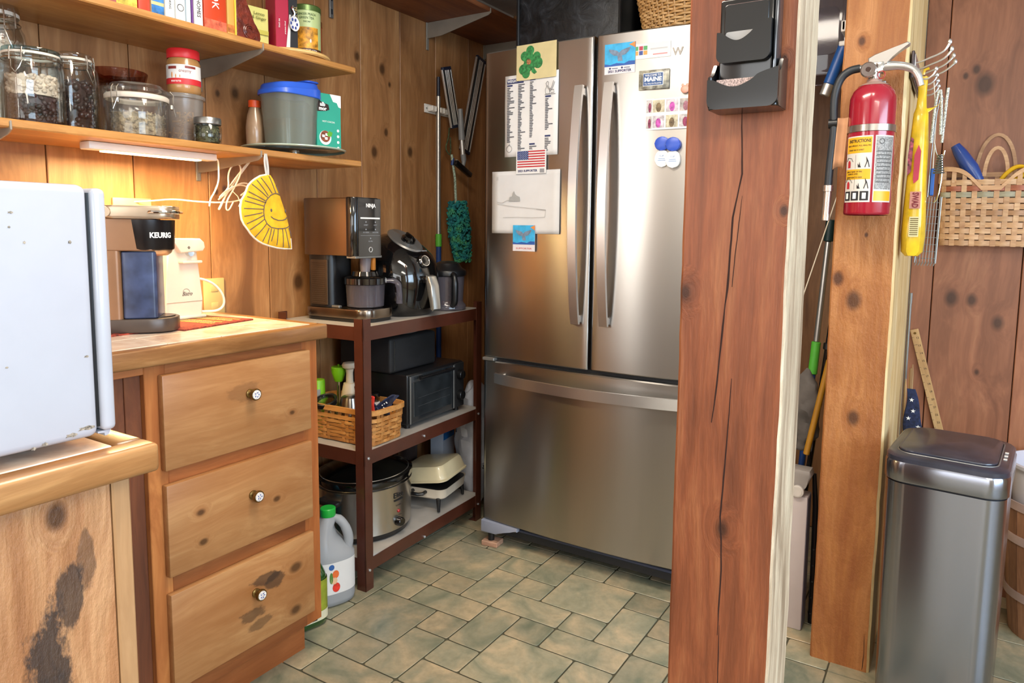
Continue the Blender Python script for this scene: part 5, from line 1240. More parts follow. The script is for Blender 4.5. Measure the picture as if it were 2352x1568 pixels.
for k in range(15):
    q = G(); sqwrap(q, .073, -1.45, -1.0+(.02 if k % 3 else -.2), .135-.0058*k, .1365-.0058*k, .0014, 5); stuff(q.out('small_print', plain('print_grey', '8a8a8e', .7, var=0), t))
RC = plain('tomato_red', 'cf3323', .5, var=.2, scale=60)
def ell(q, a, z, ra, rz, dr, n=14, c=True):
    pts = []
    for i in range(n):
        th = 2*PI*i/n; aa = a+ra*math.cos(th); zz = z+rz*math.sin(th)
        k = 1.0/((abs(math.cos(aa))**2.8+abs(math.sin(aa))**2.8)**(1/2.8)); R = (.073+dr)*k; pts.append((R*math.cos(aa), R*math.sin(aa), zz))
    q.face(pts)
for nm, a, z, ra, rz, m in (('tomato_print', -.10, .066, .16, .015, RC), ('garlic_print', -.18, .088, .13, .011, plain('garlic', 'd9b28c', .6)), ('pepper_print', -.12, .108, .14, .013, plain('pepper_orange', 'd9682f', .5)), ('leaf_print', -.30, .098, .07, .018, plain('herb_green', '4c7a36', .6)), ('blue_seal', -.28, .132, .11, .009, plain('seal_blue', '2d5c9e', .5))):
    q = G(); ell(q, a, z, ra, rz, .0016); q.out(nm, m, t)
t = thing('olive_oil_jug', 'dark green olive oil jug with lime label, half hidden by the cabinet', 'jug', (0.362, 1.350, 0.0032), -.25)
GRN = plain('green_bottle', '1f4a1c', .12, var=.1, coat=.6)
q = G(); q.lathe([(.050, .0005), (.058, .005), (.060, .02), (.060, .135), (.056, .155), (.045, .18), (.028, .20), (.018, .21), (.018, .23), (0, .23)], n=36, closed=False, sq=1.4); q.out('bottle', GRN, t, ang=60)
def ow(q, a0, a1, z0, z1, dr, n=12):
    def f(u, v):
        a = a0+(a1-a0)*u; e = 3.4; k = 1.0/((abs(math.cos(a))**e+abs(math.sin(a))**e)**(1/e)); R = (.060+dr)*k
        return (R*math.cos(a), R*math.sin(a), z0+(z1-z0)*v)
    q.grid(f, n, 1)
q = G(); ow(q, -1.6, 1.2, .022, .140, .0010, 26); q.out('lime_label', plain('label_lime', '8f9a2e', .5, var=.12, scale=30), t)
q = G(); ow(q, -1.6, 1.2, .022, .048, .0014, 26); q.out('cream_foot_band', plain('label_cream', 'd9d5b8', .5, var=.03), t)
def ot(s, size, a, z, m, width=None, sh=0.0):
    o = text(s, size, (0, 0, 0), (1, 0, 0), (0, 1, 0), m, t, width=width, ext=.0002, shear=sh)
    for v in o.data.vertices:
        aa = a+v.co.x/.065; e = 3.4; k = 1.0/((abs(math.cos(aa))**e+abs(math.sin(aa))**e)**(1/e)); R = (.0620+v.co.z)*k; v.co = Vector((R*math.cos(aa), R*math.sin(aa), z+v.co.y))
q = G(); ow(q, -.62, -.22, .108, .136, .0014, 4); q.out('logo_box', INK, t)
ot('M', .016, -.42, .124, INKW)
ot('Olive', .026, -.30, .086, INKW, sh=.3); ot('OIL', .016, -.38, .066, INKW)
q = G(); ow(q, -.05, .2, .026, .034, .0017, 3); q.out('bar_code', INK, t)
t = thing('teal_bottle', 'teal plastic bottle glimpsed between the cabinet end and the slow cooker', 'bottle', (0.19, 1.45, 0.0032))
q = G(); q.lathe([(.03, .0005), (.036, .01), (.036, .27), (.02, .31), (.015, .33), (0, .33)], n=24, closed=False); q.out('bottle_body', plain('teal_plastic', '1d7f98', .4), t)
t = thing('spatula', 'black slotted utensil hanging behind the end of the drawer cabinet', 'utensil', (0.03, 1.50, .62))
q = G(); q.tube([(0, 0, .05), (.003, 0, .24)], .006, 8); q.out('handle', BLK, t)
q = G(); q.sph((0, 0, 0), .04, 16, 8, (.25, .9, 1.3)); q.out('bowl', BLK, t)
# ---------------------------------------------------------------- wall tools
t = thing('wall_holder', 'white plastic broom holder screwed to the wall above the rack', 'holder', (0.0015, 2.40, 1.665))
q = G(); q.box((0, -.066, -.016), (.006, .115, .020), .002, 2); q.out('back_plate', WPLAS, t)
for y in (-.035, .02, .075):
    q = G(); q.box((.005, y-.014, -.010), (.034, y-.009, .012), .002, 1); q.box((.005, y+.009, -.010), (.034, y+.014, .012), .002, 1); q.box((.005, y-.014, -.010), (.010, y+.014, .012), .002, 1); q.out('clip', WPLAS, t)
q = G(); q.cyl((.005, -.055, .002), (.0075, -.055, .002), .004, n=10); q.out('screw', GREYM, t)
t = thing('mop_pole', 'silver mop pole with green collar and blue grip standing in the holder', 'pole', (0.022, 2.405, 0.0032))
q = G(); q.cyl((0, 0, 1.13), (0, 0, 1.72), .0095, n=18); q.out('pole', plain('brushed_pole', 'b9b6b0', .3, metal=.8, var=.02), t)
q = G(); q.cyl((0, 0, 1.085), (0, 0, 1.14), .0135, n=20, bev=.002); q.out('green_collar', plain('green_collar', '58b43c', .4, var=.03), t)
q = G(); q.cyl((0, 0, .02), (0, 0, 1.086), .0115, n=18); q.out('blue_grip', plain('blue_grip', '1f3f7a', .4, var=.04), t)
q = G(); q.cyl((0, 0, 1.72), (0, 0, 1.80), .007, n=12); q.out('tip', plain('navy_plastic', '1c2438', .4), t)
q = G(); q.box((-.018, -.06, 0), (.018, .06, .025), .004, 2); q.out('foot_block', BLK, t)
ALU = plain('aluminium', 'd6d4d0', .42, metal=.8, var=.02); PADB = plain('pad_black', '2a2a2b', .7, var=.2, scale=200); NV = plain('navy_plastic', '1c2438', .4)
def flat_mop(label, a, b, w, x):
    """a: lower end, b: upper end, both (y, z) on the wall"""
    t = thing('flat_mop_head', label, 'mop', (x, a[0], a[1]), rot=(-(math.atan2(b[0]-a[0], b[1]-a[1])), 0, 0))
    L = math.hypot(b[0]-a[0], b[1]-a[1])
    q = G(); q.box((-.004, -w/2, 0), (.004, w/2, L), .001, 1); q.out('pad', PADB, t)
    for k in (-1, 1):
        q = G(); q.box((-.003, k*(w/2+.0035)-.0035, .004), (.006, k*(w/2+.0035)+.0035, L-.008), .001, 1); q.out('edge_rail', ALU, t)
    for k in (-.010, 0, .010):
        q = G(); q.box((.003, k-.0032, .004), (.0075, k+.0032, L-.010), .001, 1); q.out('centre_rail', ALU, t)
    for z in (0, L-.012):
        q = G(); q.box((-.005, -w/2-.004, z), (.0085, w/2+.004, z+.014), .002, 1); q.out('end_cap', NV, t)
    return t
flat_mop('short flat mop head with silver rails, hanging upright left of its longer twin', (2.482, 1.600), (2.415, 1.842), .050, .052)
flat_mop('long flat mop head with silver rails, leaning out toward the fridge', (2.565, 1.505), (2.690, 1.935), .060, .038)
t = thing('squeegee', 'grey handled squeegee with dark blade hanging below the mop heads', 'squeegee', (0.075, 2.50, 1.53))
GY = plain('grey_plastic', '85878a', .4, var=.03)
q = G(); q.tube([(0, -.012, .15), (0, -.006, .08), (0, .0, .02)], [.010, .013, .014], 14); q.out('grip', GY, t)
q = G(); q.cyl((0, 0, .02), (0, .008, -.045), .010, n=16); q.out('ferrule', ALU, t)
q = G(); q.tube([(0, .008, -.04), (0, .016, -.07), (0, .006, -.095)], [.012, .009, .008], 12, smooth=1); q.out('neck', GY, t)
q = G(); q.at(Matrix.Translation((0, .010, -.105)) @ Matrix.Rotation(-.42, 4, 'X')); q.box((-.010, -.062, -.010), (.010, .058, .012), .004, 2); q.out('blade_head', BLK, t)
q = G(); q.at(Matrix.Translation((0, .010, -.105)) @ Matrix.Rotation(-.42, 4, 'X')); q.box((-.004, -.064, .010), (.008, -.04, .014), .002, 1); q.out('blade_tip', ALU, t)
t = thing('duster', 'fluffy teal and green microfibre duster hanging upside down on a thin rod', 'duster', (0.055, 2.505, 1.285))
q = G(); q.tube([(-.005, -.045, .20), (0, -.028, .10), (0, -.02, -.02)], .0055, 10); q.out('handle', plain('speckled_rod', '9fb3a2', .5, var=.35, scale=200), t)
q = G(); q.cyl((-.004, -.043, .155), (-.003, -.038, .185), .0065, n=12); q.out('blue_ring', plain('blue_grip', '1f3f7a'), t)
def fluffmat():
    k = N('microfibre'); P = k.obj(); a = k.noise(P, 26, 3); b = k.noise(P, 140, 4, .7)
    c = k.ramp(a, [(.35, lin('17727f')), (.5, lin('2a958e')), (.62, lin('4fa56c')), (.75, lin('74b56c'))])
    c = k.mix(k.math('MULTIPLY', b, .35), c, lin('0e3f4c')); k.set(k.b.inputs['Base Color'], c); k.b.inputs['Roughness'].default_value = .9; k.bump(b, .9, .006); return k.m
q = G(); rnd = random.Random(5)
def env(z): # half width along the head
    u = -z/.262; return .020+.028*math.sin(min(1, u*1.25+.12)*PI*.62)
q.sph((0, .014, -.128), 1, 26, 22, (.022, .036, .125))
for _ in range(900):
    u = rnd.random(); a = rnd.uniform(0, 2*PI); w = .036+.020*math.sin(PI*min(1, u*.85+.10)); z = -.262*u; cy_ = -.012+.040*u
    p = Vector((.62*w*math.cos(a), cy_+w*math.sin(a), z-.0))
    q.at(Matrix.Translation(p) @ Matrix.Rotation(rnd.uniform(0, 6), 4, (rnd.random()+.1, rnd.random(), rnd.random()))); q.sph((0, 0, 0), rnd.uniform(.005, .0085), 6, 4, (1, .6, 1.6)); q.at(Matrix.Identity(4))
for v in q.bm.verts: v.co += Vector((mnoise.noise(v.co*160), mnoise.noise(v.co*160+Vector((9, 0, 0))), mnoise.noise(v.co*160+Vector((0, 9, 0)))))*.004
stuff(q.out('microfibre_tufts', fluffmat(), t, ang=80))
t = thing('string_loop', 'small green and yellow cord tangled behind the mops', 'string', (0.03, 2.47, 1.50))
q = G(); q.tube([(0, .0, .10), (.01, -.02, .05), (.0, -.03, .01), (.01, -.01, -.02), (0, .01, .0), (.005, .0, .06)], .003, 6, smooth=2); q.out('cord', plain('green_cord', '47563a', .8, var=.4, scale=120), t)

# ---------------------------------------------------------------- fridge
XC, HWF = 0.9385, 0.4375
def YF(x): return 2.043+0.024*((x-XC)/HWF)**2
def SF(x): return 0.048*(x-XC)/HWF**2
def onf(x, z):
    """move a point surveyed on the flat plane y = 2.067 onto the bowed door face"""
    xx, zz = x, z
    for _ in range(4):
        k = YF(xx)/2.067; xx = 1.96+(x-1.96)*k; zz = 1.17+(z-1.17)*k
    return xx, zz
t = thing('refrigerator', 'stainless french door refrigerator with bottom freezer drawer in the corner', 'refrigerator', (XC, 2.40, 0))
FR = t
def relp(o, t): o.location = -t.location; return o
q = G(); q.box((.508, 2.105, .058), (1.369, 2.80, 1.750), .004, 2); relp(q.out('cabinet_body', plain('fridge_grey', '55524f', .5, var=.03), t), t)
q = G(); q.box((.53, 2.75, .0032), (1.35, 2.79, .06)); q.box((.55, 2.2, .0032), (.60, 2.25, .06)); q.box((1.28, 2.2, .0032), (1.33, 2.25, .06)); relp(q.out('rollers', BLK, t), t)
q = G(); q.box((.52, 2.0735, .055), (1.355, 2.1075, 1.755)); relp(q.out('door_gasket', plain('gasket_dark', '15161a', .6, var=0), t), t)
def door(name, x0, x1, z0, z1, m, rnd_l=.012, rnd_r=.012):
    q = G(); n = 22; F, Bk = [], []
    for i in range(n+1):
        x = x0+(x1-x0)*i/n; e = 0
        for d, r in ((x-x0, rnd_l), (x1-x, rnd_r)):
            if d < r: e = max(e, r-math.sqrt(max(0, r*r-(r-d)**2)))
        F.append((x, YF(x)+e))
    # finer profile close to the edges
    pts = []
    for r0, xs in ((rnd_l, [x0+rnd_l*(1-math.cos(a*PI/12)) for a in range(0, 7)]),):
        for x in xs:
            d = x-x0; pts.append((x, YF(x)+rnd_l-math.sqrt(max(0, rnd_l**2-(rnd_l-d)**2))))
    for i in range(1, 24):
        x = x0+rnd_l+(x1-x0-rnd_l-rnd_r)*i/24; pts.append((x, YF(x)))
    for a in range(6, -1, -1):
        x = x1-rnd_r*(1-math.cos(a*PI/12)); d = x1-x; pts.append((x, YF(x)+rnd_r-math.sqrt(max(0, rnd_r**2-(rnd_r-d)**2))))
    prof = pts+[(x1, 2.0725), (x0, 2.0725)]
    zs = [(z0, .004), (z0+.004, 0)]+[(z0+.004+(z1-z0-.008)*k/8, 0) for k in range(1, 8)]+[(z1-.004, 0), (z1, .004)]
    V = []
    for z, ins in zs: V.append([q._v((x, min(2.0725, y+(ins if y < 2.07 else 0)), z)) for x, y in prof])
    for A, B in zip(V, V[1:]):
        for k in range(len(A)): q.bm.faces.new([A[k], A[(k+1) % len(A)], B[(k+1) % len(A)], B[k]])
    q.bm.faces.new(V[0][::-1]); q.bm.faces.new(V[-1])
    return relp(q.out(name, m, t, ang=40), t)
dl = door('left_door', .501, .934, .711, 1.774, SS, .016, .008)
dr = door('right_door', .9445, 1.376, .711, 1.774, SS, .008, .016)
df = door('freezer_drawer', .501, 1.376, .101, .6965, SS, .016, .016)
def vhandle(x, parent):
    q = G(); n = 26; R = []
    for i in range(n+1):
        u = i/n; z = .862+.762*u; bow = .016+.034*math.sin(PI*u)**.8; y = YF(x)-.004-bow; w = .0145
        R.append([q._v(p) for p in ((x-w, y, z), (x+w, y, z), (x+w, y+.011, z), (x-w, y+.011, z))])
    for A, B in zip(R, R[1:]):
        for k in range(4): q.bm.faces.new([A[k], A[(k+1) % 4], B[(k+1) % 4], B[k]])
    q.bm.faces.new(R[0][::-1]); q.bm.faces.new(R[-1])
    es = [e for e in q.bm.edges if len(e.link_faces) == 2 and e.calc_face_angle(0) > 1.0]; bmesh.ops.bevel(q.bm, geom=es, offset=.0015, segments=1, affect='EDGES')
    for z in (.866, 1.594): q.box((x-.011, YF(x)-.014, z), (x+.011, YF(x)+.002, z+.024), .002, 1)
    o = q.out('door_handle', SSH, parent, ang=30)
vhandle(.893, dl); vhandle(.9965, dr)
q = G(); n = 30; R = []
for i in range(n+1):
    u = i/n; x = .566+.745*u; bow = .016+.036*math.sin(PI*u)**.7; y = YF(x)-.004-bow; w = .0175; z = .641
    R.append([q._v(p) for p in ((x, y, z-w), (x, y, z+w), (x, y+.010, z+w), (x, y+.010, z-w))])
for A, B in zip(R, R[1:]):
    for k in range(4): q.bm.faces.new([A[k], A[(k+1) % 4], B[(k+1) % 4], B[k]])
q.bm.faces.new(R[0][::-1]); q.bm.faces.new(R[-1])
for x in (.570, 1.279): q.box((x, YF(x)-.014, .628), (x+.026, YF(x)+.002, .654), .002, 1)
q.out('drawer_handle', SSH, df, ang=30)
q = G(); q.box((.506, 2.052, .6985), (.556, 2.10, .7095), .002, 1); relp(lab(q.out('hinge_cap', GREYM, t), 'small silver hinge cap'), t)
for k in range(3):
    q = G(); q.box((.60, 2.070+.004*k, .090-.013*k-.010), (1.36, 2.085+.004*k, .090-.013*k), .002, 1); relp(q.out('grille_slat', plain('grille_blue', '33384a', .35, var=.03), t), t)
q = G(); q.prism([(.503, .055), (.503, .099), (.66, .099), (.66, .085), (.63, .083), (.60, .074), (.572, .056)], 'y', 2.052, 2.10, .004, 2); relp(q.out('foot_bracket', plain('foot_grey', '8c90a0', .35, var=.03, coat=.2), t), t)
q = G(); q.cyl((.535, 2.075, .022), (.535, 2.075, .056), .012, n=14); relp(q.out('levelling_foot', BLK, t), t)
text('W', .030, (1.207-XC, YF(1.207)-.0010-2.40, 1.697), (1, 0, 0), (0, 0, 1), CHR, t, name='badge_letter', bold=.001)
text('hirlpool', .024, (1.222-XC, YF(1.25)+.0005-2.40, 1.696), (1, 0, 0), (0, 0, 1), CHR, t, name='badge_letters', align='LEFT', bold=.0006)
t = thing('wood_block', 'small pinkish wooden shim under the fridge corner foot', 'block', (.535, 2.075, 0.0032), .1)
q = G(); q.box((-.03, -.022, 0), (.035, .03, .0185), .002, 1); q.out('shim', wood('shim_wood', '8f6650', 'c39377', 'd3a98b', 'x', knots=0, rough=.6), t)
# ---- things on the doors
def fthing(name, label, cat, x, z, lift=.0004, group=None):
    x, z = onf(x, z)
    return thing(name, label, cat, (x, YF(x)-lift, z), math.atan(SF(x)), group)
def sheet(q, w, h, th=.0006, wav=0.0, seed=0, nx=10, nz=14):
    def f(s):
        def g_(u, v):
            n_ = wav*(mnoise.noise(Vector((u*2.2, v*2.2, seed)))+.5)
            edge = wav*.9*(max(0, u-.75)/.25)**2*(1-v)
            return ((u-.5)*w, -abs(n_)-edge-th*s, (v-.5)*h)
        return g_
    if wav == 0: q.box((-w/2, -th, -h/2), (w/2, 0, h/2)); return
    q.grid(f(1), nx, nz)
FN = (1, 0, 0), (0, 0, 1)
# weight list
t = fthing('weight_list', 'printed kitchen weight chart in narrow columns, hung on the left door', 'paper', .692, 1.552)
q = G(); sheet(q, .216, .270, wav=.0015, seed=2); q.out('sheet', PAPER, t, solid=.0005)
YT = -.0042
q = G(); q.box((-.098, YT, .108), (-.052, YT+.0006, .123)); q.out('heading_box', INKB, t)
text('WEIGHT', .0135, (-.075, YT-.0003, .1155), *FN, INKW, t, width=.042)
rnd = random.Random(12)
for cx_, z1, n_, hd in ((-.098, .100, 34, 'DAIRY'), (-.052, .108, 42, 'VEGETABLES'), (-.004, .112, 34, 'RICE, PASTA'), (.058, .052, 19, 'HERBS'), (.058, -.075, 9, 'MEATS'), (-.004, -.098, 5, 'NUTS')):
    q = G(); q.box((cx_, YT+.0004, z1-.0005), (cx_+.022, YT+.001, z1+.0045)); q.out('column_heading', INKB, t)
    q = G()
    for k in range(n_):
        z = z1-.0075-.0054*k
        if z < -.125: break
        L = rnd.uniform(.008, .016) if rnd.random() > .15 else rnd.uniform(.02, .032)
        q.box((cx_, YT+.0005, z), (cx_+L, YT+.001, z+.0028))
    stuff(q.out('list_lines', plain('list_ink', '4a4a52', .7, var=0), t))
q = G(); q.tube([(-.088+.011*math.cos(a)*(1+.08*math.cos(2*a)), YT, -.108+.012*math.sin(a)*(1-.12*abs(math.cos(a)))) for a in [k*PI/10 for k in range(20)]], .0005, 4, closed=True); q.tube([(-.088, YT, -.098), (-.086, YT, -.090)], .0006, 4); q.out('apple_drawing', INK, t)
q = G()
for pts in ([(.060, .095), (.066, .102), (.071, .098), (.069, .088), (.063, .087), (.060, .095)], [(.063, .087), (.058, .075), (.060, .062), (.075, .062), (.076, .075), (.069, .087)], [(.074, .070), (.084, .085), (.090, .102)], [(.077, .068), (.088, .083), (.095, .098)], [(.080, .064), (.092, .064), (.091, .074), (.081, .074)], [(.066, .085), (.072, .075), (.078, .078)], [(.056, .06), (.098, .06)]):
    q.tube([(x, YT, z) for x, z in pts], .0006, 4)
q.out('cook_drawing', INK, t)
# shamrock card
t = fthing('shamrock_card', 'cream card with a green painted shamrock at the top of the left door', 'card', .713, 1.7245, .006)
q = G(); sheet(q, .158, .114, .0012); q.out('card', plain('cream_card', 'c9bb8c', .5, var=.05), t)
SH = plain('shamrock_green', '2f7a42', .5, var=.3, scale=120)
for k, (x, z, r) in enumerate(((-.024, .036, .016), (-.046, .020, .016), (.002, .014, .016), (.008, -.006, .018), (-.052, -.022, .017), (-.040, -.036, .016), (-.028, .008, .022), (-.034, -.014, .020), (-.012, -.002, .02))):
    q = G(); q.at(Matrix.Rotation(PI/2, 4, 'X')); q.lathe([(r, .0012), (r*.96, .0024), (0, .003)], (x, z, 0), 18, closed=False); q.at(Matrix.Identity(4)); q.out('leaf', SH, t)
q = G(); q.prism([(-.022, -.012), (-.010, -.018), (.004, -.036), (-.006, -.041), (-.016, -.034)], 'y', -.0028, -.001); q.out('stem', SH, t)
q = G(); q.at(Matrix.Rotation(PI/2, 4, 'X')); q.lathe([(.010, .0012), (.009, .0034), (0, .0036)], (-.028, .000, 0), 16, closed=False); q.at(Matrix.Identity(4)); q.out('centre_spot', plain('spot_brown', '9a6a45', .6, var=.4, scale=150), t)
# flag sticker
t = fthing('flag_magnet', 'American flag magnet lettered 2023 SUPPORTER between two papers', 'magnet', .6975, 1.396, .0058)
q = G(); sheet(q, .122, .079, .0012); q.out('card', PAPER, t)
fw, fh = .112, .054; fx, fz = -fw/2, -.018
for k in range(13):
    if k % 2 == 0:
        q = G(); q.box((fx, -.0016, fz+fh-(k+1)*fh/13), (fx+fw, -.0011, fz+fh-k*fh/13)); q.out('red_stripe', INKR, t)
q = G(); q.box((fx, -.0019, fz+fh*6/13), (fx+fw*.40, -.0012, fz+fh)); q.out('canton', plain('flag_blue', '23386f', .5, var=0), t)
q = G()
for r in range(9):
    for c in range(6 if r % 2 == 0 else 5):
        x = fx+.0035+c*.0075+(0 if r % 2 == 0 else .0037); z = fz+fh-.003-r*.0031
        pts = [((.0013 if i % 2 == 0 else .0005)*math.sin(i*PI/5)+x, (.0013 if i % 2 == 0 else .0005)*math.cos(i*PI/5)+z) for i in range(10)]
        q.prism(pts, 'y', -.0022, -.0018)
stuff(q.out('stars', INKW, t))
text('2023 SUPPORTER', .010, (-.014, -.0014, -.030), *FN, INKB, t, width=.080, bold=.0003)
q = G(); q.box((.036, -.0016, -.037), (.054, -.0011, -.024)); q.out('logo_patch', plain('print_grey', '8a8a8e'), t)
# drawing paper
t = fthing('drawing', 'white sheet with a faint pencil drawing of a ship on the left door', 'drawing', .672, 1.2605)
q = G(); sheet(q, .282, .212, wav=.0022, seed=5); q.out('sheet', plain('drawing_paper', 'cdcccc', .7, var=.02), t, solid=.0005)
PEN = plain('pencil', '9a9896', .8, var=0)
q = G(); YD = -.0052
for pts in ([(-.118, -.004), (-.08, -.010), (-.04, -.015), (.0, -.018), (.05, -.022), (.088, -.026), (.084, -.050)], [(-.09, -.052), (-.03, -.050), (.03, -.052), (.084, -.050)], [(-.118, .002), (-.095, -.002), (-.075, .006), (-.06, .008), (-.04, .004)], [(.05, -.024), (.088, -.027)], [(-.118, .088), (-.118, .076)], [(-.112, .088), (-.112, .076)]):
    q.tube([(x, YD, z) for x, z in pts], .00055, 4)
q.out('pencil_line', PEN, t)
q = G(); q.prism([(-.066, .004), (-.062, .018), (-.052, .020), (-.050, .030), (-.044, .038), (-.040, .028), (-.032, .022), (-.020, .018), (-.018, .004)], 'y', YD-.0002, YD+.0003); q.out('pencil_shading', plain('pencil_soft', 'a3a2a0', .8, var=.1), t)
BW = plain('whale_grey', '6b7b90', .5, var=.2, scale=60)
def whale(t, w, h, blur=False):
    q = G(); sheet(q, w, h, .0012); q.out('card', plain('magnet_white', 'd3cdd0', .5, var=.02), t)
    zz0 = -h/2+h*.26
    q = G(); q.box((-w/2, -.0016, zz0), (w/2, -.001, h/2)); q.out('sky_print', plain('aqua_print', '2f9fd0', .45, var=.15, scale=30), t)
    q = G(); q.prism([(-w/2, zz0), (-w/2, zz0+h*.09), (-w*.3, zz0+h*.05), (-w*.1, zz0+h*.10), (w*.15, zz0+h*.06), (w*.3, zz0+h*.13), (w/2, zz0+h*.12), (w/2, zz0)], 'y', -.0019, -.0015); q.out('wave_print', plain('deep_blue', '1f4f9a', .45, var=.1), t)
    s = w
    q = G(); q.prism([(x*s, y*s) for x, y in ((-.06, .02-.10), (-.07, .08), (-.20, .10), (-.33, .20), (-.36, .30), (-.22, .27), (-.10, .24), (-.02, .17), (.06, .24), (.18, .27), (.30, .30), (.36, .32), (.30, .19), (.18, .10), (.07, .08), (.10, -.08))], 'y', -.0022, -.0018); q.out('whale_tail', BW, t)
    q = G(); q.prism([(w*.3, h*.42), (w*.5, h*.5), (w*.5, h*.30), (w*.42, h*.36)], 'y', -.0021, -.0015); q.out('orange_fish', plain('fish_orange', 'd9823c', .5, var=.2), t)
t = fthing('whale_magnet', 'smaller blue whale tail magnet at the foot of the pencil drawing', 'magnet', .6725, 1.138, .0062)
whale(t, .092, .088); text('SUPPORTER', .008, (0, -.0014, -.035), *FN, INKR, t, width=.066)
t = fthing('whale_magnet', 'blue whale tail magnet lettered 2021 SUPPORTER on the right door', 'magnet', 1.0135, 1.701)
whale(t, .101, .091)
text('2021 SUPPORTER', .010, (0, -.0014, -.0375), *FN, INKB, t, width=.078, bold=.0003)
q = G()
for x in (-.032, .008): q.cyl((x, -.0010, -.028), (x, -.0015, -.028), .0032, n=12); q.box((x+.006, -.0014, -.0295), (x+.026, -.0011, -.0275))
q.out('small_logos', INKB, t)
t = fthing('card_magnet', 'white business card magnet with four coloured squares by the fridge badge', 'card', 1.123, 1.7135)
q = G(); sheet(q, .110, .045, .0010); q.out('card', PAPER, t)
for k, (x, z, c) in enumerate(((-.038, .009, 'a8324a'), (-.038, -.005, '3a4a8c'), (-.024, .009, '4f9a5c'), (-.024, -.005, 'd9944a'), (-.052, .009, '4f9a5c'), (-.052, -.005, 'd9944a'))):
    q = G(); q.box((x-.006 if x > -.05 else x-.0025, -.0014, z-.006), (x+.006 if x > -.05 else x+.005, -.0009, z+.006), 0); q.out('colour_square', plain('sq_'+c, c, .5, var=0), t)
q = G(); q.box((.0, -.0013, -.014), (.045, -.0009, -.0105)); q.out('red_line', plain('pale_red_ink', 'c98a8a', .6, var=0), t)
q = G(); q.box((-.008, -.0013, .002), (.045, -.0009, .006)); q.out('grey_line', plain('pale_ink', 'b9b8b8', .6, var=0), t)
t = fthing('maine_magnet', 'scenic magnet reading WELCOME TO MAINE on the right door', 'magnet', 1.1295, 1.6255)
q = G(); q.box((-.048, -.005, -.029), (.048, 0, .029), .002, 2); q.out('plaque', plain('scenic_print', '7d7a6b', .35, var=.6, scale=45, coat=.3), t)
q = G(); q.box((-.034, -.0062, -.018), (.030, -.0048, .020), .0006, 1); q.out('sign_rim', INKW, t)
q = G(); q.box((-.0325, -.0068, -.0165), (.0285, -.006, .0185)); q.out('sign_face', plain('sign_blue', '2d4f80', .5, var=.05), t)
text('WELCOME TO', .0085, (-.002, -.0069, .0125), *FN, INKW, t, width=.050)
text('MAINE', .017, (-.002, -.0069, .0005), *FN, INKW, t, width=.054, bold=.0006)
text('The Way Life Should Be', .0058, (-.002, -.0069, -.0115), *FN, INKW, t, width=.052)
def photostrip(label, x, z, w, h, cols, rows, seed, lift):
    t = fthing('photo_strip', label, 'photo', x, z, lift); rnd = random.Random(seed)
    q = G(); sheet(q, w, h, .0008); q.out('strip', PAPER, t)
    C = [('7d2d4c', 'b0aaa8'), ('5c5a66', 'a89c92'), ('6d5a3e', 'b3aa90'), ('8c5a66', 'a39a94'), ('b04a9a', 'b9b0b4')]
    for i in range(cols):
        for j in range(rows):
            a, b = C[rnd.randrange(5)]; x0 = -w/2+w*(i+.06)/cols; x1 = -w/2+w*(i+.94)/cols; z0 = -h/2+h*(j+.12)/rows; z1 = -h/2+h*(j+.9)/rows
            q = G(); q.box((x0, -.0012, z0), (x1, -.0008, z1)); q.out('picture', plain('pic_'+b, b, .5, var=.25, scale=60), t)
            q = G(); q.sph(((x0+x1)/2, -.0011, z0+(z1-z0)*.40), 1, 12, 6, ((x1-x0)*.24, .0006, (z1-z0)*.40)); q.out('picture_figure', plain('pic_'+a, a, .6, var=.3, scale=90), t)
photostrip('pair of small photo strips pinned under the Maine magnet', 1.190, 1.5215, .125, .092, 3, 2, 5, .0022)
photostrip('narrow photo strip half covered by the wider photo strips', 1.118, 1.5225, .024, .094, 1, 2, 2, .0004)
for i, (x, z, lb) in enumerate(((1.1625, 1.408, 'blue and white rounded bag clip magnet, the left one, partly behind the other'), (1.1985, 1.404, 'blue and white rounded bag clip magnet nearest the timber post'))):
    t = fthing('clip_magnet', lb, 'magnet', x, z, .0004, 'blue and white clip magnets')
    q = G(); q.prism(rrect(-.0215, -.045, .0215, .006, .020, 6), 'y', -.006-i*.004, 0, .0015, 1); q.out('white_end', WPLAS, t)
    q = G(); q.prism(rrect(-.0225, .004, .0225, .045, .020, 6), 'y', -.011-i*.004, 0, .003, 2); q.out('blue_grip', plain('clip_blue', '2b4fb5', .35, var=.02), t)
    text('CLIP', .007, (0, -.0064-i*.004, -.012), *FN, plain('clip_ink', '4a7fb5', .5, var=0), t)
    q = G(); q.box((-.010, -.0064-i*.004, -.021), (.010, -.0058-i*.004, -.0195)); q.box((-.012, -.0064-i*.004, -.026), (.012, -.0058-i*.004, -.0245)); stuff(q.out('print_lines', plain('clip_ink', '4a7fb5'), t))
t = fthing('pig_magnet', 'tiny pink pig magnet at the post edge of the right door', 'magnet', 1.229, 1.588)
PK = plain('pink_clay', 'd9a08c', .5, var=.03)
q = G(); q.sph((0, -.006, 0), .013, 16, 10, (1, .5, .9)); q.out('body', PK, t)
for s in (-1, 1):
    q = G(); q.sph((s*.007, -.007, .012), .004, 8, 5, (1, .4, 1.2)); q.out('ear', PK, t)
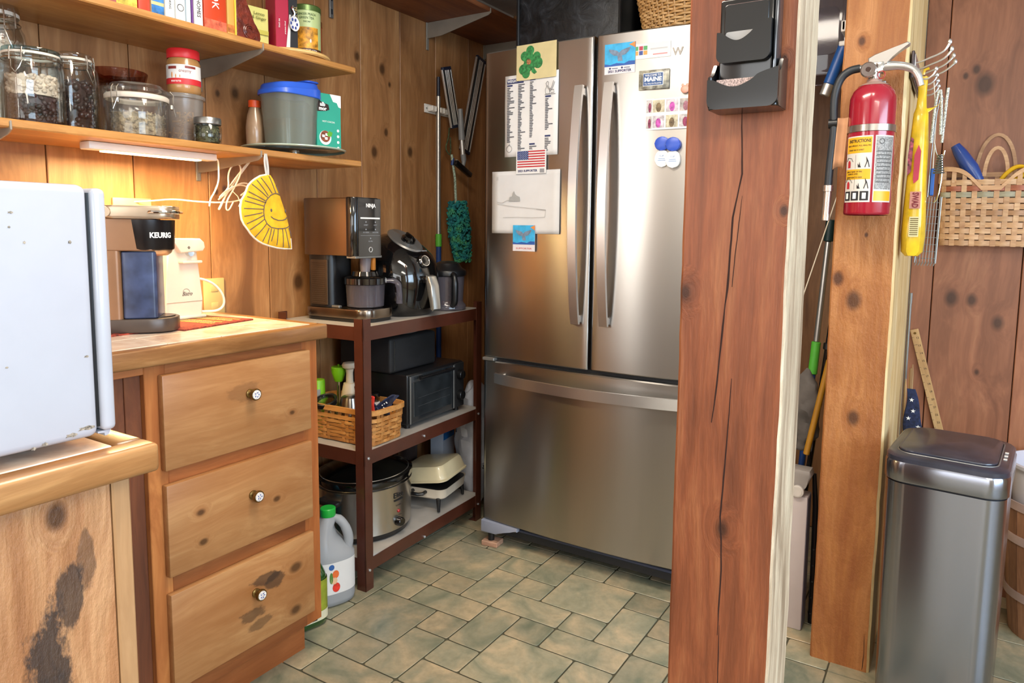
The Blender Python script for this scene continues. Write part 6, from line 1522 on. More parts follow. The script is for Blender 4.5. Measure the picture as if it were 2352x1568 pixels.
# ---- on top of the fridge
t = thing('black_case', 'large black mottled box standing on the fridge top', 'box', (.735, 2.42, 1.7505))
def mott():
    k = N('mottled_black'); P = k.obj(); a = k.noise(P, 14, 6, .65, 1.2); b = k.noise(P, 160, 3, .6)
    k.set(k.b.inputs['Base Color'], k.mix(k.math('MULTIPLY', b, .3), k.ramp(a, [(.42, lin('0c0d10')), (.58, lin('26292e')), (.75, lin('4d5055'))]), lin('08090b')))
    k.b.inputs['Roughness'].default_value = .4; k.bump(a, .3, .01); return k.m
q = G(); q.box((-.215, -.17, .0005), (.193, .20, .40), .006, 2); q.out('case_body', mott(), t)
q = G(); q.box((-.222, -.176, .0005), (-.210, .20, .405), .003, 1); q.box((.186, -.176, .0005), (.197, .20, .405), .003, 1); q.box((-.222, -.176, .395), (.197, .2, .407), .003, 1); q.out('edge_band', BLK, t)
t = thing('black_case', 'narrow black box between the mottled case and the wicker basket', 'box', (1.005, 2.52, 1.7505))
q = G(); q.box((-.055, -.14, .0005), (.08, .14, .34), .005, 2); q.out('case_body', BLK, t)
q = G(); q.box((-.050, -.1425, .01), (-.034, -.139, .33), .001, 1); q.out('grey_edge', GREYM, t)
t = thing('wicker_basket', 'large honey coloured wicker basket on top of the fridge', 'basket', (1.20, 2.235, 1.7755))
t.location.z = 1.7505
WK = wood('wicker', '80592a', 'bf935a', 'dcb67e', 'x', knots=0, rough=.45, freq=30, rand=.14)
def wick(u, z, off=0.0):
    a = 2*PI*u; rx, ry = .150+.55*z*.40+off, .105+.42*z*.40+off
    e = .75; c, d = math.cos(a), math.sin(a)
    return (rx*math.copysign(abs(c)**e, c), ry*math.copysign(abs(d)**e, d), z)
rows = 20; q = G()
for r in range(rows):
    z = .012+.0088*r; m = 60*2
    q.tube([wick(i/m, z, .0045*math.cos(PI*(i/2.0+r))) for i in range(m)], .0040, 6, closed=True)
stuff(q.out('woven_wicker', WK, t, ang=60))
for i in range(60):
    q = G(); q.tube([wick(i/60, z, 0) for z in (.004, .05, .10, .15, .192)], .0034, 6); q.out('stake', WK, t)
q = G()
for ph in (0, PI):
    q.tube([tuple(Vector(wick(i/240, .197, .006*math.cos(i*.5+ph)))+Vector((0, 0, .006*math.sin(i*.5+ph)))) for i in range(240)], .0055, 6, closed=True)
q.out('braided_rim', WK, t)
q = G(); q.lathe([(.001, .003), (.148, .003), (.148, .010), (0, .010)], n=30, sy=.70, closed=False); q.out('bottom', WK, t)
# ---------------------------------------------------------------- black match holder on the near post
t = thing('match_holder', 'black tin wall pocket for matchboxes on the reddish brown post', 'match holder', (1.692, 0.998, 1.43))
TB = plain('black_tin', '0c0c0e', .24, var=.1, coat=.25)
q = G(); q.box((-.030, -.005, -.088), (.046, -.0003, .062), .002, 2); q.out('back_plate', TB, t)
q = G(); q.box((-.029, -.032, -.070), (.043, -.005, .048), .004, 3); q.out('box_body', TB, t)
q = G(); q.prism(rrect(-.022, -.004, .036, .040, .004, 2), 'y', -.0345, -.0315, .001, 1); q.out('raised_panel', TB, t)
def scoop(x0, x1, zt, dip, up, zb, rb):
    P = []
    for k in range(25):
        u = k/24; P.append((x0+(x1-x0)*u, zt-dip*max(0, math.sin(PI*min(1, max(0, (u-.06)/.66))))**1.3+up*max(0, (u-.66)/.34)**.7))
    for cx_, a0 in ((x1-rb, 0), (x0+rb, -90)):
        for k in range(6): a = math.radians(a0-90*k/5); P.append((cx_+rb*math.cos(a), zb+rb+rb*math.sin(a)))
    return P
q = G(); q.prism(scoop(-.028, .042, .002, .012, .012, -.038, .010), 'y', -.046, -.032); q.out('upper_pocket', TB, t)
q = G(); q.prism(rrect(-.018, -.02, .030, .003, .003, 2), 'y', -.0395, -.0385); q.out('grey_card', plain('grey_card', '9c9a98', .6, var=.02), t)
q = G(); q.prism(scoop(-.036, .056, -.060, .011, .010, -.099, .012), 'y', -.055, -.050); q.out('tray_front', TB, t)
q = G(); q.box((-.034, -.052, -.0985), (.054, -.002, -.0945), .001, 1); q.out('tray_floor', TB, t)
for x in (-.036, .051):
    q = G(); q.prism([(-.002, -.098), (-.002, -.030), (-.030, -.036), (-.040, -.052), (-.053, -.056), (-.053, -.092), (-.046, -.0985)], 'x', x, x+.005, .001, 1); q.out('tray_side', TB, t)
q = G(); q.box((.0432, -.034, -.050), (.048, -.006, .062), .002, 2); q.out('side_rail', plain('tin_edge', '5c6066', .2, metal=.8, var=.05), t)
def matchbox(label, z, y, dx=0):
    b = thing('matchbox', label, 'matchbox', (1.690+dx, .998+y, z))
    q = G(); q.box((-.033, -.012, 0), (.033, .012, .034), .0008, 1); q.out('sleeve', plain('match_red', 'b5232c', .5, var=.05), b)
    q = G(); q.box((-.033, -.0124, .022), (.033, .0124, .0345)); q.out('striker', plain('striker', 'b09a94', .8, var=.35, scale=500), b)
    q = G(); q.box((-.0335, -.0128, .0205), (.0335, -.0120, .0225)); q.out('white_line', INKW, b)
    return b
matchbox('red and grey matchbox lying in the lower tray of the black pocket', 1.3355, -.037, .010)
matchbox('matchbox showing above the top of the black wall pocket', 1.4782, -.019, .010)
# ---------------------------------------------------------------- fire extinguisher on the far post
t = thing('fire_extinguisher', 'red fire extinguisher with black hose hung on the golden rough post', 'fire extinguisher', (1.757, 1.905, 1.214))
RED = plain('extinguisher_red', '96152a', .22, var=.03, coat=.6)
R0 = .0525
q = G(); q.lathe([(.048, 0), (R0-.001, .002), (R0, .006), (R0, .262), (.0515, .278), (.046, .294), (.036, .306), (.020, .314), (.016, .316), (.016, .322), (0, .322)], n=52, closed=False); q.out('cylinder', RED, t, ang=50)
q = G(); q.lathe([(.036, .3065), (.030, .3105), (.0205, .3145), (.0165, .3165), (.0165, .323), (0, .323)], n=40, closed=False); lab(q.out('dusty_shoulder', plain('dust', '9a7d72', .8, var=.1), t), 'dusty neck ring')
q = G(); q.lathe([(R0+.0005, .196), (R0+.0022, .197), (R0+.0022, .212), (R0+.0005, .213)], n=52, closed=False); q.out('strap', plain('strap_steel', 'a49c94', .25, metal=.9, var=.03), t)
LA = -1.30     # direction of the near side
PAPW = plain('label_white', 'cfcbc4', .4, var=.02); LY_ = plain('label_yellow', 'd9a51a', .4, var=.02)
def ew(a0, a1, z0, z1, m, dr, nm, n=16):
    q = G(); wrap(q, R0, a0, a1, z0, z1, n, dr); return q.out(nm, m, t)
A1, A2 = -2.72, -1.37; B1, B2 = -1.27, -.32
ew(A1, A2, .030, .186, PAPW, .0004, 'instruction_label'); ew(B1, B2, .030, .186, PAPW, .0004, 'data_label')
ew(A1+.05, A2-.03, .146, .183, LY_, .0007, 'yellow_panel'); ew(A1+.05, A2-.03, .084, .108, LY_, .0007, 'yellow_panel')
ew(B1+.04, B2-.04, .033, .056, LY_, .0007, 'yellow_panel'); ew(B1+.04, B2-.04, .060, .183, plain('label_greyprint', '8d8a86', .5, var=.25, scale=300), .0007, 'fine_print_panel')
AM = (A1+A2)/2
def et(s, size, a, z, width=None, m=INK, bold=0):
    o = text(s, size, (0, 0, 0), (1, 0, 0), (0, 1, 0), m, t, width=width, ext=.0002, bold=bold)
    for v in o.data.vertices:
        th = a+v.co.x/R0; rr = R0+.0009+v.co.z; zz = v.co.y; v.co = Vector((rr*math.cos(th), rr*math.sin(th), z+zz))
et('INSTRUCTIONS', .0105, AM+.08, .174, .054, bold=.0002); et('HOLD UPRIGHT, PULL RING PIN', .0052, AM+.05, .163, .058); et('STAND BACK 8 FEET', .0052, AM-.05, .153, .040)
et('AIM AT BASE OF FIRE', .005, AM-.10, .102, .042); et('SQUEEZE LEVER', .005, AM-.16, .0965, .028); et('SWEEP SIDE TO SIDE', .005, AM-.10, .0885, .042)
def etube(pts, r, m, nm, fill=False):
    q = G(); P = [((R0+.0010)*math.cos(a), (R0+.0010)*math.sin(a), z) for a, z in pts]
    if fill: q.face(P)
    else: q.tube(P, r, 4)
    return q.out(nm, m, t)
for zb in (.112, .062):
    ew(AM-.035, AM-.025, zb-.002, zb+.030, INK, .0008, 'panel_rule', 2)
    etube([(A1+.20, zb), (A1+.20, zb+.012), (A1+.24, zb+.017), (A1+.34, zb+.017), (A1+.38, zb+.012), (A1+.38, zb)], 0, INKR, 'extinguisher_picture', True)
    etube([(A1+.10, zb+.016), (A1+.20, zb+.024), (A1+.42, zb+.022), (A1+.52, zb+.014)], .0007, INK, 'hose_picture')
    etube([(AM+.10, zb), (AM+.08, zb+.010), (AM+.14, zb+.005), (AM+.16, zb+.014), (AM+.20, zb+.004), (AM+.24, zb)], 0, INK, 'flame_picture', True)
    etube([(AM+.40, zb), (AM+.48, zb+.014), (AM+.44, zb+.024), (AM+.52, zb+.014), (AM+.58, zb)], .0009, INK, 'figure_picture')
for k in range(3):
    a0 = A1+.08+k*.42; ew(a0, a0+.36, .034, .056, INK, .0008, 'hazard_pictogram', 5); ew(a0+.10, a0+.26, .038, .052, INKW, .0011, 'pictogram_shape', 4)
q = G(); q.tube([((R0+.0011)*math.cos(B1+.28+.11*math.cos(k*PI/8)), (R0+.0011)*math.sin(B1+.28+.11*math.cos(k*PI/8)), .172+.006*math.sin(k*PI/8)) for k in range(16)], .0005, 4, closed=True); q.out('round_mark', INK, t)
for k in range(9):
    ew(B1+.10, B2-.10-.05*(k % 3), .148-.009*k, .1505-.009*k, plain('fine_ink', '55524f', .6, var=0), .0010, 'print_line', 8)
# valve, levers, hose (x to the right, y away)
q = G(); q.cyl((0, 0, .316), (0, 0, .345), .0145, n=20, bev=.002); q.box((-.012, -.014, .336), (.020, .014, .362), .003, 2); q.out('valve_body', CHR, t)
q = G(); q.cyl((-.012, -.026, .343), (-.012, -.004, .343), .0185, .017, n=26, bev=.003); q.out('pressure_gauge', plain('gauge_steel', 'b3a9a4', .2, metal=.9, var=.03), t)
q = G(); q.cyl((-.012, -.0275, .343), (-.012, -.0255, .343), .006, n=14); q.out('gauge_nut', CHR, t)
q = G(); q.prism([(-.014, .358), (-.016, .372), (-.002, .380), (.040, .392), (.066, .402), (.072, .399), (.070, .394), (.050, .382), (.035, .372), (.026, .356), (.014, .352)], 'y', -.011, .011, .002, 1); q.out('squeeze_lever', plain('lever_steel', 'c3bfb9', .3, metal=.8, var=.02), t)
q = G(); q.tube([(.016, 0, .352), (.045, 0, .352), (.070, 0, .346), (.086, 0, .336), (.095, 0, .318), (.100, 0, .300)], [.009, .008, .007, .006, .006], 10, flat=1.2, smooth=1); q.out('carry_handle', plain('lever_steel', 'c3bfb9'), t)
q = G(); q.tube([(.016+.008*math.cos(k*PI/6), -.016, .330+.009*math.sin(k*PI/6)) for k in range(12)], .0013, 6, closed=True); q.out('pull_ring', plain('ring_red', '9a2a2a', .4, var=0), t)
q = G(); q.cyl((-.016, 0, .352), (-.034, -.004, .352), .0085, n=16); q.out('hose_coupling', CHR, t)
HP = [(-.033, -.004, .352), (-.055, -.006, .349), (-.075, -.006, .334), (-.086, -.006, .300), (-.087, -.006, .255), (-.083, -.008, .215), (-.086, -.008, .165), (-.089, -.008, .110), (-.090, -.008, .066)]
q = G(); q.tube(HP, .0095, 14, smooth=2); q.out('hose', plain('rubber_hose', '22262b', .45, var=.1), t)
q = G(); q.cyl((-.090, -.008, .074), (-.090, -.008, .058), .0125, n=18, bev=.001); q.cyl((-.090, -.008, .060), (-.092, -.008, -.014), .0098, n=18, bev=.001); q.out('nozzle', plain('nozzle_steel', 'b9aaa0', .25, metal=.85, var=.03), t)
q = G(); q.tube([(-.096, -.008, .224), (-.076, -.008, .224)], .012, 12); q.out('hose_band', BLK, t)
q = G(); q.box((-.020, .052, .10), (.020, .0725, .33), .002, 1); q.out('wall_bracket', plain('strap_steel', 'a49c94'), t)
t = thing('paper_tag', 'curled tan paper tag hanging beside the extinguisher hose', 'tag', (1.694, 1.893, 1.365))
q = G(); q.grid(lambda u, v: (-.012+.024*u-.006*v, .010*math.sin(u*3)-.004, .085-.125*v*(1-.25*u*(1-u))), 8, 6); q.out('tag', plain('tan_tag', 'b98a66', .8, var=.08), t, solid=.0008)
# ---------------------------------------------------------------- hook rack on the side of the far post
HKX = 1.826
t = thing('hook_rack', 'steel hook rack with long swan neck hooks on the side of the far post', 'hook rack', (HKX, 2.05, 1.58))
q = G(); q.box((.0, -.048, -.028), (.007, .26, .038), .002, 2); q.out('back_plate', plain('dark_steel', '4a4448', .3, metal=.7, var=.05), t)
q = G(); q.box((.007, -.040, -.022), (.010, .252, .032), .002, 2); q.out('front_plate', SSH, t)
for k in range(4):
    y = -.03+.078*k; f = 1+.04*k
    q = G(); q.tube([(.009, y, .010), (.020, y, .012), (.040, y, .020), (.058, y, .026), (.072, y, .034), (.080*f, y, .050)], [.0022, .0022, .0025, .0028, .0032, .0036], 8, smooth=2); q.sph((.080*f, y, .053), .0050, 10, 6, (1, .8, 1.5)); q.out('long_hook', SSH, t)
    q = G(); q.tube([(.009, y, -.012), (.020, y, -.028), (.036, y, -.032), (.050, y, -.022), (.055, y, -.010)], .0024, 8, smooth=2); q.sph((.055, y, -.008), .0045, 10, 6, (1, .8, 1.4)); q.out('short_hook', SSH, t)
# yellow food bag
t = thing('food_bag', 'yellow plastic food packet clipped shut, hanging from the hook rack', 'bag', (1.853, 2.045, 1.115))
YB = plain('bag_yellow', 'e0b81c', .3, var=.12, scale=25, coat=.3)
q = G()
prof = [(0.0, .016, .030), (.010, .025, .034), (.05, .027, .036), (.12, .026, .034), (.20, .023, .030), (.28, .020, .026), (.33, .018, .022), (.355, .017, .018), (.370, .012, .012), (.40, .010, .009), (.445, .011, .008)]
R = []
for z, hx, hy in prof:
    r_ = []
    for k in range(20):
        a = 2*PI*k/20; w = 1+.12*mnoise.noise(Vector((math.cos(a)*2, math.sin(a)*2, z*9)))
        r_.append(q._v((hx*w*math.copysign(abs(math.cos(a))**.8, math.cos(a)), hy*w*math.copysign(abs(math.sin(a))**.8, math.sin(a)), z+.003*mnoise.noise(Vector((math.cos(a)*3, math.sin(a)*3, 4))))))
    R.append(r_)
for A, B in zip(R, R[1:]):
    for k in range(20): q.bm.faces.new([A[k], A[(k+1) % 20], B[(k+1) % 20], B[k]])
q.bm.faces.new(R[0][::-1]); q.bm.faces.new(R[-1]); q.out('packet', YB, t, ang=45)
q = G(); q.grid(lambda u, v: (.004+.038*u*(1-.3*v), -.012+.02*u, .345+.035*u+.030*v*(1-u)-.01*v), 6, 4); q.out('torn_flap', YB, t, solid=.0008)
def bagface(q, y0, y1, z0, z1, dx=.0):
    q.box((-.016+y0, -.0385-dx, z0), (-.016+y1, -.0365-dx, z1))
q = G(); bagface(q, .008, .030, .048, .098); q.out('bar_code_panel', plain('barcode_cream', 'd9cf9a', .5, var=0), t)
q = G()
for k in range(9): bagface(q, .010, .028, .052+k*.005, .0545+k*.005, .0003)
stuff(q.out('bar_code', plain('barcode_brown', '6b5a2c', .6, var=0), t))
q = G(); bagface(q, .006, .030, .118, .160); q.out('logo_patch', plain('label_pink', 'c98a7a', .5, var=.1), t)
text('SWAD', .019, (.002, -.0394, .139), (0, 0, -1), (1, 0, 0), plain('logo_red', '7d1f2a', .5, var=0), t, width=.038, bold=.0006)
q = G(); q.prism([(-.004, .180), (.006, .190), (.008, .26), (.002, .275), (-.006, .25), (-.006, .19)], 'y', -.036, -.0325); q.out('red_ribbon', plain('ribbon_red', 'b8324a', .5, var=.1), t)
q = G(); q.prism([(-.020, .20), (-.012, .21), (-.010, .29), (-.016, .295), (-.021, .25)], 'y', -.032, -.027); q.out('picture_print', plain('print_mix', '8a3a4a', .5, var=.6, scale=90), t)
q = G(); q.tube([(0, 0, .45), (.002, .0, .462), (.012, 0, .465)], .0035, 6); q.out('bag_tie', YB, t)
# wire cooling rack and utensils behind the packet
RKW = plain('rack_wire', '8d9090', .35, metal=.6, var=0)
t = thing('wire_grill_rack', 'small chrome wire rack hanging behind the yellow packet', 'wire rack', (1.888, 2.10, 1.095))
q = G(); q.tube([(-.030, 0, 0), (.018, 0, 0), (.022, 0, .17), (-.020, 0, .17)], .0016, 6, closed=True); q.out('outer_frame', RKW, t)
for k in range(7):
    q = G(); q.tube([(-.026+.007*k, 0, -.002), (-.018+.0062*k, 0, .171)], .0010, 5); q.out('bar', RKW, t)
for k in range(9):
    q = G(); q.tube([(-.030, .001, .012+.018*k), (.020, .001, .012+.018*k)], .0009, 5); q.out('cross_bar', RKW, t)
for k in range(7):
    q = G(); q.tube([(-.026+.007*k, 0, 0), (-.028+.007*k, -.012, -.006), (-.024+.007*k, -.014, .004)], .0012, 5); q.out('foot_wire', RKW, t)
q = G(); q.tube([(-.01, 0, .17), (-.008, 0, .30), (.0, 0, .41), (.006, 0, .425), (.012, 0, .415)], .0013, 6, smooth=1); q.out('hanging_wire', RKW, t)
t = thing('utensil_set', 'steel utensils with dotted white handles hanging from the hooks', 'utensil', (1.896, 2.075, 1.40))
q = G(); q.tube([(-.018, 0, .0), (-.014, 0, .10), (-.006, 0, .14), (.0, 0, .10), (.002, 0, .02)], .0035, 8, smooth=1); q.tube([(.006, .005, .0), (.010, .005, .10), (.012, .005, .135)], .0035, 8); q.out('dotted_handle', plain('dotted_white', 'd3c8b0', .4, var=.5, scale=350), t)
q = G()
for k in range(8): q.tube([(.004+.012*math.cos(a)*(1-.08*k), .0+.012*math.sin(a), -.075+.006*k) for a in [j*PI/6 for j in range(12)]], .0018, 5, closed=True)
q.out('whisk_coil', plain('grey_coil', '6f7471', .35, metal=.6, var=.1), t)
q = G(); q.tube([(.008, 0, -.03), (.012, 0, -.08), (.006, 0, -.14), (-.002, 0, -.15)], .0018, 6, smooth=1); q.tube([(-.01, 0, .0), (-.004, 0, -.03), (.01, 0, -.045), (.014, 0, -.02)], .0016, 6, smooth=1); q.out('steel_loop', CHR, t)
t = thing('blue_handled_tool', 'flat tool with a bright blue handle behind the yellow packet', 'utensil', (1.884, 2.125, 1.27))
q = G(); q.box((-.004, -.004, 0), (.006, .004, .07), .002, 1); q.out('handle', plain('tool_blue', '1f5fb0', .4, var=.02), t)
q = G(); q.box((-.012, -.0015, -.14), (.002, .0015, 0), .0005, 1); q.out('blade', plain('rust_wood', '8a5a3c', .6, var=.2), t)
q = G(); q.tube([(.001, 0, .07), (.0, 0, .20), (-.01, -.02, .29)], .0015, 5); q.out('hanging_cord', CORD, t)
# ---------------------------------------------------------------- basket on the plank wall
t = thing('wall_basket', 'flat backed woven splint basket hanging on the plank wall', 'basket', (2.028, 2.612, 1.135))
SPL = wood('pale_splint', '9a6d48', 'c79a70', 'dcb58a', 'x', knots=0, rough=.5, blotch=.2, freq=20, rand=.12)
SPR = wood('rusty_splint', '7d4028', 'a05a3c', 'b0704c', 'x', knots=0, rough=.5, freq=20)
SPG = wood('grey_splint', '80785f', 'a39a80', 'b5ac92', 'x', knots=0, rough=.5, freq=20)
rows = 11
P, us, seg = weave_basket(t, .128, .034, .0, .205, rows, 8, 3, .06, SPL, None, th=.0018, sw=.014, amp=.0022, rounded=.5, gap=.0014, colours={8: SPG, 9: SPR})
q = G(); q.lathe([(.01, .001), (.118, .001), (.118, .006), (0, .006)], n=30, sy=.25, closed=False); q.out('bottom', SPL, t)
def lift(p): return (.034-.075*math.exp(-((p.x)/.055)**2)) if p.y < 0 else .018
q = G(); ring(q, P, .205, .014, .006, .001, 90, lift); q.out('rim', SPL, t)
# top splints between the weave and the shaped rim
for i in range(22):
    u = us[(i*4) % seg]; p = P(u, .205); h = lift(p)
    if h > .004:
        q = G(); q.box((p.x-.006, p.y-.001, .195), (p.x+.006, p.y+.001, .205+h)); q.out('stake', SPL, t)
for hy_, hz, w, top in ((.036, .20, .052, .125), (-.020, .195, .030, .085)):
    q = G(); q.strip([(-w*math.cos(k*PI/16)+.01, hy_*.9+.0, hz+.02+top*math.sin(k*PI/16)) for k in range(17)], .010, (0, 1, 0), .002); q.out('handle_hoop', SPL, t)
t = thing('blue_handled_knife', 'tool with a thick dark blue handle leaning in the wall basket', 'tool', (2.000, 2.600, 1.325), rot=(0, -.55, 0))
t.scale = (1.5, 1.5, 1.15)
q = G(); q.tube([(0, 0, .0), (0, 0, .05), (0, 0, .10), (0, 0, .125)], [.010, .016, .013, .009], 14); q.out('handle', plain('tool_navy', '1c3f86', .3, var=.04, coat=.3), t)
q = G(); q.box((-.008, -.006, -.12), (.008, .006, .0), .001, 1); q.out('blade', plain('pale_blade', 'b9b2a6', .4), t)
t = thing('yellow_scissors', 'yellow looped handle sticking out of the right of the wall basket', 'tool', (2.045, 2.596, 1.325), rot=(0, .95, 0))
t.scale = (1.5, 1.5, 1.1)
q = G(); q.tube([(0, 0, 0), (.010, 0, .03), (.012, 0, .06), (0, 0, .078), (-.012, 0, .06), (-.010, 0, .03)], .0045, 8, closed=True, smooth=2); q.out('handle', plain('tool_yellow', 'dfae16', .35, var=.04), t)
q = G(); q.box((-.005, -.002, -.12), (.005, .002, .01), .001, 1); q.out('blade', GREYM, t)
# ---------------------------------------------------------------- ruler, rod, flag and sticks beyond the can
t = thing('folding_ruler', 'long wooden ruler leaning against the plank wall', 'ruler', (2.085, 2.640, 0.0032), rot=(.0, -.275, 0))
RW = wood('ruler_wood', '9a7348', 'c09a68', 'd3b080', 'z', knots=0, rough=.5)
q = G(); q.box((-.0125, -.003, 0), (.0125, .002, .885), .0008, 1); q.out('stick', RW, t)
q = G()
for k in range(34): q.box((-.0125 if k % 2 else -.0125, -.0034, .02+k*.0254), (-.0125+(.012 if k % 4 == 0 else .006), -.0029, .0208+k*.0254))
stuff(q.out('tick_marks', INK, t))
for k in range(12): text(str(12+k), .009, (.004, -.0032, .885-.03-k*.026), (0, 0, -1) if False else (1, 0, 0), (0, 0, 1), INK, t, name='numeral')
q = G(); q.cyl((0, -.0045, .872), (0, -.0025, .872), .004, n=12); q.out('rivet', BRASS, t)
t = thing('steel_rod', 'thin grey steel rod standing in the corner beyond the post', 'rod', (1.832, 2.60, 0.0032))
q = G(); q.cyl((0, 0, 0), (-.001, 0, .965), .004, n=10); q.cyl((-.001, 0, .94), (-.001, 0, .975), .0045, n=10); q.out('rod', GREYM, t)
t = thing('small_flag', 'rolled little flag with white stars on dark blue behind the trash can', 'flag', (1.862, 2.52, 0.0032))
q = G(); q.grid(lambda u, v: (-.022+.085*u*(1-.72*v)+.004*math.sin(v*9), -.012*math.sin(u*PI)*(1-v)-.006, .44+.235*v), 12, 16); q.out('flag_cloth', NAVY, t, solid=.001)
q = G(); rnd = random.Random(2)
for (u, z) in ((.3, .49), (.75, .50), (.45, .54), (.80, .555), (.3, .58), (.55, .605), (.4, .64), (.6, .52)):
    v = (z-.44)/.235; x = -.022+.085*u*(1-.72*v)+.004*math.sin(v*9); y = -.012*math.sin(u*PI)*(1-v)-.0075
    q.face([(x+(.0075 if k % 2 == 0 else .003)*math.sin(k*PI/5), y-.0006, z+(.0075 if k % 2 == 0 else .003)*math.cos(k*PI/5)) for k in range(10)])
stuff(q.out('stars', INKW, t))
q = G(); q.cyl((.012, .004, 0), (-.014, .004, .74), .0035, n=10); q.out('flag_stick', RW, t)
for i, (x, dx, h) in enumerate(((1.830, -.006, .70), (1.842, -.008, .735), (1.850, -.010, .745))):
    s = thing('wooden_stick', ('shortest, leftmost', 'middle', 'tallest, rightmost')[i]+' thin pale stick beside the rolled flag', 'stick', (x+.012, 2.545+.012*i, 0.0032), group='thin sticks beside the rolled flag')
    q = G(); q.tube([(0, 0, 0), (dx, 0, h-.03), (dx*1.1, 0, h)], [.0035, .0035, .0012], 8); q.out('stick', RW, s)
# ---------------------------------------------------------------- trash can
t = thing('trash_can', 'tall brushed steel sensor trash can with a dark lid at the lower right', 'trash can', (1.974, 1.970, 0.0032), -.10)
W2, D2 = .124, .152
q = G()
def oct_(f, z): return [q._v((x*f, y*f, z)) for x, y in rrect(-W2, -D2, W2, D2, .048, 8)]
def loft(zs):
    V = [oct_(f, z) for f, z in zs]
    for A, B in zip(V, V[1:]):
        for k in range(len(A)): q.bm.faces.new([A[k], A[(k+1) % len(A)], B[(k+1) % len(A)], B[k]])
    q.bm.faces.new(V[0][::-1]); q.bm.faces.new(V[-1])
loft([(.955, .012), (.96, .015), (.985, .30), (1.0, .5775), (1.0, .581)]); q.out('steel_body', SSC, t, ang=50)
q = G(); loft([(.93, 0), (.95, .012)]); q.out('plinth', BLK, t)
q = G(); loft([(.97, .581), (.97, .586)]); q.out('seam_gap', INK, t)
q = G(); loft([(1.02, .586), (1.03, .589), (1.03, .628), (1.015, .633)]); q.out('steel_collar', SSC, t, ang=50)
LIDM = plain('lid_charcoal', '2d2f3b', .3, var=.15, scale=20, coat=.2)
q = G(); loft([(1.015, .633), (1.01, .643), (.97, .648)]); q.out('lid_frame', LIDM, t, ang=40)
q = G(); q.prism(rrect(-W2*.82, -D2*.80, W2*.80, D2*.88, .035, 6), 'z', .648, .655, .003, 2); q.out('lid_flap', LIDM, t)
q = G(); q.tube([(x, y, .6485) for x, y in rrect(-W2*.84, -D2*.82, W2*.82, D2*.90, .036, 6)], .0016, 6, closed=True); q.out('flap_rim', GREYM, t)
q = G()
for y in (-.03, 0, .03): q.box((W2*.86, y-.004, .6475), (W2*.92, y+.004, .6490))
stuff(q.out('sensor_marks', WPLAS, t))
# bushel basket and white liner behind the can
t = thing('bushel_basket', 'slatted wooden bushel basket lined with a white plastic tub, right edge', 'basket', (2.262, 2.47, 0.0032))
BU = wood('bushel_slat', '6b4630', '93664a', 'a87c5c', 'z', knots=0, rough=.6, blotch=.3, freq=14, rand=.12)
for k in range(24):
    a = 2*PI*k/24; q = G(); R_ = []
    for z, r in ((.0, .105), (.12, .120), (.25, .133), (.40, .145)):
        da = 2*PI/24*.46
        R_.append([q._v(((r+o_)*math.cos(a+s*da), (r+o_)*math.sin(a+s*da), z)) for s, o_ in ((-1, 0), (1, 0), (1, .003), (-1, .003))])
    for A, B in zip(R_, R_[1:]):
        for j in range(4): q.bm.faces.new([A[j], A[(j+1) % 4], B[(j+1) % 4], B[j]])
    q.bm.faces.new(R_[0]); q.bm.faces.new(R_[-1]); q.out('slat', BU, t)
HO = plain('hoop_pale', 'a88f88', .5, var=.08)
for z, r in ((.115, .1235), (.285, .139), (.385, .147)):
    q = G(); q.lathe([(r, z), (r+.004, z), (r+.004, z+.024), (r, z+.024)], n=48, closed=False); q.out('hoop', HO, t)
q = G(); q.cyl((0, 0, 0), (0, 0, .006), .104, n=30); q.out('bottom', BU, t)
t2 = thing('white_tub', 'translucent white plastic tub standing in the bushel basket', 'tub', (2.262, 2.47, 0.0095))
q = G(); q.lathe([(.09, 0), (.10, .01), (.130, .49), (.144, .496), (.146, .506), (.138, .508), (.127, .495), (.096, .012), (0, .01)], n=44, closed=False); q.out('tub_body', plain('tub_white', 'c6c4cf', .35, var=.02, sss=.0), t2, ang=50)
# ---------------------------------------------------------------- broom nook between the posts
t = thing('folding_table', 'white folded panel standing upright in the broom nook', 'panel', (1.583, 2.12, 0.0032), .0)
q = G(); q.box((-.095, -.028, 0), (.045, .035, .405), .003, 2); q.out('panel', plain('panel_white', 'b9aeae', .45, var=.02), t)
q = G(); q.box((.0452, -.024, .004), (.0458, .03, .40)); q.out('side_face', plain('panel_blue_grey', '767a90', .5, var=.03), t)
for i, (x, y) in enumerate(((1.645, 2.155), (1.664, 2.165))):
    s = thing('folding_stand', ('left' if i == 0 else 'right')+' one of two black ribbed plastic stands in the broom nook', 'stand', (x, y, 0.0032), group='black ribbed stands in the broom nook')
    q = G(); q.tube([(0, 0, 0), (-.002, 0, .22), (-.004, 0, .36), (-.012*(1-2*i), 0, .46)], [.008, .008, .008, .006], 10)
    for k in range(5): q.cyl((-.001, 0, .03+.05*k), (-.001, 0, .034+.05*k), .0088, n=10)
    q.out('ribbed_leg', BLK, s)
t = thing('scoop', 'pale grey scoop with a rolled end resting on the white panel', 'scoop', (1.60, 2.115, .4085))
q = G(); q.prism([(-.05, .0), (.006, .0), (.022, .03), (.035, .062), (.030, .078), (-.05, .080)], 'y', -.022, .03, .006, 2); q.out('scoop_body', plain('scoop_grey', '938d8a', .45, var=.04), t)
q = G(); q.cyl((.0, -.034, .016), (.0, -.022, .016), .018, n=24, bev=.002); q.cyl((0, -.0355, .016), (0, -.0335, .016), .013, n=20); q.out('rolled_end', plain('roll_white', 'c3bdb8', .5), t)
t = thing('cloth_bundle', 'grey cloth wrapped over handles in the broom nook', 'cloth', (1.592, 2.20, .52))
q = G(); q.sph((0, 0, .12), 1, 26, 20, (.040, .030, .125))
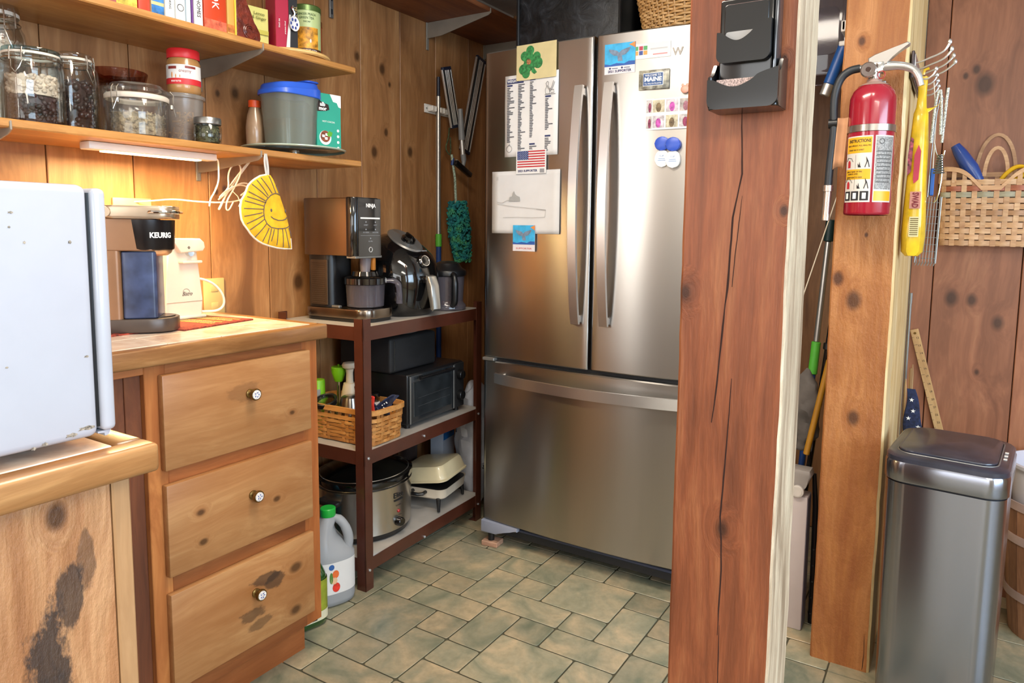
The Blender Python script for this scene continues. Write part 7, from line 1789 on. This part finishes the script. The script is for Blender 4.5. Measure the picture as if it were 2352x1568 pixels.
for v in q.bm.verts: v.co += Vector((mnoise.noise(v.co*30), mnoise.noise(v.co*30+Vector((5, 0, 0))), mnoise.noise(v.co*18)))*.014
q.out('grey_cloth', plain('cloth_grey', '5c5754', .9, var=.15, bump=.4), t)
def pole_thing(name, label, cat, a, b, parts):
    a, b = Vector(a), Vector(b); d = b-a; t = thing(name, label, cat, a)
    for nm, f0, f1, r, m in parts:
        q = G(); q.cyl(d*f0, d*f1, r, n=16, bev=min(.002, r*.3)); q.out(nm, m, t)
    return t
pole_thing('mop', 'leaning steel mop handle with green grip and dark green tip, broom nook', 'mop', (1.545, 2.30, .0032), (1.612, 2.34, 1.21), (('blue_shaft', 0, .60, .010, plain('blue_grip', '1f3f7a')), ('green_grip', .60, .685, .014, plain('green_collar', '58b43c')), ('steel_shaft', .685, .945, .009, plain('brushed_pole', 'b9b6b0')), ('tip', .945, 1.0, .014, plain('tip_green', '0f2a2a', .5))))
pole_thing('broom', 'black broom handle leaning right of the green gripped mop', 'broom', (1.565, 2.22, .0032), (1.655, 2.26, 1.05), (('shaft', 0, .97, .008, BLKG), ('collar', .78, .80, .013, BLK), ('hang_tip', .97, 1.0, .010, BLK)))
pole_thing('hoe', 'mustard yellow wooden handle low in the broom nook', 'handle', (1.606, 2.16, .515), (1.652, 2.19, .80), (('shaft', 0, 1, .009, plain('mustard', 'a8761c', .5, var=.1)),))
pole_thing('wire_rod', 'thin pale rod slanting up behind the fire hose', 'rod', (1.560, 2.19, .95), (1.655, 2.15, 1.28), (('rod', 0, 1, .0018, CORD),))
pole_thing('hanging_broom', 'blue broom handle with a silver end hanging at the top of the nook', 'broom', (1.583, 2.28, 1.575), (1.630, 2.285, 1.715), (('silver_end', 0, .24, .015, ALU), ('blue_handle', .235, 1, .0165, plain('handle_blue', '2558a0', .35, var=.03))))
t = thing('nook_clip', 'white plastic clip on the back of the rough post gripping the blue handle', 'clip', (1.648, 2.13, 1.715))
q = G(); q.box((.028, -.0065, -.02), (.052, .002, .04), .002, 1); q.box((-.004, -.004, .004), (.040, .002, .03), .002, 1); q.box((-.006, -.004, .0), (.006, .17, .030), .003, 2); q.box((-.030, .135, -.004), (.0, .17, .010), .002, 1); q.out('clip_body', WPLAS, t)
t = thing('clear_bin', 'large clear smoky plastic bin hanging at the top of the broom nook', 'bin', (1.56, 2.42, 1.655))
q = G(); q.prism(rrect(-.12, 0, .06, .42, .025, 5), 'y', -.05, .12, .008, 3); q.out('bin_shell', PLD, t)
q = G(); q.prism(rrect(-.08, .06, .04, .20, .02, 5), 'y', -.053, -.050, .001, 1); q.out('molded_panel', PLD, t)
